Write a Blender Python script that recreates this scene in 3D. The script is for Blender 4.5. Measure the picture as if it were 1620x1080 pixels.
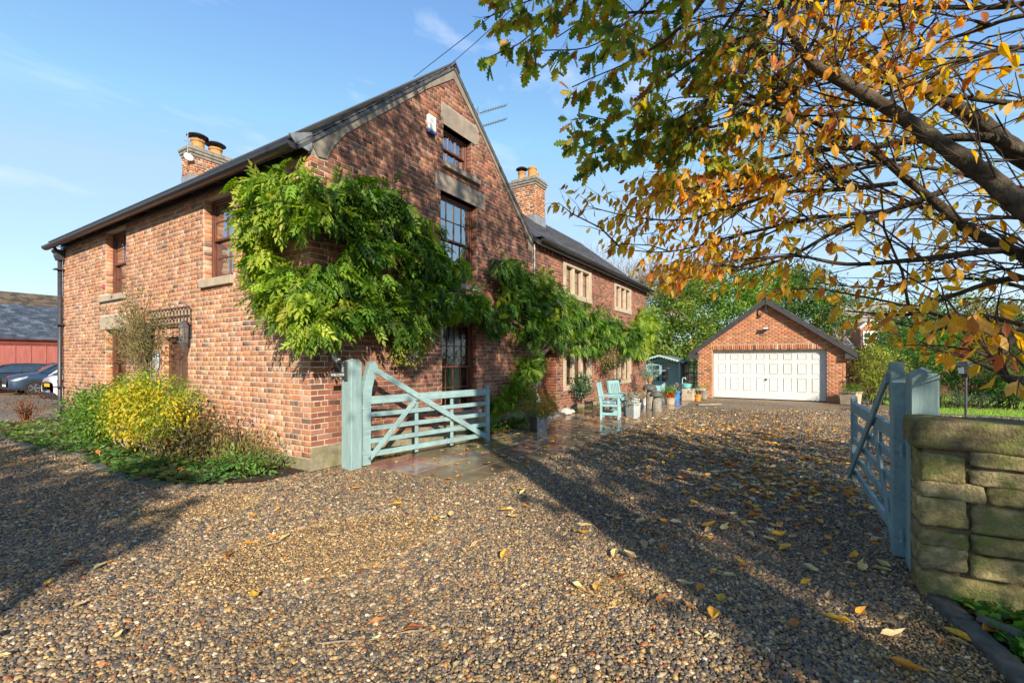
import bpy, math, random
import numpy as np
from mathutils import Vector, Matrix

# ------------------------------------------------------------------ camera, sky, sun
S = bpy.context.scene
for o in list(bpy.data.objects):
    bpy.data.objects.remove(o, do_unlink=True)
COL = S.collection
R = math.radians
# world axes: x runs along the long brick facade, y along the short facade, house corner at the origin
CAMX, CAMY, EYE = -4.203, -6.153, 1.65
HEAD = math.atan2(.53, .848)
cd = bpy.data.cameras.new('camera')
camo = bpy.data.objects.new('camera', cd)
COL.objects.link(camo)
camo.location = (CAMX, CAMY, EYE)
camo.rotation_euler = (R(90), 0, HEAD - R(90))
cd.sensor_width = 36
cd.lens = 728 / 1620 * 36
cd.shift_y = 30 / 1620
cd.clip_start = .05
cd.clip_end = 3000
S.camera = camo

SUNV = Vector((-.666, -.746, 0)).normalized()
ELEV = R(25)
SUNDIR = Vector((SUNV.x * math.cos(ELEV), SUNV.y * math.cos(ELEV), math.sin(ELEV)))
w = bpy.data.worlds.new('World')
S.world = w
w.use_nodes = True
nt = w.node_tree
nt.nodes.clear()
out = nt.nodes.new('ShaderNodeOutputWorld')
bg = nt.nodes.new('ShaderNodeBackground')
sky = nt.nodes.new('ShaderNodeTexSky')
sky.sky_type = 'NISHITA'
sky.sun_disc = False
sky.sun_elevation = ELEV
sky.sun_rotation = math.atan2(SUNV.x, SUNV.y)
sky.altitude = 50
sky.air_density = 1.0
sky.dust_density = .05
sky.ozone_density = 1.3
bg.inputs['Strength'].default_value = .15
# thin cirrus streaks mixed into the sky
tc = nt.nodes.new('ShaderNodeTexCoord')
mp = nt.nodes.new('ShaderNodeMapping')
mp.inputs['Rotation'].default_value = (R(12), R(-24), R(28))
mp.inputs['Scale'].default_value = (1.1, 5.0, 9.0)
nz = nt.nodes.new('ShaderNodeTexNoise')
nz.inputs['Scale'].default_value = 1.35
nz.inputs['Detail'].default_value = 7
nz.inputs['Roughness'].default_value = .55
nz.inputs['Distortion'].default_value = .35
cr = nt.nodes.new('ShaderNodeValToRGB')
cr.color_ramp.elements[0].position = .55
cr.color_ramp.elements[1].position = .80
cr.color_ramp.elements[1].color = (.55, .55, .55, 1)
mx = nt.nodes.new('ShaderNodeMix')
mx.data_type = 'RGBA'
mx.inputs['B'].default_value = (3.2, 3.4, 3.7, 1)
L_ = nt.links.new
L_(tc.outputs['Generated'], mp.inputs['Vector'])
L_(mp.outputs[0], nz.inputs['Vector'])
L_(nz.outputs['Fac'], cr.inputs[0])
L_(cr.outputs[0], mx.inputs['Factor'])
hs_ = nt.nodes.new('ShaderNodeHueSaturation')
hs_.inputs['Saturation'].default_value = 1.13
hs_.inputs['Value'].default_value = .92
L_(sky.outputs[0], hs_.inputs['Color'])
cap = nt.nodes.new('ShaderNodeMix')
cap.data_type = 'RGBA'
cap.blend_type = 'DARKEN'
cap.inputs['Factor'].default_value = .75
cap.inputs['B'].default_value = (1.55, 2.15, 2.85, 1)
L_(hs_.outputs[0], cap.inputs['A'])
L_(cap.outputs['Result'], mx.inputs['A'])
L_(mx.outputs['Result'], bg.inputs['Color'])
L_(bg.outputs[0], out.inputs['Surface'])

sl = bpy.data.lights.new('sun', 'SUN')
sl.energy = 4.0
sl.angle = R(.53)
sl.color = (1, .88, .70)
so = bpy.data.objects.new('sun', sl)
COL.objects.link(so)
so.rotation_euler = SUNDIR.to_track_quat('Z', 'Y').to_euler()
so.location = (0, 0, 30)
V = S.view_settings
V.view_transform = 'Standard'
V.look = 'None'
V.gamma = 1
V.use_curve_mapping = False
V.exposure = 1.12
S.cycles.max_bounces = 6
S.cycles.transparent_max_bounces = 12
S.cycles.use_denoising = True
S.cycles.sample_clamp_indirect = 6

rng = random.Random(7)
nr = np.random.default_rng(11)

# ------------------------------------------------------------------ place helpers
def cam(px, py, Y):
    """a point seen at px,py of the 1620x1080 photograph, Y metres in front of the camera"""
    X = (px - 810) / 728 * Y
    c, s = .848, .53
    return (CAMX + X * s + Y * c, CAMY - X * c + Y * s, EYE + (570 - py) / 728 * Y)
def depth(x, y):
    return (x - CAMX) * .848 + (y - CAMY) * .53
def on_y(px, py, yy):
    """point on the plane y = yy"""
    r = (px - 810) / 728
    # X = s*(x-cx) - c*(y-cy) ; Y = c*(x-cx) + s*(y-cy)
    b = yy - CAMY
    a = (r * .53 * b + .848 * b) / (.53 - r * .848)
    x = CAMX + a
    return (x, yy, EYE + (570 - py) / 728 * depth(x, yy))
def on_x(px, py, xx):
    r = (px - 810) / 728
    a = xx - CAMX
    b = (.53 * a - r * .848 * a) / (r * .53 + .848)
    y = CAMY + b
    return (xx, y, EYE + (570 - py) / 728 * depth(xx, y))
def gnd(px, py, z=0):
    Y = (EYE - z) * 728 / (py - 570)
    p = cam(px, py, Y)
    return (p[0], p[1])

# ------------------------------------------------------------------ mesh helpers
WM = {}
def link(name, me, mat, parent=None, kind=None, smooth=False):
    o = bpy.data.objects.new(name, me)
    COL.objects.link(o)
    if mat is not None and not me.materials:
        me.materials.append(mat)
    if smooth:
        me.polygons.foreach_set('use_smooth', [True] * len(me.polygons))
    if parent is not None:
        o.parent = parent
        o.matrix_parent_inverse = WM[parent.name].inverted()
    WM[o.name] = Matrix.Identity(4)
    if kind:
        o['kind'] = kind
    return o
def thing(name, label, cat, loc=(0, 0, 0), rz=0, group=None):
    o = bpy.data.objects.new(name, None)
    COL.objects.link(o)
    o.empty_display_size = .2
    o.location = loc
    o.rotation_euler = (0, 0, rz)
    WM[o.name] = Matrix.Translation(Vector(loc)) @ Matrix.Rotation(rz, 4, 'Z')
    o['label'] = label
    o['category'] = cat
    if group:
        o['group'] = group
    return o
def tag(o, label, cat, group=None, kind=None):
    o['label'] = label
    o['category'] = cat
    if group:
        o['group'] = group
    if kind:
        o['kind'] = kind
    return o
def dup_tree(o, parent=None):
    c = o.copy()
    COL.objects.link(c)
    if parent is not None:
        c.parent = parent
    for ch in o.children:
        dup_tree(ch, c)
    return c

class MB:
    def __init__(s):
        s.v, s.f, s.c = [], [], []
        s.col = None
        s.M = None
    def add(s, vs, fs):
        n = len(s.v)
        if s.M is not None:
            vs = [tuple(s.M @ Vector(p)) for p in vs]
        s.v.extend(vs)
        s.f.extend([tuple(n + i for i in f) for f in fs])
        s.c.extend([s.col or (1, 1, 1)] * len(vs))
    def box(s, x0, y0, z0, x1, y1, z1, c=0):
        if x0 > x1: x0, x1 = x1, x0
        if y0 > y1: y0, y1 = y1, y0
        if z0 > z1: z0, z1 = z1, z0
        if c <= 0:
            s.add([(x0, y0, z0), (x1, y0, z0), (x1, y1, z0), (x0, y1, z0), (x0, y0, z1), (x1, y0, z1), (x1, y1, z1), (x0, y1, z1)],
                  [(0, 3, 2, 1), (4, 5, 6, 7), (0, 1, 5, 4), (1, 2, 6, 5), (2, 3, 7, 6), (3, 0, 4, 7)])
            return
        c = min(c, (x1 - x0) * .45, (y1 - y0) * .45, (z1 - z0) * .45)
        vs = []
        idx = {}
        for ix, X in ((0, x0), (1, x1)):
            for iy, Y in ((0, y0), (1, y1)):
                for iz, Z in ((0, z0), (1, z1)):
                    dx, dy, dz = (c if ix == 0 else -c), (c if iy == 0 else -c), (c if iz == 0 else -c)
                    idx[ix, iy, iz] = len(vs)
                    vs += [(X, Y + dy, Z + dz), (X + dx, Y, Z + dz), (X + dx, Y + dy, Z)]
        I = lambda a, b, d, k: idx[a, b, d] + k
        fs = []
        for a in (0, 1):
            q = [I(a, 0, 0, 0), I(a, 1, 0, 0), I(a, 1, 1, 0), I(a, 0, 1, 0)]
            fs.append(tuple(q if a else q[::-1]))
            q = [I(0, a, 0, 1), I(1, a, 0, 1), I(1, a, 1, 1), I(0, a, 1, 1)]
            fs.append(tuple(q[::-1] if a else q))
            q = [I(0, 0, a, 2), I(1, 0, a, 2), I(1, 1, a, 2), I(0, 1, a, 2)]
            fs.append(tuple(q if a else q[::-1]))
        for a in (0, 1):
            for b in (0, 1):
                q = [I(a, b, 0, 0), I(a, b, 1, 0), I(a, b, 1, 1), I(a, b, 0, 1)]
                fs.append(tuple(q if a != b else q[::-1]))
                q = [I(a, 0, b, 0), I(a, 0, b, 2), I(a, 1, b, 2), I(a, 1, b, 0)]
                fs.append(tuple(q if a == b else q[::-1]))
                q = [I(0, a, b, 1), I(1, a, b, 1), I(1, a, b, 2), I(0, a, b, 2)]
                fs.append(tuple(q if a != b else q[::-1]))
                for d in (0, 1):
                    q = (I(a, b, d, 0), I(a, b, d, 1), I(a, b, d, 2))
                    fs.append(q if (a + b + d) % 2 else q[::-1])
        s.add(vs, fs)
    def beam(s, p, q, wd, th, up=(0, 0, 1), c=0, ext=0):
        """a bar from p to q, wd across, th along the up side"""
        p, q = Vector(p), Vector(q)
        d = (q - p)
        L = d.length
        d.normalize()
        u = Vector(up)
        sd = d.cross(u)
        if sd.length < 1e-4:
            sd = d.cross(Vector((1, 0, 0)))
        sd.normalize()
        u = sd.cross(d)
        M = Matrix(((d.x, sd.x, u.x, p.x), (d.y, sd.y, u.y, p.y), (d.z, sd.z, u.z, p.z), (0, 0, 0, 1)))
        old = s.M
        s.M = M if old is None else old @ M
        s.box(-ext, -wd / 2, -th / 2, L + ext, wd / 2, th / 2, c)
        s.M = old
    def tube(s, pts, r, n=6, caps=True):
        pts = [Vector(p) for p in pts]
        if not hasattr(r, '__len__'):
            r = [r] * len(pts)
        vs, fs = [], []
        ref = None
        for i, p in enumerate(pts):
            d = (pts[min(i + 1, len(pts) - 1)] - pts[max(i - 1, 0)])
            if d.length < 1e-9:
                d = Vector((0, 0, 1))
            d.normalize()
            if ref is None:
                ref = d.cross(Vector((.31, .17, .94)) if abs(d.z) < .9 else Vector((1, 0, .1)))
            a = (ref - d * ref.dot(d)).normalized()
            ref = a
            b = d.cross(a)
            for k in range(n):
                t = 2 * math.pi * k / n
                vs.append(tuple(p + (a * math.cos(t) + b * math.sin(t)) * r[i]))
        for i in range(len(pts) - 1):
            for k in range(n):
                k2 = (k + 1) % n
                fs.append((i * n + k, i * n + k2, (i + 1) * n + k2, (i + 1) * n + k))
        if caps:
            fs.append(tuple(range(n))[::-1])
            fs.append(tuple((len(pts) - 1) * n + k for k in range(n)))
        s.add(vs, fs)
    def lathe(s, prof, cx=0, cy=0, cz=0, n=16, close=True):
        vs, fs = [], []
        for (r, z) in prof:
            for k in range(n):
                t = 2 * math.pi * k / n
                vs.append((cx + r * math.cos(t), cy + r * math.sin(t), cz + z))
        for i in range(len(prof) - 1):
            for k in range(n):
                k2 = (k + 1) % n
                fs.append((i * n + k, i * n + k2, (i + 1) * n + k2, (i + 1) * n + k))
        if close:
            fs.append(tuple(range(n))[::-1])
            fs.append(tuple((len(prof) - 1) * n + k for k in range(n)))
        s.add(vs, fs)
    def prism(s, poly, axis, a0, a1):
        """poly in the other two axes (order x,y,z without axis), extruded along axis"""
        def P(u, v, t):
            return {'x': (t, u, v), 'y': (u, t, v), 'z': (u, v, t)}[axis]
        n = len(poly)
        vs = [P(u, v, a0) for u, v in poly] + [P(u, v, a1) for u, v in poly]
        fs = [tuple(range(n)), tuple(range(n, 2 * n))[::-1]]
        fs += [(i, n + i, n + (i + 1) % n, (i + 1) % n) for i in range(n)]
        s.add(vs, fs)
    def mesh(s, name):
        me = bpy.data.meshes.new(name)
        me.from_pydata(s.v, [], s.f)
        a = me.attributes.new('col', 'FLOAT_COLOR', 'POINT')
        arr = np.ones((len(s.v), 4), np.float32)
        arr[:, :3] = np.array(s.c, np.float32).reshape(-1, 3)
        a.data.foreach_set('color', arr.ravel())
        me.update()
        return me
    def build(s, name, mat, parent=None, smooth=False, kind=None):
        return link(name, s.mesh(name), mat, parent, kind, smooth)

def np_mesh(name, verts, loops, starts, totals, cols):
    me = bpy.data.meshes.new(name)
    me.vertices.add(len(verts))
    me.vertices.foreach_set('co', np.ascontiguousarray(verts, np.float32).ravel())
    me.loops.add(len(loops))
    me.loops.foreach_set('vertex_index', np.ascontiguousarray(loops, np.int32))
    me.polygons.add(len(starts))
    me.polygons.foreach_set('loop_start', np.ascontiguousarray(starts, np.int32))
    me.polygons.foreach_set('loop_total', np.ascontiguousarray(totals, np.int32))
    a = me.attributes.new('col', 'FLOAT_COLOR', 'POINT')
    c4 = np.ones((len(verts), 4), np.float32)
    c4[:, :3] = cols
    a.data.foreach_set('color', c4.ravel())
    me.update(calc_edges=True)
    me.validate()
    return me
def scatter(name, tmpl, pos, direc, norm, size, cols):
    """one mesh with the template leaf copied to every pos; tmpl = (verts, faces); y axis along direc, z along norm"""
    tv, tf = np.array(tmpl[0], float), tmpl[1]
    N, nv = len(pos), len(tv)
    y = direc / (np.linalg.norm(direc, axis=1, keepdims=True) + 1e-9)
    z = norm - y * np.sum(norm * y, axis=1, keepdims=True)
    z /= (np.linalg.norm(z, axis=1, keepdims=True) + 1e-9)
    x = np.cross(y, z)
    M = np.stack([x, y, z], axis=2) * np.asarray(size).reshape(-1, 1, 1)
    vv = np.einsum('nij,vj->nvi', M, tv) + pos[:, None, :]
    base = (np.arange(N) * nv)[:, None]
    fl = np.concatenate([np.array(f) for f in tf])
    tot = np.array([len(f) for f in tf])
    st = np.concatenate([[0], np.cumsum(tot)[:-1]])
    loops = (base + fl[None, :]).ravel()
    starts = ((np.arange(N) * len(fl))[:, None] + st[None, :]).ravel()
    return np_mesh(name, vv.reshape(-1, 3), loops, starts, np.tile(tot, N), np.repeat(cols, nv, axis=0))

# leaf templates (unit length along +y)
OVAL = ([(0, 0, 0), (-.2, .28, .06), (-.23, .6, .07), (0, 1, -.05), (.23, .6, .07), (.2, .28, .06)], [(0, 3, 2, 1), (0, 5, 4, 3)])
BROAD = ([(0, 0, 0), (-.3, .2, .06), (-.34, .6, .08), (0, 1, -.04), (.34, .6, .08), (.3, .2, .06)], [(0, 3, 2, 1), (0, 5, 4, 3)])
SLIM = ([(0, 0, 0), (-.1, .5, .03), (0, 1, -.08), (.1, .5, .03)], [(0, 2, 1), (0, 3, 2)])
CHERRY = ([(0, -.22, .01), (0, 0, 0), (-.17, .16, .04), (-.25, .42, .05), (-.17, .72, 0), (0, 1.02, -.12), (.17, .72, 0), (.25, .42, .05), (.17, .16, .04), (0, .45, -.03)],
          [(1, 9, 3, 2), (9, 5, 4, 3), (1, 8, 7, 9), (9, 7, 6, 5), (0, 1, 8)])
_ol = [(-.05, .08), (-.14, .16), (-.10, .24), (-.24, .34), (-.13, .43), (-.31, .55), (-.16, .63), (-.28, .78), (-.12, .82), (-.12, .95)]
OAK = ([(0, -.08, 0)] + [(a, b, .25 * abs(a)) for a, b in _ol] + [(0, 1, -.03)] + [(-a, b, .25 * abs(a)) for a, b in _ol[::-1]],
       [tuple([0, 11] + list(range(10, 0, -1))), tuple([0] + list(range(21, 10, -1)))])
def _pinnate():
    v, f = [], []
    def lf(x, y, z, dx, dy, L, dz=-.10):
        n = len(v)
        px, py = -dy * .21 * L, dx * .21 * L
        v.extend([(x, y, z), (x + dx * L * .42 + px, y + dy * L * .42 + py, z + .03), (x + dx * L, y + dy * L, z + dz), (x + dx * L * .42 - px, y + dy * L * .42 - py, z + .03), (x + dx * L * .45, y + dy * L * .45, z - .01)])
        f.append((n, n + 4, n + 1)); f.append((n + 1, n + 4, n + 2)); f.append((n, n + 3, n + 4)); f.append((n + 4, n + 3, n + 2))
    for i in range(4):
        t = .12 + i * .2
        z = -.3 * t * t
        for sgn in (-1, 1):
            lf(0, t, z, sgn * .66, .72, .42, -.14)
    lf(0, .88, -.26, 0, 1, .44)
    return v, f
PINN = _pinnate()

def unit(a):
    return a / (np.linalg.norm(a, axis=1, keepdims=True) + 1e-9)
def palette(n, pal, wts=None, jit=.18):
    p = np.array(pal, float)
    idx = nr.choice(len(p), n, p=None if wts is None else np.array(wts) / sum(wts))
    c = p[idx] * (1 + nr.normal(0, jit, (n, 1)))
    c *= (1 + nr.normal(0, .05, (n, 3)))
    return np.clip(c, .004, .9)
def blob_leaves(name, blobs, per, tmpl, size, pal, mat, parent=None, wts=None, droop=.3, fill=.35, cluster=14, spread=.16, side=None, kind=None, clump_col=.5, jit=.18):
    """leaves over a set of ellipsoids (cx,cy,cz,rx,ry,rz): clusters near the surface, some inside"""
    P, D, Nn, C = [], [], [], []
    for b in blobs:
        c = np.array(b[:3]); r = np.array(b[3:6])
        area = 4 * math.pi * ((r[0] * r[1]) ** 1.6 + (r[0] * r[2]) ** 1.6 + (r[1] * r[2]) ** 1.6) ** (1 / 1.6) / 3 ** (1 / 1.6)
        ncl = max(2, int(area * per / cluster))
        u = unit(nr.normal(0, 1, (ncl, 3)))
        if side is not None:
            sd = np.array(side, float)
            u = np.where((u @ sd)[:, None] < -.25, u - 2 * (u @ sd)[:, None] * sd, u)
        rad = np.where(nr.random((ncl, 1)) < fill, nr.uniform(.35, .9, (ncl, 1)), nr.uniform(.88, 1.1, (ncl, 1)))
        cc = c + u * r * rad
        k = nr.poisson(cluster, ncl)
        idx = np.repeat(np.arange(ncl), k)
        n = len(idx)
        p = cc[idx] + nr.normal(0, spread, (n, 3)) * np.array([1, 1, .7])
        out_ = unit(u[idx] / r)
        d = unit(out_ * .8 + nr.normal(0, .55, (n, 3)) + np.array([0, 0, -droop]))
        nn = unit(out_ * .7 + np.array([0, 0, .7]) + nr.normal(0, .45, (n, 3)))
        ci = palette(ncl, pal, wts, .12)
        ca = palette(n, pal, wts, jit)
        P.append(p); D.append(d); Nn.append(nn); C.append(ci[idx] * clump_col + ca * (1 - clump_col))
    P, D, Nn, C = map(np.concatenate, (P, D, Nn, C))
    P[:, 2] = np.maximum(P[:, 2], .015)
    sz = size * nr.uniform(.65, 1.25, len(P))
    return link(name, scatter(name, tmpl, P, D, Nn, sz, C), mat, parent, kind)

# ------------------------------------------------------------------ materials
def mat(name, c1, c2=None, broad=None, rough=.8, scale=4, bump=.0, bscale=40, attr=False, detail=5, spec=.3, metal=0, stretch=None, stain=None, dist=.01, trans=0, coat=0, roughvar=0):
    m = bpy.data.materials.new(name)
    m.use_nodes = True
    t = m.node_tree
    N, Lk = t.nodes, t.links.new
    b = N['Principled BSDF']
    b.inputs['Roughness'].default_value = rough
    b.inputs['Specular IOR Level'].default_value = spec
    b.inputs['Metallic'].default_value = metal
    if coat:
        b.inputs['Coat Weight'].default_value = coat
        b.inputs['Coat Roughness'].default_value = .05
    tcn = N.new('ShaderNodeTexCoord')
    vec = tcn.outputs['Object']
    if stretch:
        mpn = N.new('ShaderNodeMapping')
        mpn.inputs['Scale'].default_value = stretch
        Lk(vec, mpn.inputs['Vector'])
        vec = mpn.outputs[0]
    c2 = c2 or tuple(x * .7 for x in c1)
    n1 = N.new('ShaderNodeTexNoise')
    n1.inputs['Scale'].default_value = scale
    n1.inputs['Detail'].default_value = detail
    n1.inputs['Roughness'].default_value = .62
    Lk(vec, n1.inputs['Vector'])
    rp = N.new('ShaderNodeValToRGB')
    rp.color_ramp.elements[0].position = .33
    rp.color_ramp.elements[1].position = .68
    rp.color_ramp.elements[0].color = (*c2, 1)
    rp.color_ramp.elements[1].color = (*c1, 1)
    Lk(n1.outputs['Fac'], rp.inputs[0])
    colr = rp.outputs[0]
    if attr:
        at = N.new('ShaderNodeAttribute')
        at.attribute_name = 'col'
        mm = N.new('ShaderNodeMix')
        mm.data_type = 'RGBA'
        mm.blend_type = 'MULTIPLY'
        mm.inputs['Factor'].default_value = 1
        Lk(colr, mm.inputs['A'])
        Lk(at.outputs['Color'], mm.inputs['B'])
        colr = mm.outputs['Result']
    if broad:
        bs, blo, bhi = broad
        nb_ = N.new('ShaderNodeTexNoise')
        nb_.inputs['Scale'].default_value = bs
        nb_.inputs['Detail'].default_value = 5
        nb_.inputs['Roughness'].default_value = .6
        Lk(tcn.outputs['Object'] if not attr else N.new('ShaderNodeNewGeometry').outputs['Position'], nb_.inputs['Vector'])
        rb_ = N.new('ShaderNodeMapRange')
        rb_.inputs['From Min'].default_value = .3
        rb_.inputs['From Max'].default_value = .7
        rb_.inputs['To Min'].default_value = blo
        rb_.inputs['To Max'].default_value = bhi
        Lk(nb_.outputs['Fac'], rb_.inputs['Value'])
        mb_ = N.new('ShaderNodeMix')
        mb_.data_type = 'RGBA'
        mb_.blend_type = 'MULTIPLY'
        mb_.inputs['Factor'].default_value = 1
        Lk(colr, mb_.inputs['A'])
        Lk(rb_.outputs[0], mb_.inputs['B'])
        colr = mb_.outputs['Result']
    if stain:
        sc, scale2, lo, hi = stain
        n2 = N.new('ShaderNodeTexNoise')
        n2.inputs['Scale'].default_value = scale2
        n2.inputs['Detail'].default_value = 6
        n2.inputs['Roughness'].default_value = .7
        Lk(tcn.outputs['Object'], n2.inputs['Vector'])
        r2 = N.new('ShaderNodeValToRGB')
        r2.color_ramp.elements[0].position = lo
        r2.color_ramp.elements[1].position = hi
        Lk(n2.outputs['Fac'], r2.inputs[0])
        m2 = N.new('ShaderNodeMix')
        m2.data_type = 'RGBA'
        Lk(r2.outputs[0], m2.inputs['Factor'])
        Lk(colr, m2.inputs['A'])
        m2.inputs['B'].default_value = (*sc, 1)
        colr = m2.outputs['Result']
    Lk(colr, b.inputs['Base Color'])
    if roughvar:
        mr = N.new('ShaderNodeMapRange')
        mr.inputs['From Min'].default_value = .35
        mr.inputs['From Max'].default_value = .65
        mr.inputs['To Min'].default_value = max(.02, rough - roughvar)
        mr.inputs['To Max'].default_value = rough + roughvar
        n4 = N.new('ShaderNodeTexNoise')
        n4.inputs['Scale'].default_value = scale * .6
        n4.inputs['Detail'].default_value = 4
        Lk(tcn.outputs['Object'], n4.inputs['Vector'])
        Lk(n4.outputs['Fac'], mr.inputs['Value'])
        Lk(mr.outputs[0], b.inputs['Roughness'])
    if bump:
        n3 = N.new('ShaderNodeTexNoise')
        n3.inputs['Scale'].default_value = bscale
        n3.inputs['Detail'].default_value = 6
        n3.inputs['Roughness'].default_value = .65
        Lk(vec, n3.inputs['Vector'])
        bp = N.new('ShaderNodeBump')
        bp.inputs['Strength'].default_value = bump
        bp.inputs['Distance'].default_value = dist
        Lk(n3.outputs['Fac'], bp.inputs['Height'])
        Lk(bp.outputs[0], b.inputs['Normal'])
    if trans:
        tr = N.new('ShaderNodeBsdfTranslucent')
        hs = N.new('ShaderNodeHueSaturation')
        hs.inputs['Saturation'].default_value = 1.15
        hs.inputs['Value'].default_value = 1.5
        Lk(colr, hs.inputs['Color'])
        Lk(hs.outputs[0], tr.inputs['Color'])
        ms = N.new('ShaderNodeMixShader')
        ms.inputs[0].default_value = trans
        Lk(b.outputs[0], ms.inputs[1])
        Lk(tr.outputs[0], ms.inputs[2])
        Lk(ms.outputs[0], N['Material Output'].inputs[0])
    return m
def leafmat(name, rough=.5, trans=.4, spec=.35):
    return mat(name, (1, 1, 1), (.72, .74, .7), rough=rough, scale=9, attr=True, trans=trans, spec=spec)
def glass(name, refl=.35, tint=(.9, .95, .95)):
    m = bpy.data.materials.new(name)
    m.use_nodes = True
    t = m.node_tree
    t.nodes.clear()
    o = t.nodes.new('ShaderNodeOutputMaterial')
    tr = t.nodes.new('ShaderNodeBsdfTransparent')
    tr.inputs[0].default_value = (*tint, 1)
    gl = t.nodes.new('ShaderNodeBsdfGlossy')
    gl.inputs['Roughness'].default_value = .015
    n = t.nodes.new('ShaderNodeTexNoise')
    n.inputs['Scale'].default_value = 3.5
    n.inputs['Detail'].default_value = 1
    bp = t.nodes.new('ShaderNodeBump')
    bp.inputs['Strength'].default_value = .25
    bp.inputs['Distance'].default_value = .02
    fr = t.nodes.new('ShaderNodeFresnel')
    fr.inputs[0].default_value = 1.5
    ad = t.nodes.new('ShaderNodeMath')
    ad.operation = 'ADD'
    ad.use_clamp = True
    ad.inputs[1].default_value = refl
    ms = t.nodes.new('ShaderNodeMixShader')
    k = t.links.new
    k(n.outputs[0], bp.inputs['Height'])
    k(bp.outputs[0], gl.inputs['Normal'])
    k(fr.outputs[0], ad.inputs[0])
    k(ad.outputs[0], ms.inputs[0])
    k(tr.outputs[0], ms.inputs[1])
    k(gl.outputs[0], ms.inputs[2])
    k(ms.outputs[0], o.inputs[0])
    return m

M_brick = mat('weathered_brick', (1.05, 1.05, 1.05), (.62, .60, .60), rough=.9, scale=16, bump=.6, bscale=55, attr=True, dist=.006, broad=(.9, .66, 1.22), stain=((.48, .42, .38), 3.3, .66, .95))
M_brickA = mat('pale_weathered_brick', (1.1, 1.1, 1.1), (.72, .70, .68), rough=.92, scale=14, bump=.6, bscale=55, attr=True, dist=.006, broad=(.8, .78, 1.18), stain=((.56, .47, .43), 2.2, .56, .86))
M_brickG = mat('orange_garage_brick', (1.05, 1.05, 1.05), (.75, .72, .7), broad=(1.1, .82, 1.15), rough=.9, scale=16, bump=.4, bscale=50, attr=True)
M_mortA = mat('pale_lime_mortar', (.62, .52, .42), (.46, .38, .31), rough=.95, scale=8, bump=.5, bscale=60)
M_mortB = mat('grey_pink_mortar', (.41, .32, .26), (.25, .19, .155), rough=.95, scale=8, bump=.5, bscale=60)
M_mortG = mat('buff_mortar', (.45, .34, .26), (.36, .27, .2), rough=.95, scale=8)
M_stone = mat('dressed_sandstone', (.31, .26, .21), (.18, .15, .125), rough=.9, scale=3, bump=.35, bscale=25, stain=((.16, .13, .11), 2.2, .55, .85))
M_pale = mat('pale_sandstone', (.46, .38, .28), (.33, .26, .19), rough=.9, scale=4, bump=.3, bscale=30, stain=((.25, .21, .16), 3, .62, .9))
M_render = mat('grey_cement_fillet', (.27, .235, .185), (.17, .145, .12), rough=.95, scale=4, bump=.5, bscale=30, stain=((.13, .12, .1), 2.5, .58, .85))
M_plinth = mat('mossy_render_plinth', (.30, .26, .18), (.15, .14, .09), rough=.95, scale=6, bump=.6, bscale=25, stain=((.13, .14, .04), 4, .5, .75))
M_slate = mat('dark_roof_slate', (.11, .11, .12), (.06, .06, .065), rough=.6, scale=5, bump=.3, bscale=30, attr=True, stain=((.13, .12, .07), 4, .6, .85))
M_slateb = mat('blue_grey_slate', (.085, .10, .13), (.045, .055, .07), rough=.55, scale=3, attr=True, bump=.2)
M_btile = mat('brown_roof_tile', (.12, .095, .07), (.07, .055, .042), rough=.9, scale=4, attr=True, bump=.4)
M_black = mat('black_gutter_paint', (.035, .033, .038), (.022, .02, .022), rough=.32, scale=8, spec=.5)
M_iron = mat('dark_cast_iron', (.05, .05, .06), (.03, .03, .035), rough=.45, scale=10, spec=.5)
M_wood = mat('dark_red_stained_wood', (.16, .05, .03), (.075, .025, .016), rough=.45, scale=6, stretch=(8, 8, 1.2), bump=.1, spec=.45)
M_door = mat('brown_door_wood', (.14, .07, .045), (.08, .04, .025), rough=.42, scale=5, stretch=(10, 10, 1), spec=.45)
M_blue = mat('blue_green_gate_paint', (.26, .385, .395), (.20, .31, .325), rough=.65, scale=2.5, stretch=(.6, 9, 9), bump=.35, bscale=9, spec=.2, broad=(2.6, .74, 1.14), stain=((.10, .13, .08), 11, .58, .80))
M_post = mat('weathered_blue_green_post', (.27, .385, .39), (.18, .28, .285), rough=.7, scale=2.2, stretch=(7, 7, .9), bump=.5, bscale=9, dist=.012, stain=((.09, .12, .11), 8, .62, .8))
M_bench = mat('pale_blue_green_bench_paint', (.26, .45, .47), (.21, .38, .4), rough=.55, scale=4, spec=.3)
M_lead = mat('lead_flashing', (.25, .27, .30), (.15, .16, .18), rough=.55, scale=6, spec=.4)
M_pot = mat('terracotta_chimney_pot', (.52, .27, .10), (.36, .17, .06), rough=.9, scale=9, stain=((.25, .2, .14), 6, .6, .8))
M_white = mat('white_painted_wood', (.78, .77, .74), (.72, .71, .68), rough=.5, scale=3)
M_gdoor = mat('white_garage_door_paint', (.62, .63, .63), (.57, .58, .58), broad=(.8, .86, 1.05), rough=.35, scale=2, spec=.4)
M_curtain = mat('pale_curtain_cloth', (.62, .6, .55), (.5, .48, .44), rough=.95, scale=5)
M_room = mat('dim_plaster_room', (.16, .14, .12), (.12, .1, .09), rough=.95, scale=2)
M_glassU = glass('window_glass', .55)
M_glassL = glass('lower_window_glass', .08)
M_bark = mat('grey_brown_bark', (.13, .10, .07), (.035, .027, .02), rough=.9, scale=11, bump=1.0, bscale=34, dist=.03, detail=8, broad=(4, .6, 1.3), stain=((.17, .17, .10), 7, .56, .70))
M_twig = mat('dark_twig_bark', (.07, .05, .038), (.035, .025, .02), rough=.85, scale=10)
M_palebark = mat('pale_bare_bark', (.34, .28, .21), (.22, .18, .13), rough=.95, scale=5)
M_leaf = leafmat('garden_leaf')
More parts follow.
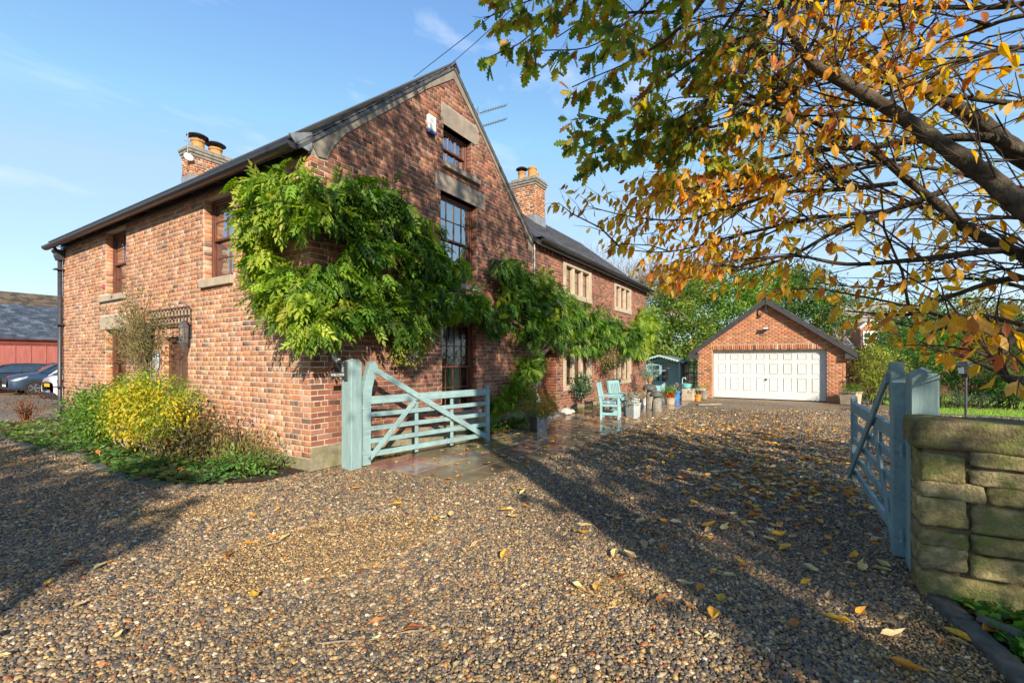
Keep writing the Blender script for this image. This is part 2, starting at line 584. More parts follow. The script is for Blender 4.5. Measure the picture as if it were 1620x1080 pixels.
M_wist = leafmat('wisteria_leaf', .45, .42)
M_aut = leafmat('autumn_leaf', .5, .58)
M_dead = mat('fallen_leaf_skin', (1, 1, 1), (.7, .68, .62), rough=.6, scale=12, attr=True, trans=.15)
M_soil = mat('damp_soil', (.06, .042, .028), (.028, .02, .014), rough=1, scale=12, bump=1, bscale=30, dist=.03)
M_stonewall = mat('mossy_wall_stone', (.60, .51, .29), (.25, .21, .12), rough=.95, scale=17, broad=(4.5, .45, 1.35), bump=1.0, bscale=55, dist=.03, attr=True, stain=((.22, .23, .07), 6, .46, .60), detail=10)
M_walljoint = mat('dark_wall_joint', (.24, .20, .13), (.06, .05, .03), rough=1, scale=9, bump=1, bscale=20, dist=.03)
M_kerb = mat('dark_edging_stone', (.13, .13, .115), (.05, .052, .046), rough=.8, scale=8, bump=.7, bscale=20, dist=.02, stain=((.07, .09, .03), 6, .55, .8))
M_flag = mat('wet_stone_flag', (1.1, 1.05, 1), (.55, .5, .48), rough=.16, scale=2.2, bump=.22, bscale=5, dist=.012, attr=True, spec=.6, roughvar=.13, stain=((.055, .06, .03), 3, .56, .85))
M_joint = mat('wet_flag_joint', (.30, .24, .15), (.14, .11, .07), rough=.45, scale=9, bump=.5)
M_rock = mat('grey_weathered_stone', (.30, .27, .23), (.15, .135, .115), rough=.95, scale=6, bump=.6, bscale=22, dist=.02, stain=((.18, .17, .09), 5, .55, .8))
M_whiterock = mat('whitewashed_rock', (.6, .56, .52), (.36, .33, .3), rough=.95, scale=6, bump=.5, bscale=15)
M_terra = mat('terracotta_pot', (.45, .19, .08), (.34, .13, .05), rough=.85, scale=8)
M_greypot = mat('pale_grey_planter', (.40, .42, .42), (.28, .30, .30), rough=.6, scale=5)
M_zinc = mat('zinc_planter', (.30, .31, .32), (.2, .21, .22), rough=.35, scale=4, metal=.7)

# ------------------------------------------------------------------ gravel, ground
def gravel_material():
    m = bpy.data.materials.new('driveway_gravel')
    m.use_nodes = True
    t = m.node_tree
    N, k = t.nodes, t.links.new
    b = N['Principled BSDF']
    b.inputs['Roughness'].default_value = .62
    tcn = N.new('ShaderNodeTexCoord')
    nd = N.new('ShaderNodeTexNoise'); nd.inputs['Scale'].default_value = 30; nd.inputs['Detail'].default_value = 2
    k(tcn.outputs['Object'], nd.inputs['Vector'])
    mxv = N.new('ShaderNodeMix'); mxv.data_type = 'VECTOR'; mxv.inputs['Factor'].default_value = .03
    k(tcn.outputs['Object'], mxv.inputs['A']); k(nd.outputs['Color'], mxv.inputs['B'])
    v = N.new('ShaderNodeTexVoronoi'); v.inputs['Scale'].default_value = 46; v.feature = 'F1'
    v2 = N.new('ShaderNodeTexVoronoi'); v2.inputs['Scale'].default_value = 46; v2.feature = 'DISTANCE_TO_EDGE'
    k(mxv.outputs['Result'], v.inputs['Vector']); k(mxv.outputs['Result'], v2.inputs['Vector'])
    sx = N.new('ShaderNodeSeparateColor')
    k(v.outputs['Color'], sx.inputs[0])
    rp = N.new('ShaderNodeValToRGB')
    e = rp.color_ramp.elements
    e[0].color = (.09, .077, .062, 1); e[0].position = 0
    e[1].color = (.52, .44, .34, 1); e[1].position = 1
    for p, c in ((.25, (.15, .123, .092)), (.45, (.225, .168, .105)), (.62, (.29, .21, .12)), (.8, (.36, .275, .165)), (.92, (.34, .18, .09))):
        x = e.new(p); x.color = (*c, 1)
    k(sx.outputs[0], rp.inputs[0])
    er = N.new('ShaderNodeMapRange'); er.inputs['From Max'].default_value = .16; er.inputs['To Min'].default_value = .45
    k(v2.outputs['Distance'], er.inputs['Value'])
    ln = N.new('ShaderNodeTexNoise'); ln.inputs['Scale'].default_value = .55; ln.inputs['Detail'].default_value = 5
    k(tcn.outputs['Object'], ln.inputs['Vector'])
    lr = N.new('ShaderNodeValToRGB'); lr.color_ramp.elements[0].color = (.72, .70, .66, 1); lr.color_ramp.elements[1].color = (1.15, 1.1, .98, 1)
    lr.color_ramp.elements[0].position = .35; lr.color_ramp.elements[1].position = .65
    k(ln.outputs['Fac'], lr.inputs[0])
    m1 = N.new('ShaderNodeMix'); m1.data_type = 'RGBA'; m1.blend_type = 'MULTIPLY'; m1.inputs['Factor'].default_value = 1
    k(rp.outputs[0], m1.inputs['A']); k(lr.outputs[0], m1.inputs['B'])
    m2 = N.new('ShaderNodeMix'); m2.data_type = 'RGBA'; m2.blend_type = 'MULTIPLY'; m2.inputs['Factor'].default_value = 1
    k(m1.outputs['Result'], m2.inputs['A']); k(er.outputs[0], m2.inputs['B'])
    k(m2.outputs['Result'], b.inputs['Base Color'])
    bp = N.new('ShaderNodeBump'); bp.inputs['Strength'].default_value = .6; bp.inputs['Distance'].default_value = .006
    k(er.outputs[0], bp.inputs['Height']); k(bp.outputs[0], b.inputs['Normal'])
    return m
M_gravel = gravel_material()
M_field = mat('rough_ground_beyond', (.09, .10, .04), (.05, .055, .025), rough=1, scale=1.2, bump=.5)
M_lawn = mat('mown_lawn', (.26, .40, .05), (.16, .27, .035), rough=.9, scale=2.5, bump=.8, bscale=60, dist=.03)
M_grass = leafmat('grass_blade', .6, .35)

def sheet(name, poly, z, m, kind='structure'):
    b = MB()
    b.add([(x, y, z) for x, y in poly], [tuple(range(len(poly)))])
    return b.build(name, m, kind=kind)
sheet('ground', [(-500, -500), (900, -500), (900, 900), (-500, 900)], -.02, M_field)
sheet('gravel_drive', [(-14, -14), (17.9, -14), (17.9, -10.3), (17.9, 1.5), (17.9, 34), (-14, 34)], -.006, M_gravel)

# individual pebbles in front of the camera, laid as real stones
def pebbles():
    pc = bpy.data.collections.new('pebble_shapes')
    mp_ = bpy.data.materials.new('loose_pebble')
    mp_.use_nodes = True
    t = mp_.node_tree
    b = t.nodes['Principled BSDF']
    b.inputs['Roughness'].default_value = .5
    b.inputs['Specular IOR Level'].default_value = .4
    a = t.nodes.new('ShaderNodeAttribute'); a.attribute_type = 'INSTANCER'; a.attribute_name = 'stone'
    n = t.nodes.new('ShaderNodeTexNoise'); n.inputs['Scale'].default_value = 1.6; n.inputs['Detail'].default_value = 4
    tcn = t.nodes.new('ShaderNodeTexCoord')
    t.links.new(tcn.outputs['Object'], n.inputs['Vector'])
    mr = t.nodes.new('ShaderNodeMapRange'); mr.inputs['To Min'].default_value = .6; mr.inputs['To Max'].default_value = 1.35
    mr.inputs['From Min'].default_value = .3; mr.inputs['From Max'].default_value = .7
    t.links.new(n.outputs['Fac'], mr.inputs['Value'])
    m = t.nodes.new('ShaderNodeMix'); m.data_type = 'RGBA'; m.blend_type = 'MULTIPLY'; m.inputs['Factor'].default_value = 1
    t.links.new(a.outputs['Color'], m.inputs['A']); t.links.new(mr.outputs[0], m.inputs['B'])
    t.links.new(m.outputs['Result'], b.inputs['Base Color'])
    import bmesh
    for i in range(8):
        bm = bmesh.new()
        bmesh.ops.create_icosphere(bm, subdivisions=2 if i < 2 else 1, radius=1)
        for v_ in bm.verts:
            v_.co += Vector([nr.normal(0, .13) for _ in range(3)])
            v_.co.z *= .62
        me = bpy.data.meshes.new('pebble')
        bm.to_mesh(me); bm.free()
        me.polygons.foreach_set('use_smooth', [i % 3 != 2] * len(me.polygons))
        me.materials.append(mp_)
        o = bpy.data.objects.new('pebble', me)
        pc.objects.link(o)
    bands = ((1.3, 4.4, .0160, .0108, .0), (4.4, 7.2, .0215, .0122, .0), (7.2, 10.5, .032, .0135, 0), (10.5, 15.5, .055, .016, 0))
    P, SC = [], []
    for y0, y1, sp, r, _ in bands:
        gy = np.arange(y0, y1, sp)
        for Y in gy:
            hw = 1.16 * Y + .1
            gx = np.arange(-hw, hw, sp)
            q = np.stack([gx, np.full_like(gx, Y)], 1) + nr.uniform(-sp * .5, sp * .5, (len(gx), 2))
            P.append(q); SC.append(np.full(len(gx), r))
    P = np.concatenate(P); SC = np.concatenate(SC)
    X = CAMX + P[:, 0] * .53 + P[:, 1] * .848
    Y = CAMY - P[:, 0] * .848 + P[:, 1] * .53
    jit_ = nr.normal(0, .07, len(X)) + .07 * np.sin(X * 2.3) + .05 * np.sin(X * 5.1 + 1)
    keep = ~((X > .66 + jit_ * .5) & (Y > -2.50 + jit_ * .6)) & ~((X > -.05) & (Y > -.1)) & (Y < 12)
    # the planting bed, the foot of the stone wall
    keep &= ~((X > bed_edge(Y) - .02) & (Y > .05) & (X < .1))
    keep &= ~((X > .02) & (Y < -6.86) & (X < .55))
    keep &= ~((Y < -6.98 - .19 * (-X - .05)) & (X > -2.2) & (X < .06))
    X, Y, SC = X[keep], Y[keep], SC[keep]
    n = len(X)
    lump = np.zeros(n)
    for _ in range(10):
        kx, ky = nr.normal(0, 1.6, 2)
        lump += np.sin(kx * X + ky * Y + nr.uniform(0, 6.28)) * .0016
    Z = nr.uniform(-.002, .009, n) + lump
    pts = np.stack([X, Y, Z], 1)
    me = bpy.data.meshes.new('gravel_pebbles')
    me.vertices.add(n)
    me.vertices.foreach_set('co', pts.astype(np.float32).ravel())
    pal = np.array([(.062, .055, .052), (.105, .088, .074), (.155, .122, .085), (.215, .155, .085), (.27, .19, .095), (.20, .115, .052), (.31, .245, .16), (.25, .10, .04), (.44, .37, .27), (.32, .21, .085)])
    ww = np.array([.18, .2, .17, .13, .09, .07, .06, .035, .02, .045]); ww /= ww.sum()
    c = pal[nr.choice(len(pal), n, p=ww)] * (1 + nr.normal(0, .16, (n, 1)))
    trk = np.zeros(n)
    for _ in range(7):
        kx, ky = nr.normal(0, .9, 2)
        trk += np.sin(kx * X + ky * Y + nr.uniform(0, 6.28))
    trk = trk / 7 ** .5
    c = c * (1 + .16 * trk)[:, None] * np.array([1, 1, 1])
    c = c + (trk > .6)[:, None] * np.array([.03, .012, -.01])
    c4 = np.ones((n, 4), np.float32); c4[:, :3] = np.clip(c * np.array([1.24, 1.20, 1.14]), .02, .7)
    a_ = me.attributes.new('stone', 'FLOAT_COLOR', 'POINT'); a_.data.foreach_set('color', c4.ravel())
    s = (SC * np.exp(nr.normal(0, .30, n)) * np.where(trk > .7, .72, 1.0))[:, None] * nr.uniform(.75, 1.3, (n, 3))
    a_ = me.attributes.new('scl', 'FLOAT_VECTOR', 'POINT'); a_.data.foreach_set('vector', s.astype(np.float32).ravel())
    r = np.stack([nr.normal(0, .3, n), nr.normal(0, .3, n), nr.uniform(0, 6.28, n)], 1)
    a_ = me.attributes.new('rot', 'FLOAT_VECTOR', 'POINT'); a_.data.foreach_set('vector', r.astype(np.float32).ravel())
    me.update()
    o = bpy.data.objects.new('gravel', me)
    COL.objects.link(o)
    tag(o, 'loose wet grey and brown pebbles covering the driveway', 'gravel', kind='stuff')
    ng = bpy.data.node_groups.new('lay_pebbles', 'GeometryNodeTree')
    ng.interface.new_socket('Geometry', in_out='INPUT', socket_type='NodeSocketGeometry')
    ng.interface.new_socket('Geometry', in_out='OUTPUT', socket_type='NodeSocketGeometry')
    gi = ng.nodes.new('NodeGroupInput'); go = ng.nodes.new('NodeGroupOutput')
    ip = ng.nodes.new('GeometryNodeInstanceOnPoints')
    ci = ng.nodes.new('GeometryNodeCollectionInfo')
    ci.inputs['Collection'].default_value = pc
    ci.inputs['Separate Children'].default_value = True
    ci.inputs['Reset Children'].default_value = True
    def na(nm):
        x = ng.nodes.new('GeometryNodeInputNamedAttribute')
        x.data_type = 'FLOAT_VECTOR'
        x.inputs['Name'].default_value = nm
        return x
    r_, s_ = na('rot'), na('scl')
    e2 = ng.nodes.new('FunctionNodeEulerToRotation')
    k = ng.links.new
    k(gi.outputs[0], ip.inputs['Points'])
    k(ci.outputs[0], ip.inputs['Instance'])
    ip.inputs['Pick Instance'].default_value = True
    k(r_.outputs[0], e2.inputs[0])
    k(e2.outputs[0], ip.inputs['Rotation'])
    k(s_.outputs[0], ip.inputs['Scale'])
    k(ip.outputs[0], go.inputs[0])
    md = o.modifiers.new('lay_pebbles', 'NODES')
    md.node_group = ng
    print('pebbles', n)

BED = [(.1, -.02), (.3, -.35), (.05, -.82), (1.02, -1.5), (2.6, -1.55), (4.25, -1.32), (5.7, -1.62), (8.6, -1.62), (10.9, -1.2), (11.6, -.3)]
_by = np.array([-.4, .05, .5, 1.02, 2.6, 4.25, 5.7, 8.6, 10.9, 11.4])
_bx = np.array([-.2, -.7, -1.15, -1.5, -1.58, -1.32, -1.62, -1.62, -1.3, -.3])
def bed_edge(y):
    return np.interp(y, _by, _bx)
pebbles()
bedpoly = [(float(bed_edge(y)), y) for y in (.05, .5, 1.02, 1.8, 2.6, 3.4, 4.25, 5, 5.7, 7, 8.6, 9.8, 10.9, 11.3)]
sheet('flower_bed_soil', [(-.0, .05)] + [(0, .05)][:0] + bedpoly + [(0, 11.3)], .012, M_soil)

# edging stones of the bed
edg = thing('bed_edging', 'curved line of dark flat edging stones in front of the flower bed', 'edging', (-1.4, 4, 0))
y = .55
while y < 10.6:
    L = rng.uniform(.24, .42)
    x0, x1 = float(bed_edge(y)), float(bed_edge(y + L))
    b = MB()
    a = math.atan2(L, x1 - x0)
    hh = rng.uniform(.025, .055)
    b.M = Matrix.Translation(((x0 + x1) / 2 - .03, y + L / 2, 0)) @ Matrix.Rotation(a + rng.uniform(-.1, .1), 4, 'Z') @ Matrix.Rotation(rng.uniform(-.06, .06), 4, 'X')
    b.box(-L / 2 + .012, -rng.uniform(.06, .09), -.03, L / 2 - .012, rng.uniform(.05, .09), hh, .02)
    b.build('stone', M_kerb, edg)
    y += L

# ------------------------------------------------------------------ brick walls
def brick_mesh(col, jit=.004):
    """unit brick: x -.5...5, z -.5...5, front towards -y"""
    b = MB()
    b.col = col
    back = [(-.5, .3, -.5), (.5, .3, -.5), (.5, .3, .5), (-.5, .3, .5)]
    mid = [(-.5, -.45, -.5), (.5, -.45, -.5), (.5, -.45, .5), (-.5, -.45, .5)]
    fr = [(-.47, -1, -.42), (.47, -1, -.42), (.47, -1, .42), (-.47, -1, .42)]
    j = lambda p, sx: (p[0] + rng.uniform(-.012, .012), p[1] + rng.uniform(-.15, .15) * sx, p[2] + rng.uniform(-.05, .05))
    vs = back + [j(p, 0) for p in mid] + [j(p, 1) for p in fr]
    fs = [(8, 9, 10, 11)]
    for o_ in (0, 4):
        for i in range(4):
            i2 = (i + 1) % 4
            fs.append((o_ + i, o_ + i2, o_ + 4 + i2, o_ + 4 + i))
    b.add(vs, fs)
    return b
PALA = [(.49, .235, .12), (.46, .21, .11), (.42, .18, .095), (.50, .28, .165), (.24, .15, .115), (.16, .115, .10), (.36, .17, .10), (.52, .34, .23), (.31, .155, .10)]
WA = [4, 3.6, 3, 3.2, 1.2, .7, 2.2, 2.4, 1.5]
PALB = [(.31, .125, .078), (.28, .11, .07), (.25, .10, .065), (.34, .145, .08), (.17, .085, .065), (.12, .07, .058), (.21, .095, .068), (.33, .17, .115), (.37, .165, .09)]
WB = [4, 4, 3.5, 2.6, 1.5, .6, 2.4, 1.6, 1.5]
PALG = [(.50, .22, .115), (.47, .19, .10), (.52, .245, .13), (.42, .17, .095), (.60, .45, .35), (.14, .10, .09), (.55, .26, .13)]
WG = [5, 5, 4, 3, .9, .5, 3]
def pick(pal, wts):
    c = rng.choices(pal, wts)[0]
    k = 1 + rng.gauss(0, .12)
    return tuple(min(.85, max(.02, x * k * (1 + rng.gauss(0, .03)))) for x in c)

def brick_rects(top, openings, s0, s1, z0, course=.085, L=.235, gap=.015, bottom=None, header_every=4):
    """bricks as (s centre, z centre, length, height); top(s) is the wall head"""
    res = []
    n = 0
    zc = z0
    zmax = max(top(s0 + (s1 - s0) * i / 60) for i in range(61))
    while zc + course <= zmax + .02:
        zm = zc + course / 2
        # allowed intervals along s for this course
        iv = []
        cur = None
        steps = 400
        for i in range(steps + 1):
            s_ = s0 + (s1 - s0) * i / steps
            ok = top(s_) >= zc + course - .004
            if ok and cur is None:
                cur = s_
            if (not ok or i == steps) and cur is not None:
                iv.append((cur, s_)); cur = None
        for (a, b_, c, d) in openings:
            if c - .01 < zm < d + .01:
                niv = []
                for u, v in iv:
                    if b_ <= u or a >= v:
                        niv.append((u, v))
                    else:
                        if a - u > .03: niv.append((u, a))
                        if v - b_ > .03: niv.append((b_, v))
                iv = niv
        hd = (n % header_every == header_every - 1)
        bl = L / 2 if hd else L
        ph = (n % 2) * bl / 2
        for u, v in iv:
            k = math.floor((u - s0 + ph) / bl)
            while True:
                a = s0 - ph + k * bl
                b_ = a + bl
                if a >= v - .02:
                    break
                aa, bb = max(a, u), min(b_, v)
                jj = rng.uniform(-.004, .004)
                if bb - aa > .035:
                    res.append(((aa + bb) / 2 + jj, zm + rng.uniform(-.002, .002), bb - aa - gap, course - gap + rng.uniform(-.003, .003)))
                k += 1
        zc += course
        n += 1
    return res
FACES = {  # name: (origin, rotation about z)  local x along s, front towards -y
    'B': lambda s, z, off=0: Matrix.Translation((s, -off, z)),
    'A': lambda s, z, off=0: Matrix.Translation((-off, s, z)) @ Matrix.Rotation(R(-90), 4, 'Z'),
}
def lay(rects, place, pal, wts, depth_=.0085, nvar=36):
    """-> list of (matrix, variant mesh builder)"""
    var = [brick_mesh(pick(pal, wts)) for _ in range(nvar)]
    outl = []
    for s_, z_, l_, h_ in rects:
        M = place(s_, z_) @ Matrix.Diagonal((l_, depth_ * rng.uniform(.8, 1.25), h_, 1))
        outl.append((M, var[rng.randrange(nvar)]))
    return outl
def join_bricks(name, items, m, parent, kind='stuff'):
    vs, fs, cs = [], [], []
    n = 0
    for M, vb in items:
        A = np.array(M)
        p = np.array(vb.v) @ A[:3, :3].T + A[:3, 3]
        vs.append(p)
        fs.append(np.array([x for f in vb.f for x in f]) + n)
        cs.append(np.array(vb.c) * (1 + nr.normal(0, .06)))
        n += len(p)
    if not vs:
        return
    me = np_mesh(name, np.concatenate(vs), np.concatenate(fs), np.arange(sum(len(i[1].f) for i in items)) * 4, np.full(sum(len(i[1].f) for i in items), 4), np.concatenate(cs))
    return link(name, me, m, parent, kind)
def single_bricks(items, m, parent):
    cache = {}
    for M, vb in items:
        if id(vb) not in cache:
            me = vb.mesh('brick')
            me.materials.append(m)
            cache[id(vb)] = me
        o = bpy.data.objects.new('brick', cache[id(vb)])
        COL.objects.link(o)
        o.parent = parent
        o.matrix_parent_inverse = WM[parent.name].inverted()
        o.matrix_basis = M
def wall_back(b, place, s0, s1, z0, top, openings, th=.3):
    """solid wall behind the bricks, with the openings left out, built in columns"""
    br = sorted(set([s0, s1] + [max(s0, min(s1, v)) for o_ in openings for v in o_[:2]] + list(KINK)))
    br = [v for v in br if s0 <= v <= s1]
    for a, c in zip(br[:-1], br[1:]):
        if c - a < 1e-4: continue
        mid = (a + c) / 2
        holes = sorted([(o_[2], o_[3]) for o_ in openings if o_[0] < mid < o_[1]])
        z = z0
        segs = []
        for h0, h1 in holes:
            if h0 > z + .001: segs.append((z, h0, h0))
            z = h1
        segs.append((z, top(a + 1e-5), top(c - 1e-5)))
        for q0, t0, t1 in segs:
            vs = []
            for y_ in (0, th):
                for s_, zz in ((a, q0), (c, q0), (c, t1), (a, t0)):
                    vs.append(tuple(place(s_, zz) @ Vector((0, y_, 0))))
            b.add(vs, [(0, 1, 2, 3), (7, 6, 5, 4), (0, 4, 5, 1), (1, 5, 6, 2), (2, 6, 7, 3), (3, 7, 4, 0)])

house = thing('brick_house', 'old red brick house with steep gable and low wing covered in wisteria', 'house', (3, 3, 0))
RIDX, RIDZ, EAVZ = 3.3, 7.78, 4.93
def topB(s_):
    if s_ < 6.7:
        return min(EAVZ + (RIDZ - EAVZ) * s_ / RIDX, EAVZ + (RIDZ - EAVZ) * (6.65 - s_) / (6.65 - RIDX)) if s_ <= 6.65 else EAVZ
    return 4.98
KINK = [RIDX, 6.65, 6.7]
# openings (s0, s1, z0, z1)
OPB = dict(attic=(3.0, 3.95, 5.70, 6.46), bed=(2.92, 4.15, 3.30, 5.09), parlour=(2.96, 4.15, .55, 2.48), door=(6.95, 8.15, 0, 2.02),
           mull_u1=(8.6, 10.85, 3.62, 4.80), mull_u2=(13.2, 15.3, 3.62, 4.80), mull_l1=(8.6, 10.85, .72, 2.12), mull_l2=(13.2, 15.3, .72, 2.12))
LINTB = dict(attic=(2.93, 4.2, 6.46, 6.86), bed=(2.76, 4.45, 5.09, 5.46), parlour=(2.8, 4.3, 2.48, 2.84), door=(6.8, 8.35, 2.02, 2.34))
OPA = dict(ur=(2.17, 3.2, 3.14, 4.62), ul=(6.77, 7.98, 3.2, 4.70), ll=(6.77, 8.0, .85, 2.38), door=(3.83, 4.9, 0, 2.12))
XE, YE = 17.6, 11.1
placeB = FACES['B']; placeA = FACES['A']
# walls
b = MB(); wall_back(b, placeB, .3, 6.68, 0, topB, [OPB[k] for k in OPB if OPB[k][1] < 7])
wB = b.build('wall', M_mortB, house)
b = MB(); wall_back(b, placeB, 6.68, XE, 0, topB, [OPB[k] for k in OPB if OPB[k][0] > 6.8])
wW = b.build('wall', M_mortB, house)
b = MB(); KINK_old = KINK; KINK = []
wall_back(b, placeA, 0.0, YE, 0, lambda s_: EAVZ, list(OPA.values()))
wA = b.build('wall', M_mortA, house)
# closing walls at the back and far end
b = MB(); b.box(.3, YE - .3, 0, 6.65, YE, EAVZ); b.prism([(0.0, EAVZ), (6.65, EAVZ), (RIDX, RIDZ - .02)], 'y', YE - .3, YE)
b.build('wall', M_mortA, house)
b = MB(); b.box(6.35, .3, 0, 6.65, YE - .3, EAVZ)
b.build('wall', M_mortB, house)
b = MB(); b.box(XE - .3, .3, 0, XE, 6.4, 4.95); b.box(6.65, 6.1, 0, XE - .3, 6.4, 4.95); b.prism([(0.0, 4.95), (6.4, 4.95), (3.2, 7.42)], 'x', XE - .3, XE)
b.build('wall', M_mortB, house)
KINK = KINK_old
# bricks
def minus(opens, lints):
    return list(opens) + list(lints)
extraB = [(0, .27, EAVZ - .22, EAVZ + .4), (6.45, 6.72, EAVZ - .28, 5.3)]
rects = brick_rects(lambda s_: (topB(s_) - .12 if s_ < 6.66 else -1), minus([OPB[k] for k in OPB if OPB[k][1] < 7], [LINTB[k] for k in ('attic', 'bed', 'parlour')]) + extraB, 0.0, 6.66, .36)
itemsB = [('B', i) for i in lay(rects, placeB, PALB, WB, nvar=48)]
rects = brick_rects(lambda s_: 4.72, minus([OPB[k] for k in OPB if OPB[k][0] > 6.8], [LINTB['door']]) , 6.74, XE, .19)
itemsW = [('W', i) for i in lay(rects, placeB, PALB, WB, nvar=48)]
rects = brick_rects(lambda s_: 4.86, list(OPA.values()) + [(6.75, 8.28, 2.38, 2.7), (3.75, 5.0, 2.12, 2.34), (6.72, 8.28, 3.04, 3.2), (2.13, 3.26, 2.97, 3.14)], -.012, YE, .19, header_every=2)
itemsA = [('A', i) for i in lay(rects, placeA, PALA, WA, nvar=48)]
def reveal_bricks(op, plane, pal, wts, dep=.2):
    res = []
    s0, s1, z0, z1 = op
    z = .19 + math.ceil((z0 - .19) / .085) * .085
    if plane == 'B' and s0 < 6: z = .36 + math.ceil((z0 - .36) / .085) * .085
    while z + .04 < z1:
        for e, sg in ((s0, 1), (s1, -1)):
            vb = brick_mesh(pick(pal, wts))
            if plane == 'B':
                M = Matrix.Translation((e, dep / 2, z + .0425)) @ Matrix.Rotation(R(90 * sg), 4, 'Z')
            else:
                M = Matrix.Translation((dep / 2, e, z + .0425)) @ Matrix.Rotation(R(180 if sg == 1 else 0), 4, 'Z')
            res.append((M @ Matrix.Diagonal((dep - .01, .010, .074, 1)), vb))
        z += .085
    return res
revB, revA, revW = [], [], []
for k in ('attic', 'bed', 'parlour'): revB += reveal_bricks(OPB[k], 'B', PALB, WB)
revW += reveal_bricks(OPB['door'], 'B', [(.3, .1, .055), (.22, .075, .045), (.34, .13, .06)], [1, 1, 1], .3)
for k in OPA: revA += reveal_bricks(OPA[k], 'A', PALA, WA)
allb = [x for x in itemsB + itemsA + itemsW]
campos = Vector((CAMX, CAMY, EYE))
def seen_score(it):
    f, (M, vb) = it
    p = M.translation
    d = (p - campos).length
    if p.z > 4.2 or (f == 'B' and p.x < 2.6 and 1.95 < p.z < 4.4) or (f == 'A' and p.y < 2.2 and p.z > 2.0): d += 30
    if f == 'A' and p.z < .5: d += 30
    cosv = (campos.y - p.y) / -d if f != 'A' else (p.x - campos.x) / d
    return d / math.sqrt(max(.05, abs(cosv)))
allb.sort(key=seen_score)
near, far_ = allb[:300], allb[300:]
for f, wo, m in (('B', wB, M_brick), ('A', wA, M_brickA), ('W', wW, M_brick)):
    single_bricks([i for g, i in near if g == f], m, wo)
    join_bricks('brickwork', [i for g, i in far_ if g == f] + {'B': revB, 'A': revA, 'W': revW}[f], m, wo)

def ring(b, s0, s1, z0, z1, dep0, dep1, wv, plane='B'):
    """rectangular frame of bars; returns nothing"""
    for a, c, d, e in ((s0, s0 + wv, z0, z1), (s1 - wv, s1, z0, z1), (s0 + wv, s1 - wv, z0, z0 + wv), (s0 + wv, s1 - wv, z1 - wv, z1)):
        bx(b, plane, a, c, d, e, dep0, dep1)
def bx(b, plane, s0, s1, z0, z1, d0, d1, c=.004):
    if plane == 'B':
        b.box(s0, d0, z0, s1, d1, z1, c)
    else:
        b.box(d0, s0, z0, d1, s1, z1, c)
def sash_window(op, plane, cols, rows, gl, dep=.13, split=True, curtain=None, drop=0):
    s0, s1, z0, z1 = op
    b = MB(); ring(b, s0 + .004, s1 - .004, z0 + .004, z1 - .004, dep, dep + .12, .055, plane)
    W_ = b.build('window', M_wood, house)
    a0, a1, c0, c1 = s0 + .06, s1 - .06, z0 + .06, z1 - .06
    zm = (c0 + c1) / 2
    halves = ((zm - .02, c1, dep + .02), (c0, zm + .02, dep + .062)) if split else ((c0, c1, dep + .02),)
    for h0, h1, dd in halves:
        b = MB(); ring(b, a0, a1, h0, h1, dd, dd + .038, .042, plane)
        b.build('sash', M_wood, W_)
        g0, g1, k0, k1 = a0 + .042, a1 - .042, h0 + .042, h1 - .042
        for i in range(1, cols):
            s_ = g0 + (g1 - g0) * i / cols
            b = MB(); bx(b, plane, s_ - .011, s_ + .011, k0, k1, dd + .004, dd + .034, .003)
            b.build('glazing_bar', M_wood, W_)
        for j in range(1, rows):
            z_ = k0 + (k1 - k0) * j / rows
            b = MB(); bx(b, plane, g0, g1, z_ - .010, z_ + .010, dd + .006, dd + .032, .003)
            b.build('glazing_bar', M_wood, W_)
        for i in range(cols):
            for j in range(rows):
                b = MB()
                p0, p1 = g0 + (g1 - g0) * i / cols + .008, g0 + (g1 - g0) * (i + 1) / cols - .008
                q0, q1 = k0 + (k1 - k0) * j / rows + .007, k0 + (k1 - k0) * (j + 1) / rows - .007
                tl = rng.uniform(-.004, .004)
                if plane == 'B':
                    b.add([(p0, dd + .02 + tl, q0), (p1, dd + .02 - tl, q0), (p1, dd + .02, q1), (p0, dd + .02, q1)], [(0, 1, 2, 3)])
                else:
                    b.add([(dd + .02 + tl, p0, q0), (dd + .02 - tl, p1, q0), (dd + .02, p1, q1), (dd + .02, p0, q1)], [(0, 3, 2, 1)])
                b.build('pane', gl, W_)
    if curtain:
        for u0, u1 in curtain:
            b = MB()
            n = 40
            vs, fs = [], []
            for zi, zz in enumerate((z0 + .02, (z0 + z1) / 2, z1 + .02)):
                for i in range(n + 1):
                    t = i / n
                    s_ = s0 + (s1 - s0) * (u0 + (u1 - u0) * t) * (1 if zi != 1 else 1)
                    dpt = dep + .28 + .035 * math.sin(t * 38) + .01 * math.sin(t * 91 + zi)
                    vs.append((s_, dpt, zz) if plane == 'B' else (dpt, s_, zz))
            for zi in range(2):
                for i in range(n):
                    fs.append((zi * (n + 1) + i, zi * (n + 1) + i + 1, (zi + 1) * (n + 1) + i + 1, (zi + 1) * (n + 1) + i))
            b.add(vs, fs)
            b.build('curtain', M_curtain, W_, smooth=True)
    return W_
def slab(name, m, parent, plane, s0, s1, z0, z1, d0, d1, c=.008, trap=None):
    b = MB()
    if trap:
        poly = [(s0, z0), (s1 - trap, z0), (s1, z0 + trap * .6), (s1 - .05, z1 - .02), (s0 + .04, z1)]
        b.prism(poly, 'y', d0, d1)
    else:
        bx(b, plane, s0, s1, z0, z1, d0, d1, c)
    return b.build(name, m, parent)
w_ = sash_window(OPB['attic'], 'B', 3, 1, M_glassU, split=True)
slab('lintel', M_stone, w_, 'B', *LINTB['attic'], -.018, .2, trap=.12)
slab('sill', M_stone, w_, 'B', 2.95, 4.2, 5.58, 5.69, -.09, .14)
w_ = sash_window(OPB['bed'], 'B', 4, 2, M_glassU, curtain=((.5, .75),))
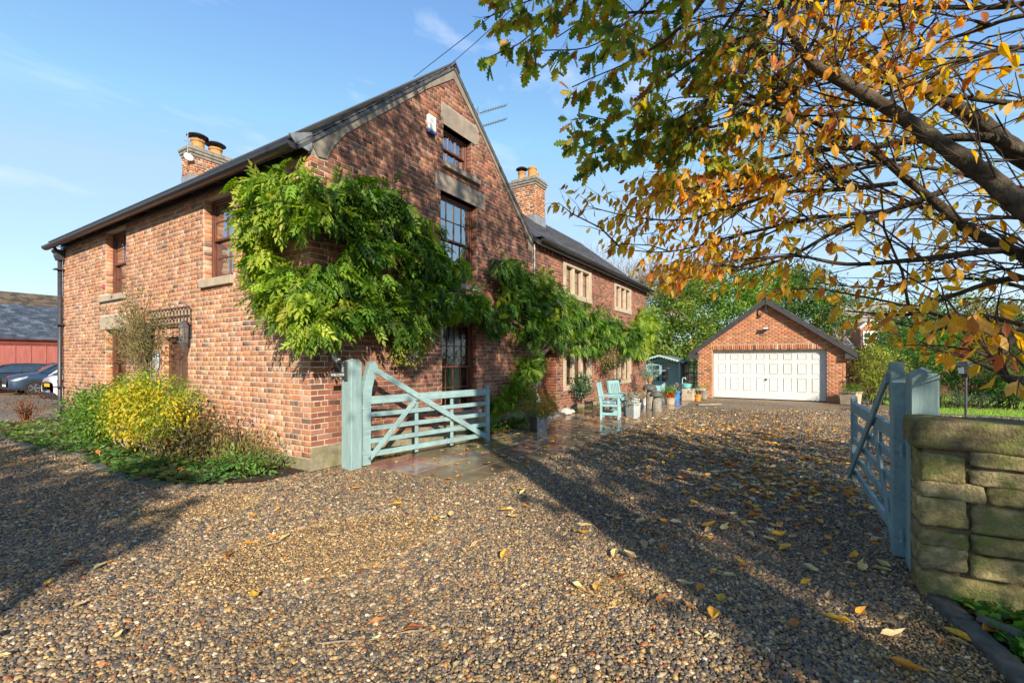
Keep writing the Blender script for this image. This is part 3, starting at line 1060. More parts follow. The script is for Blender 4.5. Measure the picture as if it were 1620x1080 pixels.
slab('lintel', M_stone, w_, 'B', *LINTB['bed'], -.018, .2, trap=.0)
slab('sill', M_stone, w_, 'B', 2.86, 4.22, 3.18, 3.29, -.06, .14)
w_ = sash_window(OPB['parlour'], 'B', 4, 2, M_glassL, curtain=((.62, .86), (-.02, .14)))
slab('lintel', M_stone, w_, 'B', *LINTB['parlour'], -.018, .2)
slab('sill', M_stone, w_, 'B', 2.86, 4.25, .43, .54, -.06, .14)
w_ = sash_window(OPA['ur'], 'A', 2, 2, M_glassU, curtain=((0, .2),))
slab('sill', M_pale, w_, 'A', 2.13, 3.26, 2.98, 3.13, -.07, .13)
w_ = sash_window(OPA['ul'], 'A', 2, 2, M_glassU)
slab('sill', M_pale, w_, 'A', 6.72, 8.28, 3.05, 3.19, -.07, .13)
w_ = sash_window(OPA['ll'], 'A', 2, 2, M_glassL)
slab('lintel', M_pale, w_, 'A', 6.75, 8.3, 2.38, 2.70, -.03, .14)

def mullion_window(op, gl):
    s0, s1, z0, z1 = op
    b = MB()
    ow = .2
    for a, c, d, e in ((s0, s0 + ow, z0, z1), (s1 - ow, s1, z0, z1), (s0 + ow, s1 - ow, z1 - ow, z1)):
        bx(b, 'B', a + .001, c - .001, d, e, -.025, .2, .012)
    W_ = b.build('window', M_pale, house)
    slab('sill', M_pale, W_, 'B', s0, s1, z0 - .02, z0 + .15, -.05, .2, .012)
    a0, a1 = s0 + ow, s1 - ow
    lw = (a1 - a0 - 2 * .14) / 3
    for i in range(3):
        u = a0 + i * (lw + .14)
        if i:
            slab('mullion', M_pale, W_, 'B', u - .138, u - .002, z0 + .152, z1 - ow - .002, -.012, .16, .02)
        b = MB(); ring(b, u, u + lw, z0 + .152, z1 - ow - .002, .10, .14, .04, 'B'); bx(b, 'B', u + .04, u + lw - .04, (z0 + z1) / 2 - .012, (z0 + z1) / 2 + .012, .103, .135)
        b.build('frame', M_wood, W_)
        for q0, q1 in ((z0 + .19, (z0 + z1) / 2 - .012), ((z0 + z1) / 2 + .012, z1 - ow - .04)):
            b = MB(); b.add([(u + .04, .12, q0), (u + lw - .04, .12, q0), (u + lw - .04, .12, q1), (u + .04, .12, q1)], [(0, 1, 2, 3)])
            b.build('pane', gl, W_)
    return W_
for k in ('mull_u1', 'mull_u2', 'mull_l1', 'mull_l2'):
    mw = mullion_window(OPB[k], M_glassU if '_u' in k else M_glassL)
    if k == 'mull_l1':
        b = MB()
        for u0, u1 in ((8.82, 9.35), (9.95, 10.6)):
            n = 16
            for i in range(n):
                x0 = u0 + (u1 - u0) * i / n; x1 = u0 + (u1 - u0) * (i + 1) / n
                ya, yb = .26 + .02 * (i % 2), .26 + .02 * ((i + 1) % 2)
                b.add([(x0, ya, .8), (x1, yb, .8), (x1, yb, 2.0), (x0, ya, 2.0)], [(0, 1, 2, 3)])
        b.build('curtain', M_curtain, mw)

# front door in the short facade, with its arch of upright bricks
b = MB(); bx(b, 'A', 3.84, 3.93, 0, 2.11, .1, .22); bx(b, 'A', 4.80, 4.895, 0, 2.11, .1, .22); bx(b, 'A', 3.93, 4.80, 2.02, 2.11, .1, .22)
dA_ = b.build('door', M_door, house)
slab('door_leaf', M_door, dA_, 'A', 3.935, 4.795, .02, 2.015, .15, .20)
for (a, c, d, e) in ((4.03, 4.33, .2, .85), (4.41, 4.71, .2, .85), (4.41, 4.71, 1.02, 1.85), (4.22, 4.35, 1.02, 1.85)):
    slab('door_panel', M_door, dA_, 'A', a, c, d, e, .135, .152, .01)
b = MB(); b.add([(.142, 3.99, 1.30), (.142, 4.15, 1.30), (.142, 4.15, 1.66), (.142, 3.99, 1.66)], [(0, 3, 2, 1)])
b.build('pane', M_greypot, dA_)
b = MB()
for k in range(4):
    b.beam((.136, 4.00 + (k % 2) * .14, 1.31 + k * .085), (.136, 4.14 - (k % 2) * .14, 1.395 + k * .085), .006, .010)
    b.beam((.134, 4.14 - (k % 2) * .14, 1.31 + k * .085), (.134, 4.00 + (k % 2) * .14, 1.395 + k * .085), .006, .010)
b.build('lead_strip', M_iron, dA_)
b = MB(); b.lathe([(.0, 0), (.035, .01), (.03, .03), (.0, .035)], n=10)
me = b.mesh('handle')
h_ = link('handle', me, mat('bright_door_brass', (.5, .45, .35), rough=.3, metal=.9), dA_)
h_.matrix_basis = Matrix.Translation((.145, 4.02, 1.05)) @ Matrix.Rotation(R(-90), 4, 'Y')
b = MB(); b.tube([(.14, 4.27, 1.14), (.115, 4.24, 1.10), (.115, 4.27, 1.04), (.115, 4.30, 1.10), (.14, 4.27, 1.14)], .008, 5)
b.build('knocker', M_iron, dA_)
its = []
for k in range(14):
    s_ = 3.79 + k * .0855
    vb = brick_mesh(pick(PALA, WA))
    its.append((placeA(s_ + .04, 2.232) @ Matrix.Diagonal((.074, .014, .205, 1)), vb))
single_bricks(its, M_brickA, dA_)

# side door of the wing: shadowed entrance with a wreath
slab('lintel', M_stone, wW, 'B', *LINTB['door'], -.02, .25)
b = MB(); bx(b, 'B', 6.96, 7.06, 0, 2.01, .28, .38); bx(b, 'B', 8.04, 8.14, 0, 2.01, .28, .38); bx(b, 'B', 7.06, 8.04, 1.92, 2.01, .28, .38)
dB_ = b.build('door', M_wood, house)
slab('door_leaf', M_wood, dB_, 'B', 7.065, 8.035, .02, 1.915, .33, .37)
for i in range(2):
    for j in range(3):
        x0 = 7.18 + i * .4
        b = MB(); b.add([(x0, .318, .85 + j * .35), (x0 + .34, .318, .85 + j * .35), (x0 + .34, .318, 1.15 + j * .35), (x0, .318, 1.15 + j * .35)], [(0, 1, 2, 3)])
        b.build('pane', mat('dark_door_glass', (.03, .035, .04), rough=.08, spec=.6), dB_)
    slab('door_panel', M_wood, dB_, 'B', 7.18 + i * .4, 7.52 + i * .4, .18, .7, .315, .332, .01)
slab('doorstep', M_stone, dB_, 'B', 6.9, 8.2, 0.006, .10, -.28, .26, .015)

# plinth
b = MB(); bx(b, 'B', .0, 6.72, .0, .355, -.03, .0, .01)
pl = b.build('plinth', M_plinth, house)
b = MB(); bx(b, 'A', -.02, 11.1, .0, .185, -.02, .0, .008)
b.build('plinth', M_plinth, house)
b = MB(); bx(b, 'B', 8.2, XE, .0, .185, -.015, .0, .008)
b.build('plinth', M_plinth, house)
# ragged foot stones at the wing door
for x_, z_, s_ in ((8.55, .12, .2), (8.95, .07, .13), (8.75, .3, .12)):
    b = MB(); b.lathe([(.02, 0), (s_, .04), (s_ * .9, s_ * .7), (s_ * .35, s_), (.01, s_ * 1.02)], x_, -.12, 0, 7)
    if z_ > .2: continue
    b.build('foot_stone', M_whiterock, house)

# dentil band under the wing eaves
b = MB()
for k in range(int((XE - 6.76) / .23)):
    b.col = pick(PALB, WB)
    b.box(6.8 + k * .23, -.055, 4.745, 6.8 + k * .23 + .115, 0.002, 4.83, .006)
for k in range(int((XE - 6.76) / .235)):
    b.col = pick(PALB, WB)
    b.box(6.78 + k * .235, -.06, 4.835, 6.78 + k * .235 + .224, 0.003, 4.905, .006)
    b.col = pick(PALB, WB)
    b.box(6.78 + k * .235, -.03, 4.68, 6.78 + k * .235 + .224, 0.003, 4.74, .006)
b.build('dentil_band', M_brick, house, kind='stuff')

# ------------------------------------------------------------------ slate roofs
def slates(name, P0, U, Vv, nu, nv, m, parent, gauge=.22, wd=.3, th=.014, pal=((1, 1, 1), (.75, .75, .78), (1.25, 1.2, 1.1), (.9, .85, .8)), rag=.012):
    """P0 eave corner, U unit along the eave, Vv unit up the slope"""
    P0, U, Vv = Vector(P0), Vector(U).normalized(), Vector(Vv).normalized()
    Nn = U.cross(Vv)
    if Nn.z < 0: Nn = -Nn
    b = MB()
    Lu = nu
    rows = int(nv / gauge)
    for j in range(rows):
        x = -(j % 2) * wd / 2
        while x < Lu - .02:
            a, c = max(0, x) + .003, min(Lu, x + wd) - .003
            x += wd
            if c - a < .03: continue
            b.col = rng.choice(pal)
            o0 = j * gauge - rng.uniform(0, rag)
            t0 = rng.uniform(-.003, .004)
            q = [P0 + U * a + Vv * o0 + Nn * (.006 + t0), P0 + U * c + Vv * o0 + Nn * (.006 + t0 + rng.uniform(-.002, .002)), P0 + U * c + Vv * (o0 + gauge * 1.6) + Nn * (-.014), P0 + U * a + Vv * (o0 + gauge * 1.6) + Nn * (-.014)]
            vs = [tuple(p) for p in q] + [tuple(p + Nn * th) for p in q]
            b.add(vs, [(0, 3, 2, 1), (4, 5, 6, 7), (0, 1, 5, 4), (1, 2, 6, 5), (2, 3, 7, 6), (3, 0, 4, 7)])
    return b.build(name, m, parent, kind='stuff')
def deck(b, P0, P1, P2, P3, th=.05):
    P = [Vector(p) for p in (P0, P1, P2, P3)]
    n = (P[1] - P[0]).cross(P[3] - P[0]).normalized()
    if n.z < 0: n = -n
    vs = [tuple(p - n * .02) for p in P] + [tuple(p - n * (.02 + th)) for p in P]
    b.add(vs, [(0, 1, 2, 3), (7, 6, 5, 4), (0, 4, 5, 1), (1, 5, 6, 2), (2, 6, 7, 3), (3, 7, 4, 0)])
sl_m = Vector((RIDX, 0, RIDZ - EAVZ)).normalized()
ov = .34
slen = math.hypot(RIDX, RIDZ - EAVZ)
eL = Vector((0, -.05, EAVZ + .04)) - sl_m * ov
b = MB(); deck(b, eL, eL + Vector((0, YE + .1, 0)), (RIDX, YE + .05, RIDZ + .04), (RIDX, -.05, RIDZ + .04))
sr = Vector((-(6.65 - RIDX), 0, RIDZ - EAVZ)).normalized()
eR = Vector((6.65, -.05, EAVZ + .04)) - sr * .2
deck(b, eR, eR + Vector((0, YE + .1, 0)), (RIDX, YE + .05, RIDZ + .04), (RIDX, -.05, RIDZ + .04))
roof = b.build('roof', M_slate, house)
slates('slates', eL, (0, 1, 0), sl_m, YE + .1, slen + ov, M_slate, roof)
slates('slates', eR, (0, 1, 0), sr, YE + .1, math.hypot(6.65 - RIDX, RIDZ - EAVZ) + .2, M_slate, roof)
for k in range(24):
    b = MB(); y0 = -.08 + k * .47
    b.prism([(RIDX - .16, RIDZ + -.06), (RIDX, RIDZ + .1), (RIDX + .16, RIDZ - .06), (RIDX + .14, RIDZ - .10), (RIDX, RIDZ + .06), (RIDX - .14, RIDZ - .10)], 'y', y0, y0 + .455)
    b.build('ridge_tile', M_slate, roof)
# wing roof
WE, WR, WRZ = 4.98, 3.2, 7.46
sw = Vector((0, WR, WRZ - WE)).normalized()
e0 = Vector((6.7, 0, WE + .04)) - sw * .3
b = MB(); deck(b, e0, e0 + Vector((XE - 6.7 + .12, 0, 0)), (XE + .12, WR, WRZ + .04), (6.7, WR, WRZ + .04))
sb_ = Vector((0, -WR, WRZ - WE)).normalized()
e1 = Vector((6.7, 6.4, WE + .04)) - sb_ * .3
deck(b, e1, e1 + Vector((XE - 6.7 + .12, 0, 0)), (XE + .12, WR, WRZ + .04), (6.7, WR, WRZ + .04))
roofw = b.build('roof', M_slate, house)
slates('slates', e0, (1, 0, 0), sw, XE - 6.7 + .12, math.hypot(WR, WRZ - WE) + .3, M_slate, roofw)
slates('slates', e1, (1, 0, 0), sb_, XE - 6.7 + .12, math.hypot(WR, WRZ - WE) + .3, M_slate, roofw)
for k in range(23):
    b = MB(); x0 = 6.75 + k * .47
    b.prism([(WR - .15, WRZ - .05), (WR, WRZ + .1), (WR + .15, WRZ - .05), (WR, WRZ + .055)], 'x', x0, x0 + .455)
    b.build('ridge_tile', M_slate, roofw)
# cement fillet along the gable and the kneeler at its foot
def band(s0, z0, s1, z1, wv, d0, d1, name='verge_band', m=M_render):
    d = Vector((s1 - s0, z1 - z0)); n = Vector((-d.y, d.x)).normalized()
    if n.y > 0: n = -n
    b = MB()
    b.prism([(s0, z0), (s1, z1), (s1 + n.x * wv, z1 + n.y * wv), (s0 + n.x * wv, z0 + n.y * wv)], 'y', d0, d1)
    return b.build(name, m, house)
b = MB()
kL = (RIDZ - EAVZ) / RIDX
kR = (RIDZ - EAVZ) / (6.65 - RIDX)
b.prism([(0, EAVZ), (RIDX, RIDZ), (RIDX, RIDZ - .25), (RIDX - .8, RIDZ - .8 * kL - .17), (.62, EAVZ + .62 * kL - .20), (.40, EAVZ + .06), (.27, EAVZ - .20), (.12, EAVZ - .22), (.0, EAVZ - .05)], 'y', -.026, -.001)
b.build('verge_band', M_render, house)
b = MB()
b.prism([(RIDX, RIDZ), (6.68, EAVZ - .02), (6.68, EAVZ - .20), (6.5, EAVZ - .06), (RIDX + .8, RIDZ - .8 * kR - .15), (RIDX, RIDZ - .25)], 'y', -.027, -.0015)
b.build('verge_band', M_render, house)
# gutters
def gutter(name, P0, P1, out_dir, r=.065, m=M_black, parent=house):
    P0, P1 = Vector(P0), Vector(P1)
    o_ = Vector(out_dir)
    b = MB()
    vs, fs = [], []
    n = 7
    for P in (P0, P1):
        for k in range(n):
            t = math.pi * k / (n - 1)
            vs.append(tuple(P + o_ * (math.cos(t) * r) - Vector((0, 0, math.sin(t) * r))))
        for k in range(n):
            t = math.pi * k / (n - 1)
            vs.append(tuple(P + o_ * (math.cos(t) * (r - .006)) - Vector((0, 0, math.sin(t) * (r - .006)))))
    for k in range(n - 1):
        fs.append((k, k + 1, 2 * n + k + 1, 2 * n + k))
        fs.append((n + k, 3 * n + k, 3 * n + k + 1, n + k + 1))
    fs.append(tuple(range(n))); fs.append(tuple(range(2 * n, 3 * n))[::-1])
    b.add(vs, fs)
    return b.build(name, m, parent, smooth=False)
g = gutter('gutter', (-.29, -.02, 4.77), (-.29, YE + .25, 4.75), (-1, 0, 0), .092)
b = MB()
b.box(-.05, -.03, 4.70, -.012, YE, 4.86, .005)      # fascia
b.box(-.30, -.0, 4.84, -.05, YE, 4.862)             # soffit boards under the slates
b.build('fascia', M_black, house)
b = MB(); b.prism([(-.36, 4.86), (-.0, 5.02), (-.0, 4.80), (-.05, 4.72), (-.26, 4.76)], 'y', -.045, -.02)
b.build('eaves_cap', M_lead, house)
for k in range(12):
    y_ = .35 + k * .93
    b = MB(); b.tube([(-.05, y_, 4.80), (-.20, y_, 4.665), (-.28, y_, 4.672), (-.362, y_, 4.76), (-.362, y_, 4.775)], .009, 5)
    b.tube([(-.30, y_ + .1, 4.83), (-.205, y_ + .1, 4.70)], .008, 4)
    b.build('gutter_bracket', M_iron, house)
g = gutter('gutter', (6.72, -.30, 4.93), (XE + .16, -.30, 4.93), (0, -1, 0), .065)
b = MB(); b.box(6.72, -.06, 4.91, XE, -.02, 5.02, .004); b.box(6.72, -.27, 4.985, XE + .1, -.06, 5.0)
b.build('fascia', M_black, house)
for k in range(11):
    x_ = 7.1 + k
    b = MB(); b.tube([(x_, -.06, 4.93), (x_, -.2, 4.86), (x_, -.3, 4.86), (x_, -.37, 4.94)], .008, 5)
    b.build('gutter_bracket', M_iron, house)
# hopper and downpipe at the far end of the short facade
b = MB()
b.M = Matrix.Translation((-.085, YE - .1, 0))
b.prism([(-.14, 4.66), (.12, 4.66), (.12, 4.60), (.10, 4.56), (.10, 4.5), (.06, 4.38), (-.06, 4.38), (-.10, 4.5), (-.10, 4.56), (-.14, 4.60)], 'y', -.13, .13)
hp = b.build('hopper_head', M_iron, house)
b = MB(); b.tube([(-.085, YE - .1, 4.40), (-.085, YE - .1, .28), (-.12, YE - .1, .12), (-.2, YE - .1, .05)], .05, 12)
b.tube([(-.2, YE - .1, 4.72), (-.15, YE - .1, 4.64)], .04, 8)
dp = b.build('downpipe', M_iron, house, smooth=True)
for z_ in (.9, 2.6, 4.1):
    b = MB(); b.lathe([(.06, 0), (.062, .06)], -.085, YE - .1, z_, 12); b.box(-.2, YE - .22, z_ + .015, -.0, YE + .02, z_ + .045)
    b.build('pipe_collar', M_iron, dp)
b = MB(); b.tube([(6.74, -.02, 4.92), (6.74, -.035, 4.7), (6.74, -.035, 2.9)], .016, 6)
b.build('overflow_pipe', M_white, house, smooth=True)

# chimneys
def chimney(x0, x1, y0, y1, z0, z1, pots, cowls, flash):
    b = MB(); b.box(x0 + .012, y0 + .012, z0, x1 - .012, y1 - .012, z1)
    ch = b.build('chimney', M_mortA, roof)
    items = []
    for (a, c, pl, fix) in ((x0, x1, 'B', y0), (y0, y1, 'A', x0)):
        rr = brick_rects(lambda s_: z1 - .2, [], a, c, flash, course=.08, L=.235)
        if pl == 'B':
            items += lay(rr, lambda s_, z_, f=fix: Matrix.Translation((s_, f + .012, z_)), PALA, WA, .018)
        else:
            items += lay(rr, lambda s_, z_, f=fix: Matrix.Translation((f + .012, s_, z_)) @ Matrix.Rotation(R(-90), 4, 'Z'), PALA, WA, .018)
        rr = brick_rects(lambda s_: z1 - .2, [], a, c, flash, course=.08, L=.235)
        if pl == 'B':
            items += lay(rr, lambda s_, z_, f=y1: Matrix.Translation((s_, f - .012, z_)) @ Matrix.Rotation(R(180), 4, 'Z'), PALA, WA, .018)
        else:
            items += lay(rr, lambda s_, z_, f=x1: Matrix.Translation((f - .012, s_, z_)) @ Matrix.Rotation(R(90), 4, 'Z'), PALA, WA, .018)
    jb = join_bricks('brickwork', items, M_brickA, ch)
    b = MB()
    for e, q0, q1 in ((.03, z1 - .30, z1 - .21), (.065, z1 - .208, z1 - .12), (.09, z1 - .118, z1 - .03), (.03, z1 - .028, z1 + .04)):
        b.box(x0 - e, y0 - e, q0, x1 + e, y1 + e, q1, .012)
    b.build('chimney_cap', M_rock, ch)
    b = MB()
    sl = [(x0 - .02, y0 - .02, x1 + .02, y0), (x0 - .02, y0, x0, y1 + .02), (x0, y1, x1 + .02, y1 + .02), (x1, y0, x1 + .02, y1)]
    for q in sl:
        b.box(q[0], q[1], z0 + .1, q[2], q[3], flash + .06)
    b.build('flashing', M_lead, ch)
    for i, (px_, py_, r_, hh) in enumerate(pots):
        b = MB()
        b.lathe([(r_ * 1.08, 0), (r_ * 1.05, .05), (r_ * .92, .1), (r_ * .85, hh - .08), (r_ * .98, hh - .06), (r_ * .98, hh), (r_ * .78, hh), (r_ * .74, hh - .1)], px_, py_, z1 + .02, 14, close=False)
        p_ = b.build('chimney_pot', M_pot, ch, smooth=False)
        if cowls[i]:
            b = MB()
            b.lathe([(r_ * 1.5, hh + .13), (r_ * 1.45, hh + .15), (r_ * .9, hh + .21), (.01, hh + .235), (.01, hh + .19), (r_ * 1.4, hh + .125)], px_, py_, z1, 14, close=False)
            for k in range(4):
                t = k * math.pi / 2 + .4
                b.beam((px_ + r_ * .8 * math.cos(t), py_ + r_ * .8 * math.sin(t), z1 + hh - .05), (px_ + r_ * .9 * math.cos(t), py_ + r_ * .9 * math.sin(t), z1 + hh + .16), .015, .02)
            b.build('cowl', M_iron, ch)
    return ch
c1x, c1y = 2.75, 10.1
ch1 = chimney(2.75, 4.0, 10.2, 10.75, 7.0, 8.45, ((3.08, 10.47, .21, .33), (3.62, 10.47, .21, .27)), (1, 1), 7.5)
ch2 = chimney(11.25, 12.05, 2.45, 3.5, 6.6, 8.72, ((11.5, 3.2, .16, .36), (11.52, 2.74, .19, .44), (11.85, 2.78, .15, .36)), (1, 0, 0), 7.2)

# ------------------------------------------------------------------ fittings on the house
# alarm box
al = thing('alarm_box', 'white alarm box with blue base high on the brick gable', 'alarm box', (2.58, -.06, 6.05))
slab('box_cover', M_white, al, 'B', 2.47, 2.69, 6.12, 6.42, -.10, -.014, .02)
slab('box_base', mat('blue_plastic', (.02, .07, .30), rough=.4), al, 'B', 2.475, 2.685, 6.06, 6.118, -.095, -.014, .012)
# tv aerial behind the gable verge
A0 = Vector(on_y(757, 200, 1.2))
ae = thing('tv_aerial', 'grey double rooftop TV aerial on a short mast behind the gable', 'aerial', tuple(A0))
b = MB(); b.tube([A0 + Vector((0, 0, -1.2)), A0 + Vector((0, 0, .42))], .018, 6)
b.build('mast', M_lead, ae)
for dz in (.36, -.02):
    p = A0 + Vector((.02, 0, dz))
    d = Vector((.84, -.5, .50)).normalized()
    sd = Vector((.53, .848, 0)).normalized() * 1
    b = MB(); b.tube([p - d * .15, p + d * .95], .01, 5)
    u = Vector((0, 0, 1))
    for k in range(11):
        q = p + d * (.12 + k * .078)
        b.tube([q - u * .05 + sd * .0, q + u * .05], .004, 4)
        b.tube([q - sd * .14, q + sd * .14], .004, 4)
    b.build('antenna_arm', M_iron, ae)
    b = MB()
    for k in range(5):
        b.tube([p - d * .1 - sd * .2 + u * (.12 - k * .06), p - d * .1 + sd * .2 + u * (.12 - k * .06)], .005, 4)
    b.build('reflector', M_iron, ae)
# small aerial on the left chimney
sa = thing('satellite_aerial', 'small pale aerial clamped to the left chimney stack', 'aerial', (2.6, 10.35, 8.1))
b = MB(); b.tube([(2.66, 10.15, 7.95), (2.66, 10.15, 8.8)], .015, 6)
b.tube([(2.66, 10.1, 8.62), (2.9, 10.05, 8.72)], .01, 5); b.tube([(2.55, 10.15, 8.52), (2.78, 10.15, 8.52)], .01, 5)
b.build('mast', M_lead, sa)
b = MB(); b.lathe([(.0, .03), (.08, .02), (.13, .0), (.14, -.015)], n=12)
d_ = link('dish', b.mesh('dish'), M_white, sa)
d_.matrix_basis = Matrix.Translation((2.68, 10.12, 8.05)) @ Matrix.Rotation(R(70), 4, 'X')

M_lant = mat('dull_lantern_metal', (.10, .105, .11), (.06, .06, .065), rough=.5, scale=8)
# lanterns
def lantern(y_, z_, label):
    t = thing('wall_lantern', label, 'lantern', (-.10, y_, z_), 0, 'lanterns beside the front door')
    r = .085
    b = MB(); b.box(-.012, y_ - .05, z_ - .05, -.03, y_ + .05, z_ + .2, .01); b.tube([(-.03, y_, z_ + .16), (-.08, y_, z_ + .26), (-.13, y_, z_ + .24)], .012, 6)
    b.build('bracket', M_iron, t)
    b = MB(); b.lathe([(r * 1.12, .14), (r * 1.1, .16), (r * .6, .23), (.02, .26), (.015, .31)], -.13, y_, z_, 6)
    b.build('cap', M_lant, t)
    b = MB(); b.lathe([(.02, -.30), (.03, -.24), (r * .6, -.2), (r * 1.0, -.14), (r * 1.0, -.12)], -.13, y_, z_, 6)
    b.build('base', M_lant, t)
    b = MB(); b.lathe([(r * .85, -.12), (r * .98, .14)], -.13, y_, z_, 6)
    b.build('glass', glass('lantern_glass', .25, (.8, .8, .78)), t)
    b = MB()
    for k in range(6):
        a = k * math.pi / 3
        b.beam((-.13 + r * .88 * math.cos(a), y_ + r * .88 * math.sin(a), z_ - .12), (-.13 + r * 1.02 * math.cos(a), y_ + r * 1.02 * math.sin(a), z_ + .14), .01, .01)
    b.build('cage', M_lant, t)
    b = MB(); b.lathe([(.012, -.1), (.02, -.02), (.03, .03), (.0, .07)], -.13, y_, z_, 8)
    b.build('bulb', M_greypot, t)
lantern(5.30, 2.12, 'grey hexagonal wall lantern nearer the climbing rose, left of the front door')
lantern(3.68, 2.13, 'grey hexagonal wall lantern on bare brick right of the front door')
# door trellis
M_trel = mat('weathered_trellis_wood', (.38, .30, .23), (.24, .19, .15), rough=.9, scale=6)
tr = thing('door_trellis', 'dark wooden ladder trellis fixed over the front door', 'trellis', (-.1, 4.45, 2.5))
for z_ in (2.36, 2.5, 2.66):
    b = MB(); b.box(-.115, 3.56, z_ - .013, -.08, 5.34, z_ + .013, .004); b.build('rail', M_door, tr)
for k in range(13):
    y_ = 3.62 + k * .14
    b = MB(); b.box(-.08, y_ - .013, 2.33, -.055, y_ + .013, 2.69, .003); b.build('slat', M_trel, tr)
# fan lattice where the rose climbs
lt = thing('rose_trellis', 'weathered lattice trellis behind the climbing rose', 'trellis', (-.05, 5.45, 0))
for k in range(5):
    y_ = 5.38 + k * .09
    b = MB(); b.box(-.045, y_ - .01, .3, -.03, y_ + .01, 2.35, .003); b.build('slat', M_palebark, lt)
for k in range(9):
    b = MB(); b.box(-.058, 5.33, .45 + k * .22, -.046, 5.79, .47 + k * .22, .003); b.build('slat', M_palebark, lt)
# plaque
pq = MB(); pq.lathe([(.0, .02), (.13, .02), (.15, .01), (.16, 0)], n=20)
po = link('wall_plaque', pq.mesh('wall_plaque'), M_greypot)
po.matrix_basis = Matrix.Translation((-.03, 5.14, 1.66)) @ Matrix.Rotation(R(-90), 4, 'Y') @ Matrix.Diagonal((1.5, .95, 1, 1))
tag(po, 'grey oval relief plaque on the bricks left of the front door', 'plaque')

# ------------------------------------------------------------------ paving
pav = [(.27, .185, .12), (.26, .18, .12), (.34, .25, .155), (.23, .185, .135), (.28, .19, .125), (.19, .145, .105), (.30, .225, .15)]
b = MB(); b.box(.66, -2.52, -.03, 16.4, -.03, .0)
terr = b.build('terrace', M_joint, kind='structure')
y0 = -2.5
for ri, rh in enumerate((.48, .6, .46, .56, .38)):
    x = .68
    while x < 16.3:
        wd = rng.choice((.42, .55, .62, .8, .9))
        if x + wd > 16.35: wd = 16.35 - x
        b = MB(); b.col = tuple(v * rng.uniform(.8, 1.2) for v in rng.choice(pav))
        tl = rng.uniform(-.003, .003)
        b.M = Matrix.Translation((x + wd / 2, y0 + rh / 2, 0)) @ Matrix.Rotation(rng.uniform(-.006, .006), 4, 'Y') @ Matrix.Rotation(rng.uniform(-.006, .006), 4, 'X')
        if ri == 0: e0_ = rng.uniform(-.12, .0)
        else: e0_ = 0
        b.box(-wd / 2 + .007, -rh / 2 + .007 + e0_, -.02, wd / 2 - .007, rh / 2 - .007, .014 + tl, .006)
        b.build('flagstone', M_flag, terr)
        x += wd
    y0 += rh

# ------------------------------------------------------------------ gates and posts
def gate(name, loc, rz, side, label):
    """heel at the origin, runs along +x; the braces are on the side*-y face"""
    t = thing(name, label, 'gate', (0, 0, 0), 0, 'pair of five-bar driveway gates')
    L = 2.8
    sd = -side
    m = M_blue
    # heel stile with a swept head
    b = MB()
    prof = []
    b.prism([(-.01, .03), (.125, .03), (.125, 1.02), (.15, 1.22), (.20, 1.40), (.245, 1.50), (.25, 1.57), (.21, 1.625), (.15, 1.635), (.10, 1.60), (.04, 1.40), (-.01, 1.18)], 'y', -.045, .045)
    b.build('heel_stile', m, t)
    b = MB(); b.box(L - .09, -.035, .02, L, .035, 1.14, .008); b.prism([(L - .09, 1.14), (L, 1.14), (L - .01, 1.17), (L - .08, 1.17)], 'y', -.033, .033)
    b.build('end_stile', m, t)
    b = MB(); b.box(.125, -.032, .965, L - .09, .032, 1.09, .008); b.build('top_rail', m, t)
    for z_, h_ in ((.80, .075), (.585, .075), (.385, .075), (.18, .085)):
        b = MB(); b.box(.125, -.018, z_ - h_ / 2, L - .09, .018, z_ + h_ / 2, .006); b.build('rail', m, t)
    for x_ in (1.05, 1.85):
        b = MB(); b.box(x_ - .035, .018 * -sd, .08, x_ + .035, -sd * .038, 1.0, .005); b.build('upright', m, t)
    b = MB(); b.beam((.2, sd * .055, 1.50), (L - .05, sd * .055, .10), .028, .095, (0, 0, 1), .006); b.build('brace', m, t)
    b = MB(); b.beam((.09, sd * .032, .10), (.98, sd * .032, .97), .026, .085, (0, 0, 1), .006); b.build('brace', m, t)
    for z_ in (.92, .22):
        b = MB(); b.box(-.06, -.02, z_ - .02, .16, .02 - sd * .0, z_ + .02, .004); b.box(-.02, -.052, z_ - .03, .12, .052, z_ + .03, .004)
        b.tube([(-.05, 0, z_ - .06), (-.05, 0, z_ + .05)], .014, 8)
        b.build('hinge', m, t)
    t.location = loc
    t.rotation_euler = (0, 0, rz)
    return t
gate('driveway_gate', (.60, -.42, .0), math.atan2(-.45, 2.74), 1, 'pale blue-green five-bar gate folded back against the brick wall')
gate('driveway_gate', (.735, -6.86, 0), math.atan2(.09, 2.9), -1, 'blue-green five-bar gate swung open beside the stone wall')
def gpost(x0, y0, x1, y1, h, label):
    b = MB()
    b.box(x0, y0, -.05, x1, y1, h - .05, .012)
    cx_, cy_ = (x0 + x1) / 2, (y0 + y1) / 2
    i = .012
    b.add([(x0 + i, y0 + i, h - .051), (x1 - i, y0 + i, h - .051), (x1 - i, y1 - i, h - .051), (x0 + i, y1 - i, h - .051), (cx_, cy_, h)], [(0, 1, 4), (1, 2, 4), (2, 3, 4), (3, 0, 4)])
    o = b.build('gate_post', M_post)
    return tag(o, label, 'gate post', 'posts of the driveway gates')
gpost(.355, -.47, .56, -.24, 1.68, 'square blue-green post carrying the welcome sign beside the brick wall')
gpost(.50, -7.06, .685, -6.885, 1.60, 'square weathered blue-green post behind the end of the stone wall')
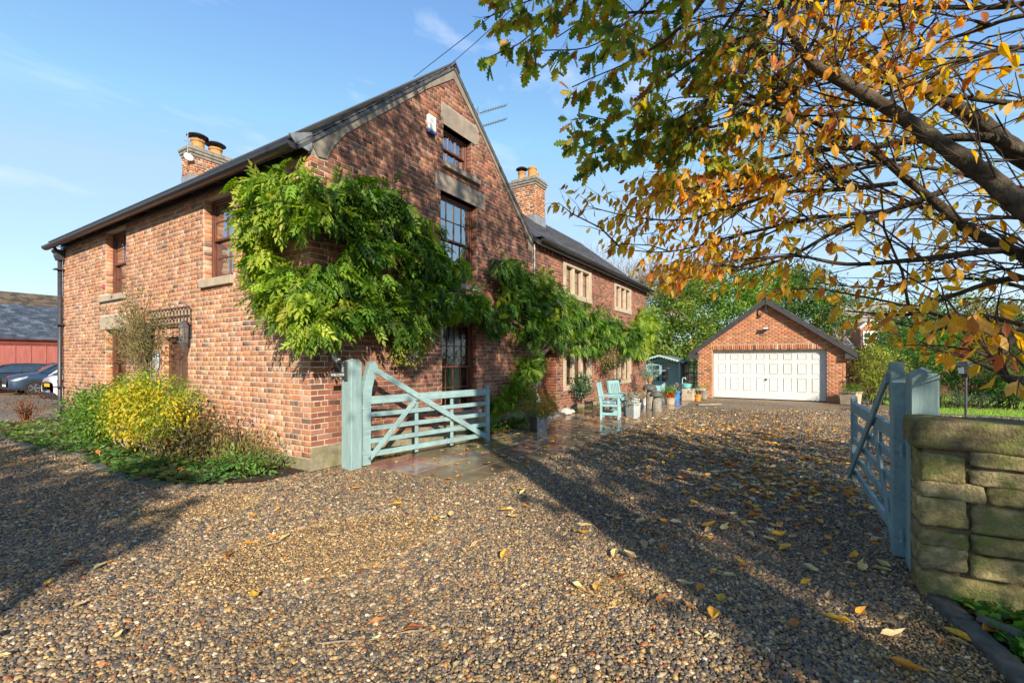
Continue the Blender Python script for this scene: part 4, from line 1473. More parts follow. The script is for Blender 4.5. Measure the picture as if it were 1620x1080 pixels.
# welcome sign with a bird
ws = thing('welcome_sign', 'small hanging WELCOME sign with a white goose on a scrolled bracket', 'sign', (.36, -.36, 1.5))
b = MB(); b.box(.335, -.40, 1.34, .349, -.32, 1.64, .003); b.tube([(.33, -.36, 1.60), (.22, -.36, 1.625), (.12, -.36, 1.62), (.10, -.36, 1.60)], .007, 5)
b.tube([(.33, -.36, 1.42), (.27, -.36, 1.47), (.22, -.36, 1.54), (.17, -.36, 1.60)], .006, 5)
b.build('bracket', M_iron, ws)
b = MB(); b.box(.08, -.366, 1.40, .31, -.354, 1.475, .003)
b.build('board', M_iron, ws)
cu = bpy.data.curves.new('lettering', 'FONT'); cu.body = 'WELCOME'; cu.size = .048; cu.extrude = .001; cu.align_x = 'CENTER'
to = bpy.data.objects.new('lettering_curve', cu); COL.objects.link(to)
bpy.context.view_layer.update()
tme = bpy.data.meshes.new_from_object(to.evaluated_get(bpy.context.evaluated_depsgraph_get()))
bpy.data.objects.remove(to, do_unlink=True)
tme.materials.clear()
to = link('lettering', tme, M_white, ws)
to.matrix_basis = Matrix.Translation((.195, -.369, 1.422)) @ Matrix.Rotation(R(90), 4, 'X')
b = MB()
b.prism([(.10, 1.72), (.095, 1.755), (.11, 1.765), (.125, 1.75), (.13, 1.715), (.16, 1.70), (.21, 1.69), (.255, 1.665), (.21, 1.655), (.18, 1.635), (.18, 1.62), (.165, 1.62), (.165, 1.635), (.13, 1.65), (.11, 1.68)], 'y', -.368, -.352)
b.build('goose', M_greypot, ws)

# ------------------------------------------------------------------ stone wall on the right
sw_ = thing('stone_wall', 'low mossy sandstone garden wall with rounded coping beside the gate post', 'wall', (.27, -8.5, 0))
b = MB(); b.box(.078, -11.5, -.05, .47, -6.885, 1.05)
b.build('core', M_walljoint, sw_)
def rock(b, sx, sy, sz, seed=0, nx=7, nz=6, amp=.012):
    """rounded block centred at the origin, sizes sx,sy,sz, built as a deformed cube sphere"""
    rr = random.Random(seed)
    vs, fs, key = [], [], {}
    n = 11 if sx + sy + sz > .6 else 5
    ph = [(rr.uniform(-1, 1) * 9, rr.uniform(-1, 1) * 9, rr.uniform(-1, 1) * 9, rr.uniform(0, 6.28), .55) for _ in range(3)] + [(rr.uniform(-1, 1) * 42, rr.uniform(-1, 1) * 42, rr.uniform(-1, 1) * 30, rr.uniform(0, 6.28), .32) for _ in range(4)]
    def V_(x, y, z):
        k_ = (round(x, 4), round(y, 4), round(z, 4))
        if k_ in key: return key[k_]
        # superellipsoid-like rounding
        p = 16.0
        m_ = (abs(x) ** p + abs(y) ** p + abs(z) ** p) ** (1 / p)
        X, Y, Z = x / m_, y / m_, z / m_
        d = sum(math.sin(a * X * sx + b_ * Y * sy + c_ * Z * sz * 2 + q) * w_ for a, b_, c_, q, w_ in ph) * amp
        key[k_] = len(vs)
        vs.append((X * (sx / 2 + d), Y * (sy / 2 + d), Z * (sz / 2 + d * .7)))
        return key[k_]
    g_ = [-1 + 2 * i / n for i in range(n + 1)]
    for ax in range(3):
        for sgn in (-1, 1):
            for i in range(n):
                for j in range(n):
                    q = []
                    for (u, v) in ((g_[i], g_[j]), (g_[i + 1], g_[j]), (g_[i + 1], g_[j + 1]), (g_[i], g_[j + 1])):
                        q.append(V_(*((sgn, u, v) if ax == 0 else (u, sgn, v) if ax == 1 else (u, v, sgn))))
                    if (sgn > 0) == (ax == 1): q = q[::-1]
                    fs.append(tuple(q))
    b.add(vs, fs)
spal = [(1.05, 1, .95), (.85, .8, .75), (1.2, 1.1, .9), (.75, .72, .7), (1.0, .95, .7)]
rows = [(-.03, .23), (.20, .16), (.36, .14), (.50, .19), (.69, .12), (.81, .22)]
sd_ = 0
for ri, (z0, hh) in enumerate(rows):
    yy = -6.86
    while yy > -11.4:
        L = rng.uniform(.22, .52) * (1.2 if hh > .2 else 1)
        if ri % 2 == 1 and yy == -6.86: L = .26
        hj = rng.uniform(-.03, .03)
        if hh >= .2 and rng.random() < .3:
            for q_ in (0, 1):
                b = MB(); b.col = rng.choice(spal)
                b.M = Matrix.Translation((.20 + rng.uniform(-.015, .01), yy - L / 2, z0 + hh * (.26 + .49 * q_))) @ Matrix.Rotation(rng.uniform(-.07, .07), 4, 'X')
                rock(b, .33, L - .016, hh * .5 - .012, sd_, amp=.005)
                sd_ += 1
                b.build('stone', M_stonewall, sw_, smooth=True)
            yy -= L
            continue
        b = MB(); b.col = rng.choice(spal)
        b.M = Matrix.Translation((.20, yy - L / 2, z0 + hh / 2 + hj * .5)) @ Matrix.Rotation(rng.uniform(-.05, .05), 4, 'X')
        rock(b, .33 + rng.uniform(-.025, .02), L - .016, hh - .012 + hj * .6, sd_, amp=.0055)
        sd_ += 1
        b.build('stone', M_stonewall, sw_, smooth=True)
        yy -= L
yy = -6.83
for L in (1.12, .9, 1.05, .95, .8):
    b = MB(); b.col = (.55, .52, .5)
    b.M = Matrix.Translation((.268, yy - L / 2, 1.13)) @ Matrix.Rotation(rng.uniform(-.008, .008), 4, 'X')
    rock(b, .475, L - .012, .205, sd_, amp=.007); sd_ += 1
    b.build('coping_stone', M_stonewall, sw_, smooth=True)
    yy -= L

# ------------------------------------------------------------------ corner bed at the foot of the wall
cbed = [(.05, -6.95), (-.85, -7.14), (-1.7, -7.32), (-2.4, -7.6), (-2.4, -11), (.05, -11)]
sheet('corner_bed_soil', cbed, .006, M_soil)
ck = thing('bed_kerb', 'dark weathered kerb stones running out from the foot of the stone wall', 'kerb', (-.8, -7.1, 0))
for (x0, x1, dy) in ((.02, -.30, 0), (-.31, -.92, .01), (-.94, -1.6, -.01), (-1.62, -2.3, 0)):
    b = MB(); b.col = (1, 1, 1)
    xm = (x0 + x1) / 2
    b.M = Matrix.Translation((xm, -6.95 + (xm) * .215 + dy, .005)) @ Matrix.Rotation(.21, 4, 'Z')
    rock(b, abs(x0 - x1), .12, .11, sd_, amp=.006); sd_ += 1
    b.build('stone', M_kerb, ck, smooth=True)
b = MB(); b.M = Matrix.Translation((-.32, -7.18, .06)) @ Matrix.Rotation(.9, 4, 'Z') @ Matrix.Rotation(.35, 4, 'X')
rock(b, .2, .12, .05, 77, amp=.004)
tag(b.build('flat_stone', M_kerb, smooth=True), 'flat grey stone leaning in the ivy at the foot of the stone wall', 'stone')
GREENS = [(.05, .11, .02), (.08, .16, .03), (.03, .075, .018), (.11, .2, .035)]
def cover(name, poly_fn, n, size, tmpl, pal, label, z=.03, cat='ground cover', wts=None, up=.7):
    P = np.array([poly_fn() for _ in range(n)])
    P = np.column_stack([P[:, 0], P[:, 1], z + nr.random(n) ** 2 * z * 3])
    D = unit(np.column_stack([nr.normal(0, 1, (n, 2)), nr.uniform(-.1, up, n)]))
    Nn = unit(np.column_stack([nr.normal(0, .4, (n, 2)), np.ones(n)]))
    o = link(name, scatter(name, tmpl, P, D, Nn, size * nr.uniform(.6, 1.3, n), palette(n, pal, wts)), M_leaf)
    return tag(o, label, cat, kind='stuff')
def cb():
    x = -rng.random() * 2.0 + .02
    return (x, -7.05 + x * .2 - abs(rng.gauss(0, .32)))
cover('ivy', cb, 1100, .06, BROAD, [(.12, .30, .04), (.18, .40, .05), (.26, .48, .06), (.06, .16, .03)], 'round green leaves of creeping plants at the foot of the wall', .02)
cover('dead_leaves', cb, 500, .07, OVAL, [(.30, .10, .03), (.16, .07, .03), (.45, .20, .05), (.10, .05, .03)], 'brown rotting leaves lying in the corner bed', .008, cat='leaf litter', up=.15)

# ------------------------------------------------------------------ garage
gar = thing('garage', 'orange brick double garage with white door and dark bargeboards', 'garage', (20, -5, 0))
GX, GY0, GY1 = 17.72, -7.66, -2.28
GM = (GY0 + GY1) / 2
GE, GZ = 2.12, 4.12
def topG(s_):
    return GE + (GZ - GE) * (1 - abs(s_ - GM) / ((GY1 - GY0) / 2))
KINK = [GM]
placeG = lambda s_, z_, off=0: Matrix.Translation((GX - off, s_, z_)) @ Matrix.Rotation(R(-90), 4, 'Z')
gop = (-7.06, -2.90, 0, 2.10)
b = MB(); wall_back(b, placeG, GY0, GY1, 0, topG, [gop], .25)
gw = b.build('wall', M_mortG, gar)
rg = brick_rects(lambda s_: topG(s_) - .02, [gop, (-7.1, -2.86, 2.10, 2.32)], GY0, GY1, .0, course=.0785, L=.2275, gap=.010, header_every=99)
its = lay(rg, placeG, PALG, WG, .01, 40)
def gscore(i): return (i[0].translation - campos).length
its.sort(key=gscore)
join_bricks('brickwork', its, M_brickG, gw)
# soldier course
its = []
for k in range(56):
    vb = brick_mesh(pick(PALG, WG))
    its.append((placeG(-7.09 + k * .0765 + .04, 2.212) @ Matrix.Diagonal((.064, .012 if k % 4 else .03, .205, 1)), vb))
join_bricks('soldier_course', its, M_brickG, gw)
# side and back walls
its = []
b = MB(); b.box(GX + .25, GY0, 0, GX + 5.6, GY0 + .22, GE); b.box(GX + .25, GY1 - .22, 0, GX + 5.6, GY1, GE); b.box(GX + 5.35, GY0 + .22, 0, GX + 5.6, GY1 - .22, GE)
b.prism([(GY0, GE), (GY1, GE), (GM, GZ)], 'x', GX + 5.35, GX + 5.6)
gs = b.build('wall', M_mortG, gar)
rs = brick_rects(lambda s_: GE, [], GX, GX + 5.6, 0, course=.0785, L=.2275, header_every=99)
its = lay(rs, lambda s_, z_: Matrix.Translation((s_, GY1, z_)) @ Matrix.Rotation(R(180), 4, 'Z'), PALG, WG, .01) + lay(rs, lambda s_, z_: Matrix.Translation((s_, GY0, z_)), PALG, WG, .01)
join_bricks('brickwork', its, M_brickG, gs)
# roof
hs = (GY1 - GY0) / 2
pd = Vector((0, -hs, GZ - GE)).normalized()
ov = .42
eA = Vector((GX - .26, GY1, GE + .10)) - pd * ov
pe = Vector((0, hs, GZ - GE)).normalized()
eB = Vector((GX - .26, GY0, GE + .10)) - pe * ov
top_ = Vector((GX - .26, GM, GZ + .10))
LX = Vector((6.2, 0, 0))
b = MB(); deck(b, eA, eA + LX, top_ + LX, top_); deck(b, eB, eB + LX, top_ + LX, top_)
gr = b.build('roof', M_slate, gar)
slates('slates', eA, (1, 0, 0), pd, 6.2, math.hypot(hs, GZ - GE) + ov, M_slate, gr, gauge=.28)
slates('slates', eB, (1, 0, 0), pe, 6.2, math.hypot(hs, GZ - GE) + ov, M_slate, gr, gauge=.28)
for k in range(14):
    b = MB(); b.prism([(GM - .14, GZ + .06), (GM, GZ + .17), (GM + .14, GZ + .06), (GM, GZ + .12)], 'x', GX - .26 + k * .44, GX - .26 + k * .44 + .43)
    b.build('ridge_tile', M_slate, gr)
M_barge = mat('dark_grey_bargeboard', (.055, .055, .062), (.035, .035, .04), rough=.55, scale=6)
for e_, p_ in ((eA, pd), (eB, pe)):
    b = MB()
    n_ = Vector((0, -p_.z, abs(p_.y))) if p_.y > 0 else Vector((0, p_.z, abs(p_.y)))
    q0 = e_ + Vector((.0, 0, -.03)); q1 = top_ + Vector((0, 0, -.03))
    dn = Vector((0, 0, -.20))
    o_ = Vector((-.022, 0, 0))
    P = [q0, q1, q1 + dn, q0 + dn]
    b.add([tuple(p) for p in P] + [tuple(p + o_) for p in P], [(0, 1, 2, 3), (7, 6, 5, 4), (0, 4, 5, 1), (1, 5, 6, 2), (2, 6, 7, 3), (3, 7, 4, 0)])
    b.build('bargeboard', M_barge, gar)
    b = MB()
    sg = 1 if p_ is pd else -1
    ye = e_.y
    b.box(GX - .25, ye - sg * .0, e_.z - .26, GX - .02, ye - sg * .38, e_.z - .04, .005)
    b.build('box_end', M_barge, gar)
b = MB(); b.box(GX - .25, GM - .012, GZ - .2, GX - .28, GM + .012, GZ + .8); b.tube([(GX - .29, GM, GZ - .45), (GX - .29, GM, GZ + .9)], .016, 6)
fin = b.build('mast', M_iron, gar)
br = thing('hanging_bracket', 'black iron hanging bracket under the garage roof peak', 'bracket', (GX - .1, GM + .2, 3.6))
b = MB(); b.tube([(GX - .04, GM + .3, 3.75), (GX - .04, GM + .3, 3.45)], .014, 5); b.tube([(GX - .04, GM + .3, 3.5), (GX - .3, GM + .1, 3.62), (GX - .28, GM, 3.72)], .012, 5)
b.build('arm', M_iron, br)
b = MB(); b.lathe([(.0, 0), (.05, .02), (.06, .06), (.0, .1)], GX - .26, GM - .02, 3.60, 8); b.build('hook', M_iron, br)
# gutters at the sides
gutter('gutter', (GX - .2, eA.y + .06, eA.z - .02), (GX + 5.8, eA.y + .06, eA.z - .02), (0, 1, 0), .055, parent=gar)
gutter('gutter', (GX - .2, eB.y - .06, eB.z - .02), (GX + 5.8, eB.y - .06, eB.z - .02), (0, -1, 0), .055, parent=gar)
# door
GD = GX + .21
b = MB()
b.box(GD, -7.05, .03, GD + .04, -2.91, 2.095, .004)
gd = b.build('door', M_gdoor, gar)
for (z0, z1) in ((1.70, 1.93), (1.10, 1.52), (.38, .93)):
    for i in range(8):
        y_ = -2.91 - .20 - i * .4975
        b = MB()
        b.prism([(y_, z0), (y_ - .31, z0), (y_ - .31, z1), (y_, z1)], 'x', GD - .004, GD + .001)
        # raised moulding round each panel and a raised field
        for (a, c, d, e) in ((y_, y_ - .31, z0, z0 + .018), (y_, y_ - .31, z1 - .018, z1), (y_, y_ - .018, z0 + .018, z1 - .018), (y_ - .292, y_ - .31, z0 + .018, z1 - .018)):
            b.box(GD - .022, c, d, GD - .003, a, e, .002)
        b.build('door_panel', M_gdoor, gd)
b = MB(); b.box(GD - .05, -4.98, .80, GD, -4.94, .90, .008); b.tube([(GD - .06, -5.02, .85), (GD - .06, -4.90, .85)], .01, 6)
b.build('handle', M_iron, gd)
# security light
sc_ = thing('security_light', 'small black floodlight and sensor in the middle of the garage gable', 'light', (GX - .1, -4.95, 2.95))
b = MB(); b.box(GX - .012, -4.98, 2.88, GX - .06, -4.90, 2.98, .006); b.tube([(GX - .05, -4.94, 2.92), (GX - .16, -4.94, 2.95)], .015, 6); b.build('bracket', M_iron, sc_)
b = MB(); b.prism([(-.10, -.06), (.10, -.06), (.12, .07), (-.12, .07)], 'x', -.05, .05)
h = link('lamp_head', b.mesh('lamp_head'), M_iron, sc_); h.matrix_basis = Matrix.Translation((GX - .2, -4.97, 2.97)) @ Matrix.Rotation(R(25), 4, 'Y')
b = MB(); b.box(GX - .262, -5.06, 2.93, GX - .255, -4.88, 3.02); b.build('lens', M_white, sc_)
b = MB(); b.lathe([(.02, 0), (.035, .02), (.03, .06)], GX - .16, -4.78, 2.86, 8); b.build('sensor', M_iron, sc_)
KINK = []

# ------------------------------------------------------------------ outbuilding and cars on the left
ob = thing('timber_outbuilding', 'long red boarded outbuilding with slate roof behind the parked cars', 'outbuilding', (4, 31, 0))
OY = 31.0
zg = on_y(50, 537, OY)[2]
zr = on_y(50, 485, OY + 2.6)[2]
M_red = mat('faded_red_boards', (.38, .125, .10), (.29, .09, .075), rough=.8, scale=3, stretch=(4, 4, .6))
b = MB(); b.box(-14, OY + .05, 0, 26, OY + .3, zg); b.build('wall', M_red, ob)
for k in range(52):
    x0 = -12 + k * .62
    b = MB(); b.box(x0, OY + .02, 0.02, x0 + .60, OY + .052, zg - .34, .006); b.build('board', M_red, ob)
    b = MB(); b.box(x0 + .575, OY - .01, 0.02, x0 + .645, OY + .019, zg - .34, .004); b.build('batten', M_red, ob)
M_rgut = mat('dark_red_gutter', (.20, .05, .035), (.12, .035, .025), rough=.45, scale=3)
b = MB(); b.box(-14, OY - .02, zg - .33, 26, OY + .045, zg - .08, .01); b.build('fascia', M_rgut, ob)
b = MB(); b.box(-14, OY - .05, zg - .19, 26, OY - .022, zg - .10, .01); b.build('fascia', M_red, ob)
gutter('gutter', (-14, OY - .16, zg), (26, OY - .16, zg), (0, -1, 0), .075, M_rgut, ob)
rv = Vector((0, 2.75, zr - zg)); rl = rv.length
e0 = Vector((-14, OY - .2, zg + .02))
b = MB(); deck(b, e0, e0 + Vector((40, 0, 0)), e0 + Vector((40, 0, 0)) + rv, e0 + rv)
rr_ = b.build('roof', M_slateb, ob)
slates('slates', e0, (1, 0, 0), rv, 40, rl, M_slateb, rr_, gauge=.2, wd=.3, pal=((1, 1, 1), (.7, .75, .8), (1.5, 1.5, 1.45), (1.1, 1.2, 1.3), (.85, .85, .9)))
ub = thing('tiled_house', 'low building with brown tiled roof rising behind the slate outbuilding', 'building', (4, 36, 0))
OY2 = OY + 3.2
z0_ = on_y(50, 487, OY2)[2] - .5
z1_ = on_y(50, 465, OY2 + 3.6)[2]
b = MB(); b.box(-14, OY2 + .2, 0, 26, OY2 + 7, z0_); b.build('wall', M_mortB, ub)
rv = Vector((0, 3.6, z1_ - z0_))
e0 = Vector((-14, OY2, z0_))
b = MB(); deck(b, e0, e0 + Vector((40, 0, 0)), e0 + Vector((40, 0, 0)) + rv, e0 + rv); deck(b, e0 + rv, e0 + rv + Vector((40, 0, 0)), e0 + Vector((40, 7.2, 0)), e0 + Vector((0, 7.2, 0)))
rr_ = b.build('roof', M_btile, ub)
slates('roof_tiles', e0, (1, 0, 0), rv, 40, rv.length, M_btile, rr_, gauge=.32, wd=.33, th=.03, pal=((1, 1, 1), (.7, .7, .7), (1.5, 1.4, 1.3), (1.2, 1.1, 1)))

M_tyre = mat('tyre_rubber', (.02, .02, .02), (.012, .012, .012), rough=.8)
M_rim = mat('alloy_rim', (.45, .46, .48), (.35, .36, .38), rough=.3, metal=.8)
M_cglass = mat('car_window_glass', (.03, .045, .06), (.02, .03, .04), rough=.05, spec=1.0, coat=1)
M_lamp = mat('headlamp_lens', (.55, .57, .6), (.3, .32, .34), rough=.1, spec=.8)
M_rlamp = mat('red_tail_lamp', (.35, .01, .01), (.25, .01, .01), rough=.15)
M_plat = mat('dark_plastic_trim', (.03, .03, .032), (.02, .02, .022), rough=.6)
def loft(b, secs, closed=False):
    n = len(secs[0])
    vs = [p for s_ in secs for p in s_]
    fs = []
    for i in range(len(secs) - 1):
        for k in range(n - 1):
            fs.append((i * n + k, i * n + k + 1, (i + 1) * n + k + 1, (i + 1) * n + k))
    fs.append(tuple(range(n))); fs.append(tuple((len(secs) - 1) * n + k for k in range(n))[::-1])
    b.add(vs, fs)
def car(name, label, paint, loc, rz, plate, hgt=1.6):
    t = thing(name, label, 'car', (0, 0, 0), 0, 'cars parked in front of the outbuilding')
    st = [(0, .38, .70, .62), (.04, .28, .80, .76), (.16, .24, .90, .85), (.5, .22, .98, .90), (1.0, .22, 1.04, .915), (1.6, .22, 1.04, .92), (2.6, .22, 1.06, .92), (3.4, .22, 1.09, .92), (3.95, .24, 1.10, .89), (4.2, .28, 1.06, .84), (4.33, .36, .98, .76), (4.38, .42, .85, .70)]
    b = MB()
    secs = []
    for x, zb, zt, w_ in st:
        zs = zb + (zt - zb) * .62
        half = [(x, 0, zb), (x, w_ * .88, zb), (x, w_ * .99, zb + .12), (x, w_, zs), (x, w_ * .96, zt - .06), (x, w_ * .82, zt - .005), (x, w_ * .4, zt + .03), (x, 0, zt + .035)]
        secs.append(half + [(p[0], -p[1], p[2]) for p in half[-2:0:-1]] + [half[0]])
    loft(b, secs)
    b.build('body', paint, t, smooth=True)
    k = hgt / 1.6
    g = [(1.0, 1.03, .80, 1.06 * k, .78), (1.72, 1.04, .83, 1.50 * k, .66), (2.1, 1.04, .84, 1.57 * k, .64), (2.7, 1.05, .84, 1.59 * k, .63), (3.4, 1.06, .83, 1.55 * k, .61), (3.85, 1.07, .81, 1.47 * k, .59), (4.2, 1.07, .78, 1.12 * k, .70)]
    b = MB()
    secs = []
    for x, z0, w0, z1, w1 in g:
        half = [(x, w0, z0), (x, w0 + (w1 - w0) * .45, z0 + (z1 - z0) * .55), (x, w1, z1 - .02), (x, w1 * .5, z1 + .01), (x, 0, z1 + .015)]
        secs.append(half + [(p[0], -p[1], p[2]) for p in half[-2::-1]])
    loft(b, secs)
    b.build('windows', M_cglass, t, smooth=True)
    b = MB()
    secs = []
    for x, z0, w0, z1, w1 in g[1:6]:
        half = [(x, w1 + .012, z1 - .05), (x, w1 + .008, z1 - .005), (x, w1 * .5, z1 + .025), (x, 0, z1 + .03)]
        secs.append(half + [(p[0], -p[1], p[2]) for p in half[-2::-1]])
    loft(b, secs)
    b.build('roof', paint, t, smooth=True)
    for sg in (-1, 1):
        b = MB()
        for (xa, za, wa, xb, zb_, wb) in ((1.02, 1.03, .81, 1.74, 1.50 * k, .675), (2.35, 1.04, .85, 2.42, 1.55 * k, .645), (3.35, 1.06, .845, 3.42, 1.52 * k, .625), (4.15, 1.07, .79, 3.82, 1.47 * k, .61)):
            b.beam((xa, sg * wa, za), (xb, sg * wb, zb_), .05, .05)
        b.build('pillar', paint, t)
        b = MB(); b.prism([(.03, .70), (.30, .82), (.62, .90), (.55, .80), (.2, .66)], 'y', sg * .70, sg * .885); b.build('headlight', M_lamp, t)
        b = MB(); b.prism([(4.10, .78), (4.30, .76), (4.32, .95), (4.16, 1.0)], 'y', sg * .62, sg * .86); b.build('tail_light', M_rlamp, t)
        b = MB(); b.box(1.28, sg * .90, 1.02, 1.42, sg * 1.08, 1.15, .03); b.build('mirror', paint, t)
        b = MB(); b.box(.9, sg * .885, .24, 3.5, sg * .925, .36, .01); b.build('sill_trim', M_plat, t)
        for x in (.82, 3.48):
            b = MB(); b.lathe([(.0, 0), (.37, 0), (.39, .02), (.0, .022)], n=20)
            a_ = link('wheel_arch', b.mesh('wheel_arch'), M_plat, t)
            a_.matrix_basis = Matrix.Translation((x, sg * .905, .36)) @ Matrix.Rotation(R(-90 * sg), 4, 'X')
            MT = Matrix.Translation((x, sg * .74, .325)) @ Matrix.Rotation(R(-90 * sg), 4, 'X')
            b = MB(); b.lathe([(.20, .0), (.31, .0), (.325, .03), (.325, .17), (.31, .2), (.22, .2), (.21, .17)], n=24, close=False)
            b.lathe([(.0, .05), (.2, .05)], n=12)
            wh = link('wheel', b.mesh('wheel'), M_tyre, t, smooth=False); wh.matrix_basis = MT
            b = MB(); b.lathe([(.215, .19), (.205, .2), (.19, .17)], n=20, close=False); b.lathe([(.0, .19), (.045, .19), (.05, .15)], n=10)
            for q in range(5):
                a = q * 2 * math.pi / 5
                b.beam((.03 * math.cos(a), .03 * math.sin(a), .175), (.2 * math.cos(a), .2 * math.sin(a), .185), .05, .02, (0, 0, 1))
            rm = bpy.data.objects.new('rim', b.mesh('rim')); COL.objects.link(rm); rm.data.materials.append(M_rim); rm.parent = wh
            WM[rm.name] = Matrix.Identity(4)
    b = MB(); b.prism([(-.012, .52), (-.012, .76), (.03, .82), (.05, .5)], 'y', -.42, .42); b.build('grille', M_plat, t)
    b = MB(); [b.box(-.02, -.40, .56 + q * .06, -.01, .40, .575 + q * .06) for q in range(4)]; b.build('grille_bar', M_rim, t)
    b = MB(); b.box(-.03, -.28, .40, -.015, .28, .50); b.build('number_plate', M_white, t)
    b = MB(); b.box(4.385, -.28, .70, 4.40, .28, .81); b.build('number_plate', plate, t)
    b = MB(); b.box(-.02, -.70, .24, .3, .70, .38, .03); b.box(4.1, -.74, .26, 4.41, .74, .50, .03); b.build('bumper', M_plat, t)
    t.location = loc
    t.rotation_euler = (0, 0, rz)
    return t
M_pb = mat('dark_blue_car_paint', (.02, .045, .09), (.016, .038, .08), rough=.25, spec=.6, coat=1)
M_pk = mat('blue_black_car_paint', (.018, .025, .035), (.014, .02, .03), rough=.25, spec=.6, coat=1)
M_pw = mat('white_car_paint', (.72, .73, .74), (.70, .71, .72), rough=.25, spec=.6, coat=1)
M_yel = mat('yellow_number_plate', (.75, .42, .02), (.7, .4, .02), rough=.4)
car('parked_car', 'dark blue crossover with chrome grille, nearest of the dark cars', M_pb, (1.6, 26.1, 0), 0, M_yel)
car('parked_car', 'blue-black hatchback mostly hidden behind the dark blue crossover', M_pk, (.2, 28.9, 0), 0, M_yel, 1.5)
car('parked_car', 'white car seen from behind with yellow number plate by the downpipe', M_pw, (5.4, 17.0, 0), math.pi, M_yel, 1.5)

# ------------------------------------------------------------------ trees in the far garden
def tree_limbs(b, base, h, spread, n, r, rr, twig=True, up=.6):
    base = Vector(base)
    pts = [base, base + Vector((rr.uniform(-.1, .1), rr.uniform(-.1, .1), h * .3)), base + Vector((rr.uniform(-.3, .3), rr.uniform(-.3, .3), h * .62)), base + Vector((rr.uniform(-.4, .4), rr.uniform(-.4, .4), h * .9))]
    b.tube(pts, [r, r * .8, r * .5, r * .15], 8)
    tips = []
    for i in range(n):
        t = rr.uniform(.25, .95)
        p = base.lerp(pts[-1], t)
        a = rr.uniform(0, 6.28)
        L = spread * (1.15 - t * .6) * rr.uniform(.6, 1.1)
        d = Vector((math.cos(a), math.sin(a), up * rr.uniform(.6, 1.4))).normalized()
        q1 = p + d * L * .5; q2 = p + d * L + Vector((0, 0, L * .25))
        b.tube([p, q1, q2], [r * .35 * (1 - t * .5), r * .2, r * .05], 5)
        tips.append((q1, q2))
    return tips
def garden_tree(name, label, base, h, blobs, pal, wts, per, size, cat='tree', group=None, tmpl=OVAL, spread=.26, droop=.2, trunk_r=.16, cluster=26):
    t = thing(name, label, cat, base, 0, group)
    b = MB(); tree_limbs(b, base, h, h * .28, 12, trunk_r, rng); b.build('trunk', M_bark, t)
    blob_leaves('crown', blobs, per, tmpl, size, pal, M_leaf, t, wts, droop=droop, cluster=cluster, spread=spread, kind='stuff', fill=.5, clump_col=.8)
    return t
def B_(px, py, Y, rpx, rpz=None, ry=None):
    p = cam(px, py, Y)
    k = Y / 728
    rpz = rpz or rpx
    return (p[0], p[1], p[2], rpx * k, (ry or rpx * k), rpz * k)
GD_ = [(.07, .16, .025), (.12, .24, .04), (.05, .11, .02), (.19, .30, .05)]
GL = [(.12, .22, .03), (.17, .28, .04), (.07, .15, .025), (.25, .30, .05)]
OR = [(.40, .15, .04), (.45, .23, .05), (.30, .09, .03), (.13, .16, .04)]
garden_tree('garden_tree', 'bushy green tree directly behind the summerhouse roof', cam(1062, 600, 30)[:2] + (0,), 5.2,
    [B_(1060, 500, 30, 42, 40), B_(1030, 530, 28, 30, 34), B_(1090, 530, 29, 40, 40), B_(1075, 470, 31, 36, 30)], [(.10, .20, .03), (.17, .28, .045), (.06, .12, .02), (.34, .36, .06), (.40, .16, .05)], [4, 4, 3, 2, .9], 95, .19)
garden_tree('garden_tree', 'taller glossy green tree behind the left slope of the garage roof', cam(1140, 600, 31)[:2] + (0,), 6,
    [B_(1130, 500, 31, 50, 44), B_(1165, 470, 31, 46, 40), B_(1110, 455, 33, 34, 26), B_(1200, 450, 32, 40, 30)], [(.12, .25, .03), (.20, .36, .05), (.06, .13, .02), (.30, .42, .07), (.45, .28, .05)], [4, 5, 3, 2, .5], 95, .19)
garden_tree('garden_tree', 'dark green tree above the garage ridge with orange tints', cam(1240, 600, 33)[:2] + (0,), 6.5,
    [B_(1230, 470, 33, 46, 36), B_(1275, 470, 33, 44, 40), B_(1310, 500, 32, 38, 36), B_(1250, 440, 34, 40, 22)], GD_ + [(.38, .2, .05)], [4, 3, 3, 1, .7], 90, .19)
garden_tree('garden_tree', 'loose orange and yellow autumn tree between wing gable and garage', cam(1050, 600, 38)[:2] + (0,), 6.8,
    [B_(1045, 455, 38, 36, 22), B_(1085, 440, 38, 36, 20), B_(1120, 430, 39, 34, 18)], OR, [2, 3, 1, 3], 70, .18)
garden_tree('garden_tree', 'reddish-green tree at the right end of the garage roof', cam(1330, 600, 34)[:2] + (0,), 5.6,
    [B_(1312, 505, 34, 24, 28), B_(1330, 545, 32, 14, 18)], [(.10, .14, .03), (.28, .12, .04), (.18, .2, .04)], [3, 1, 2], 70, .14)
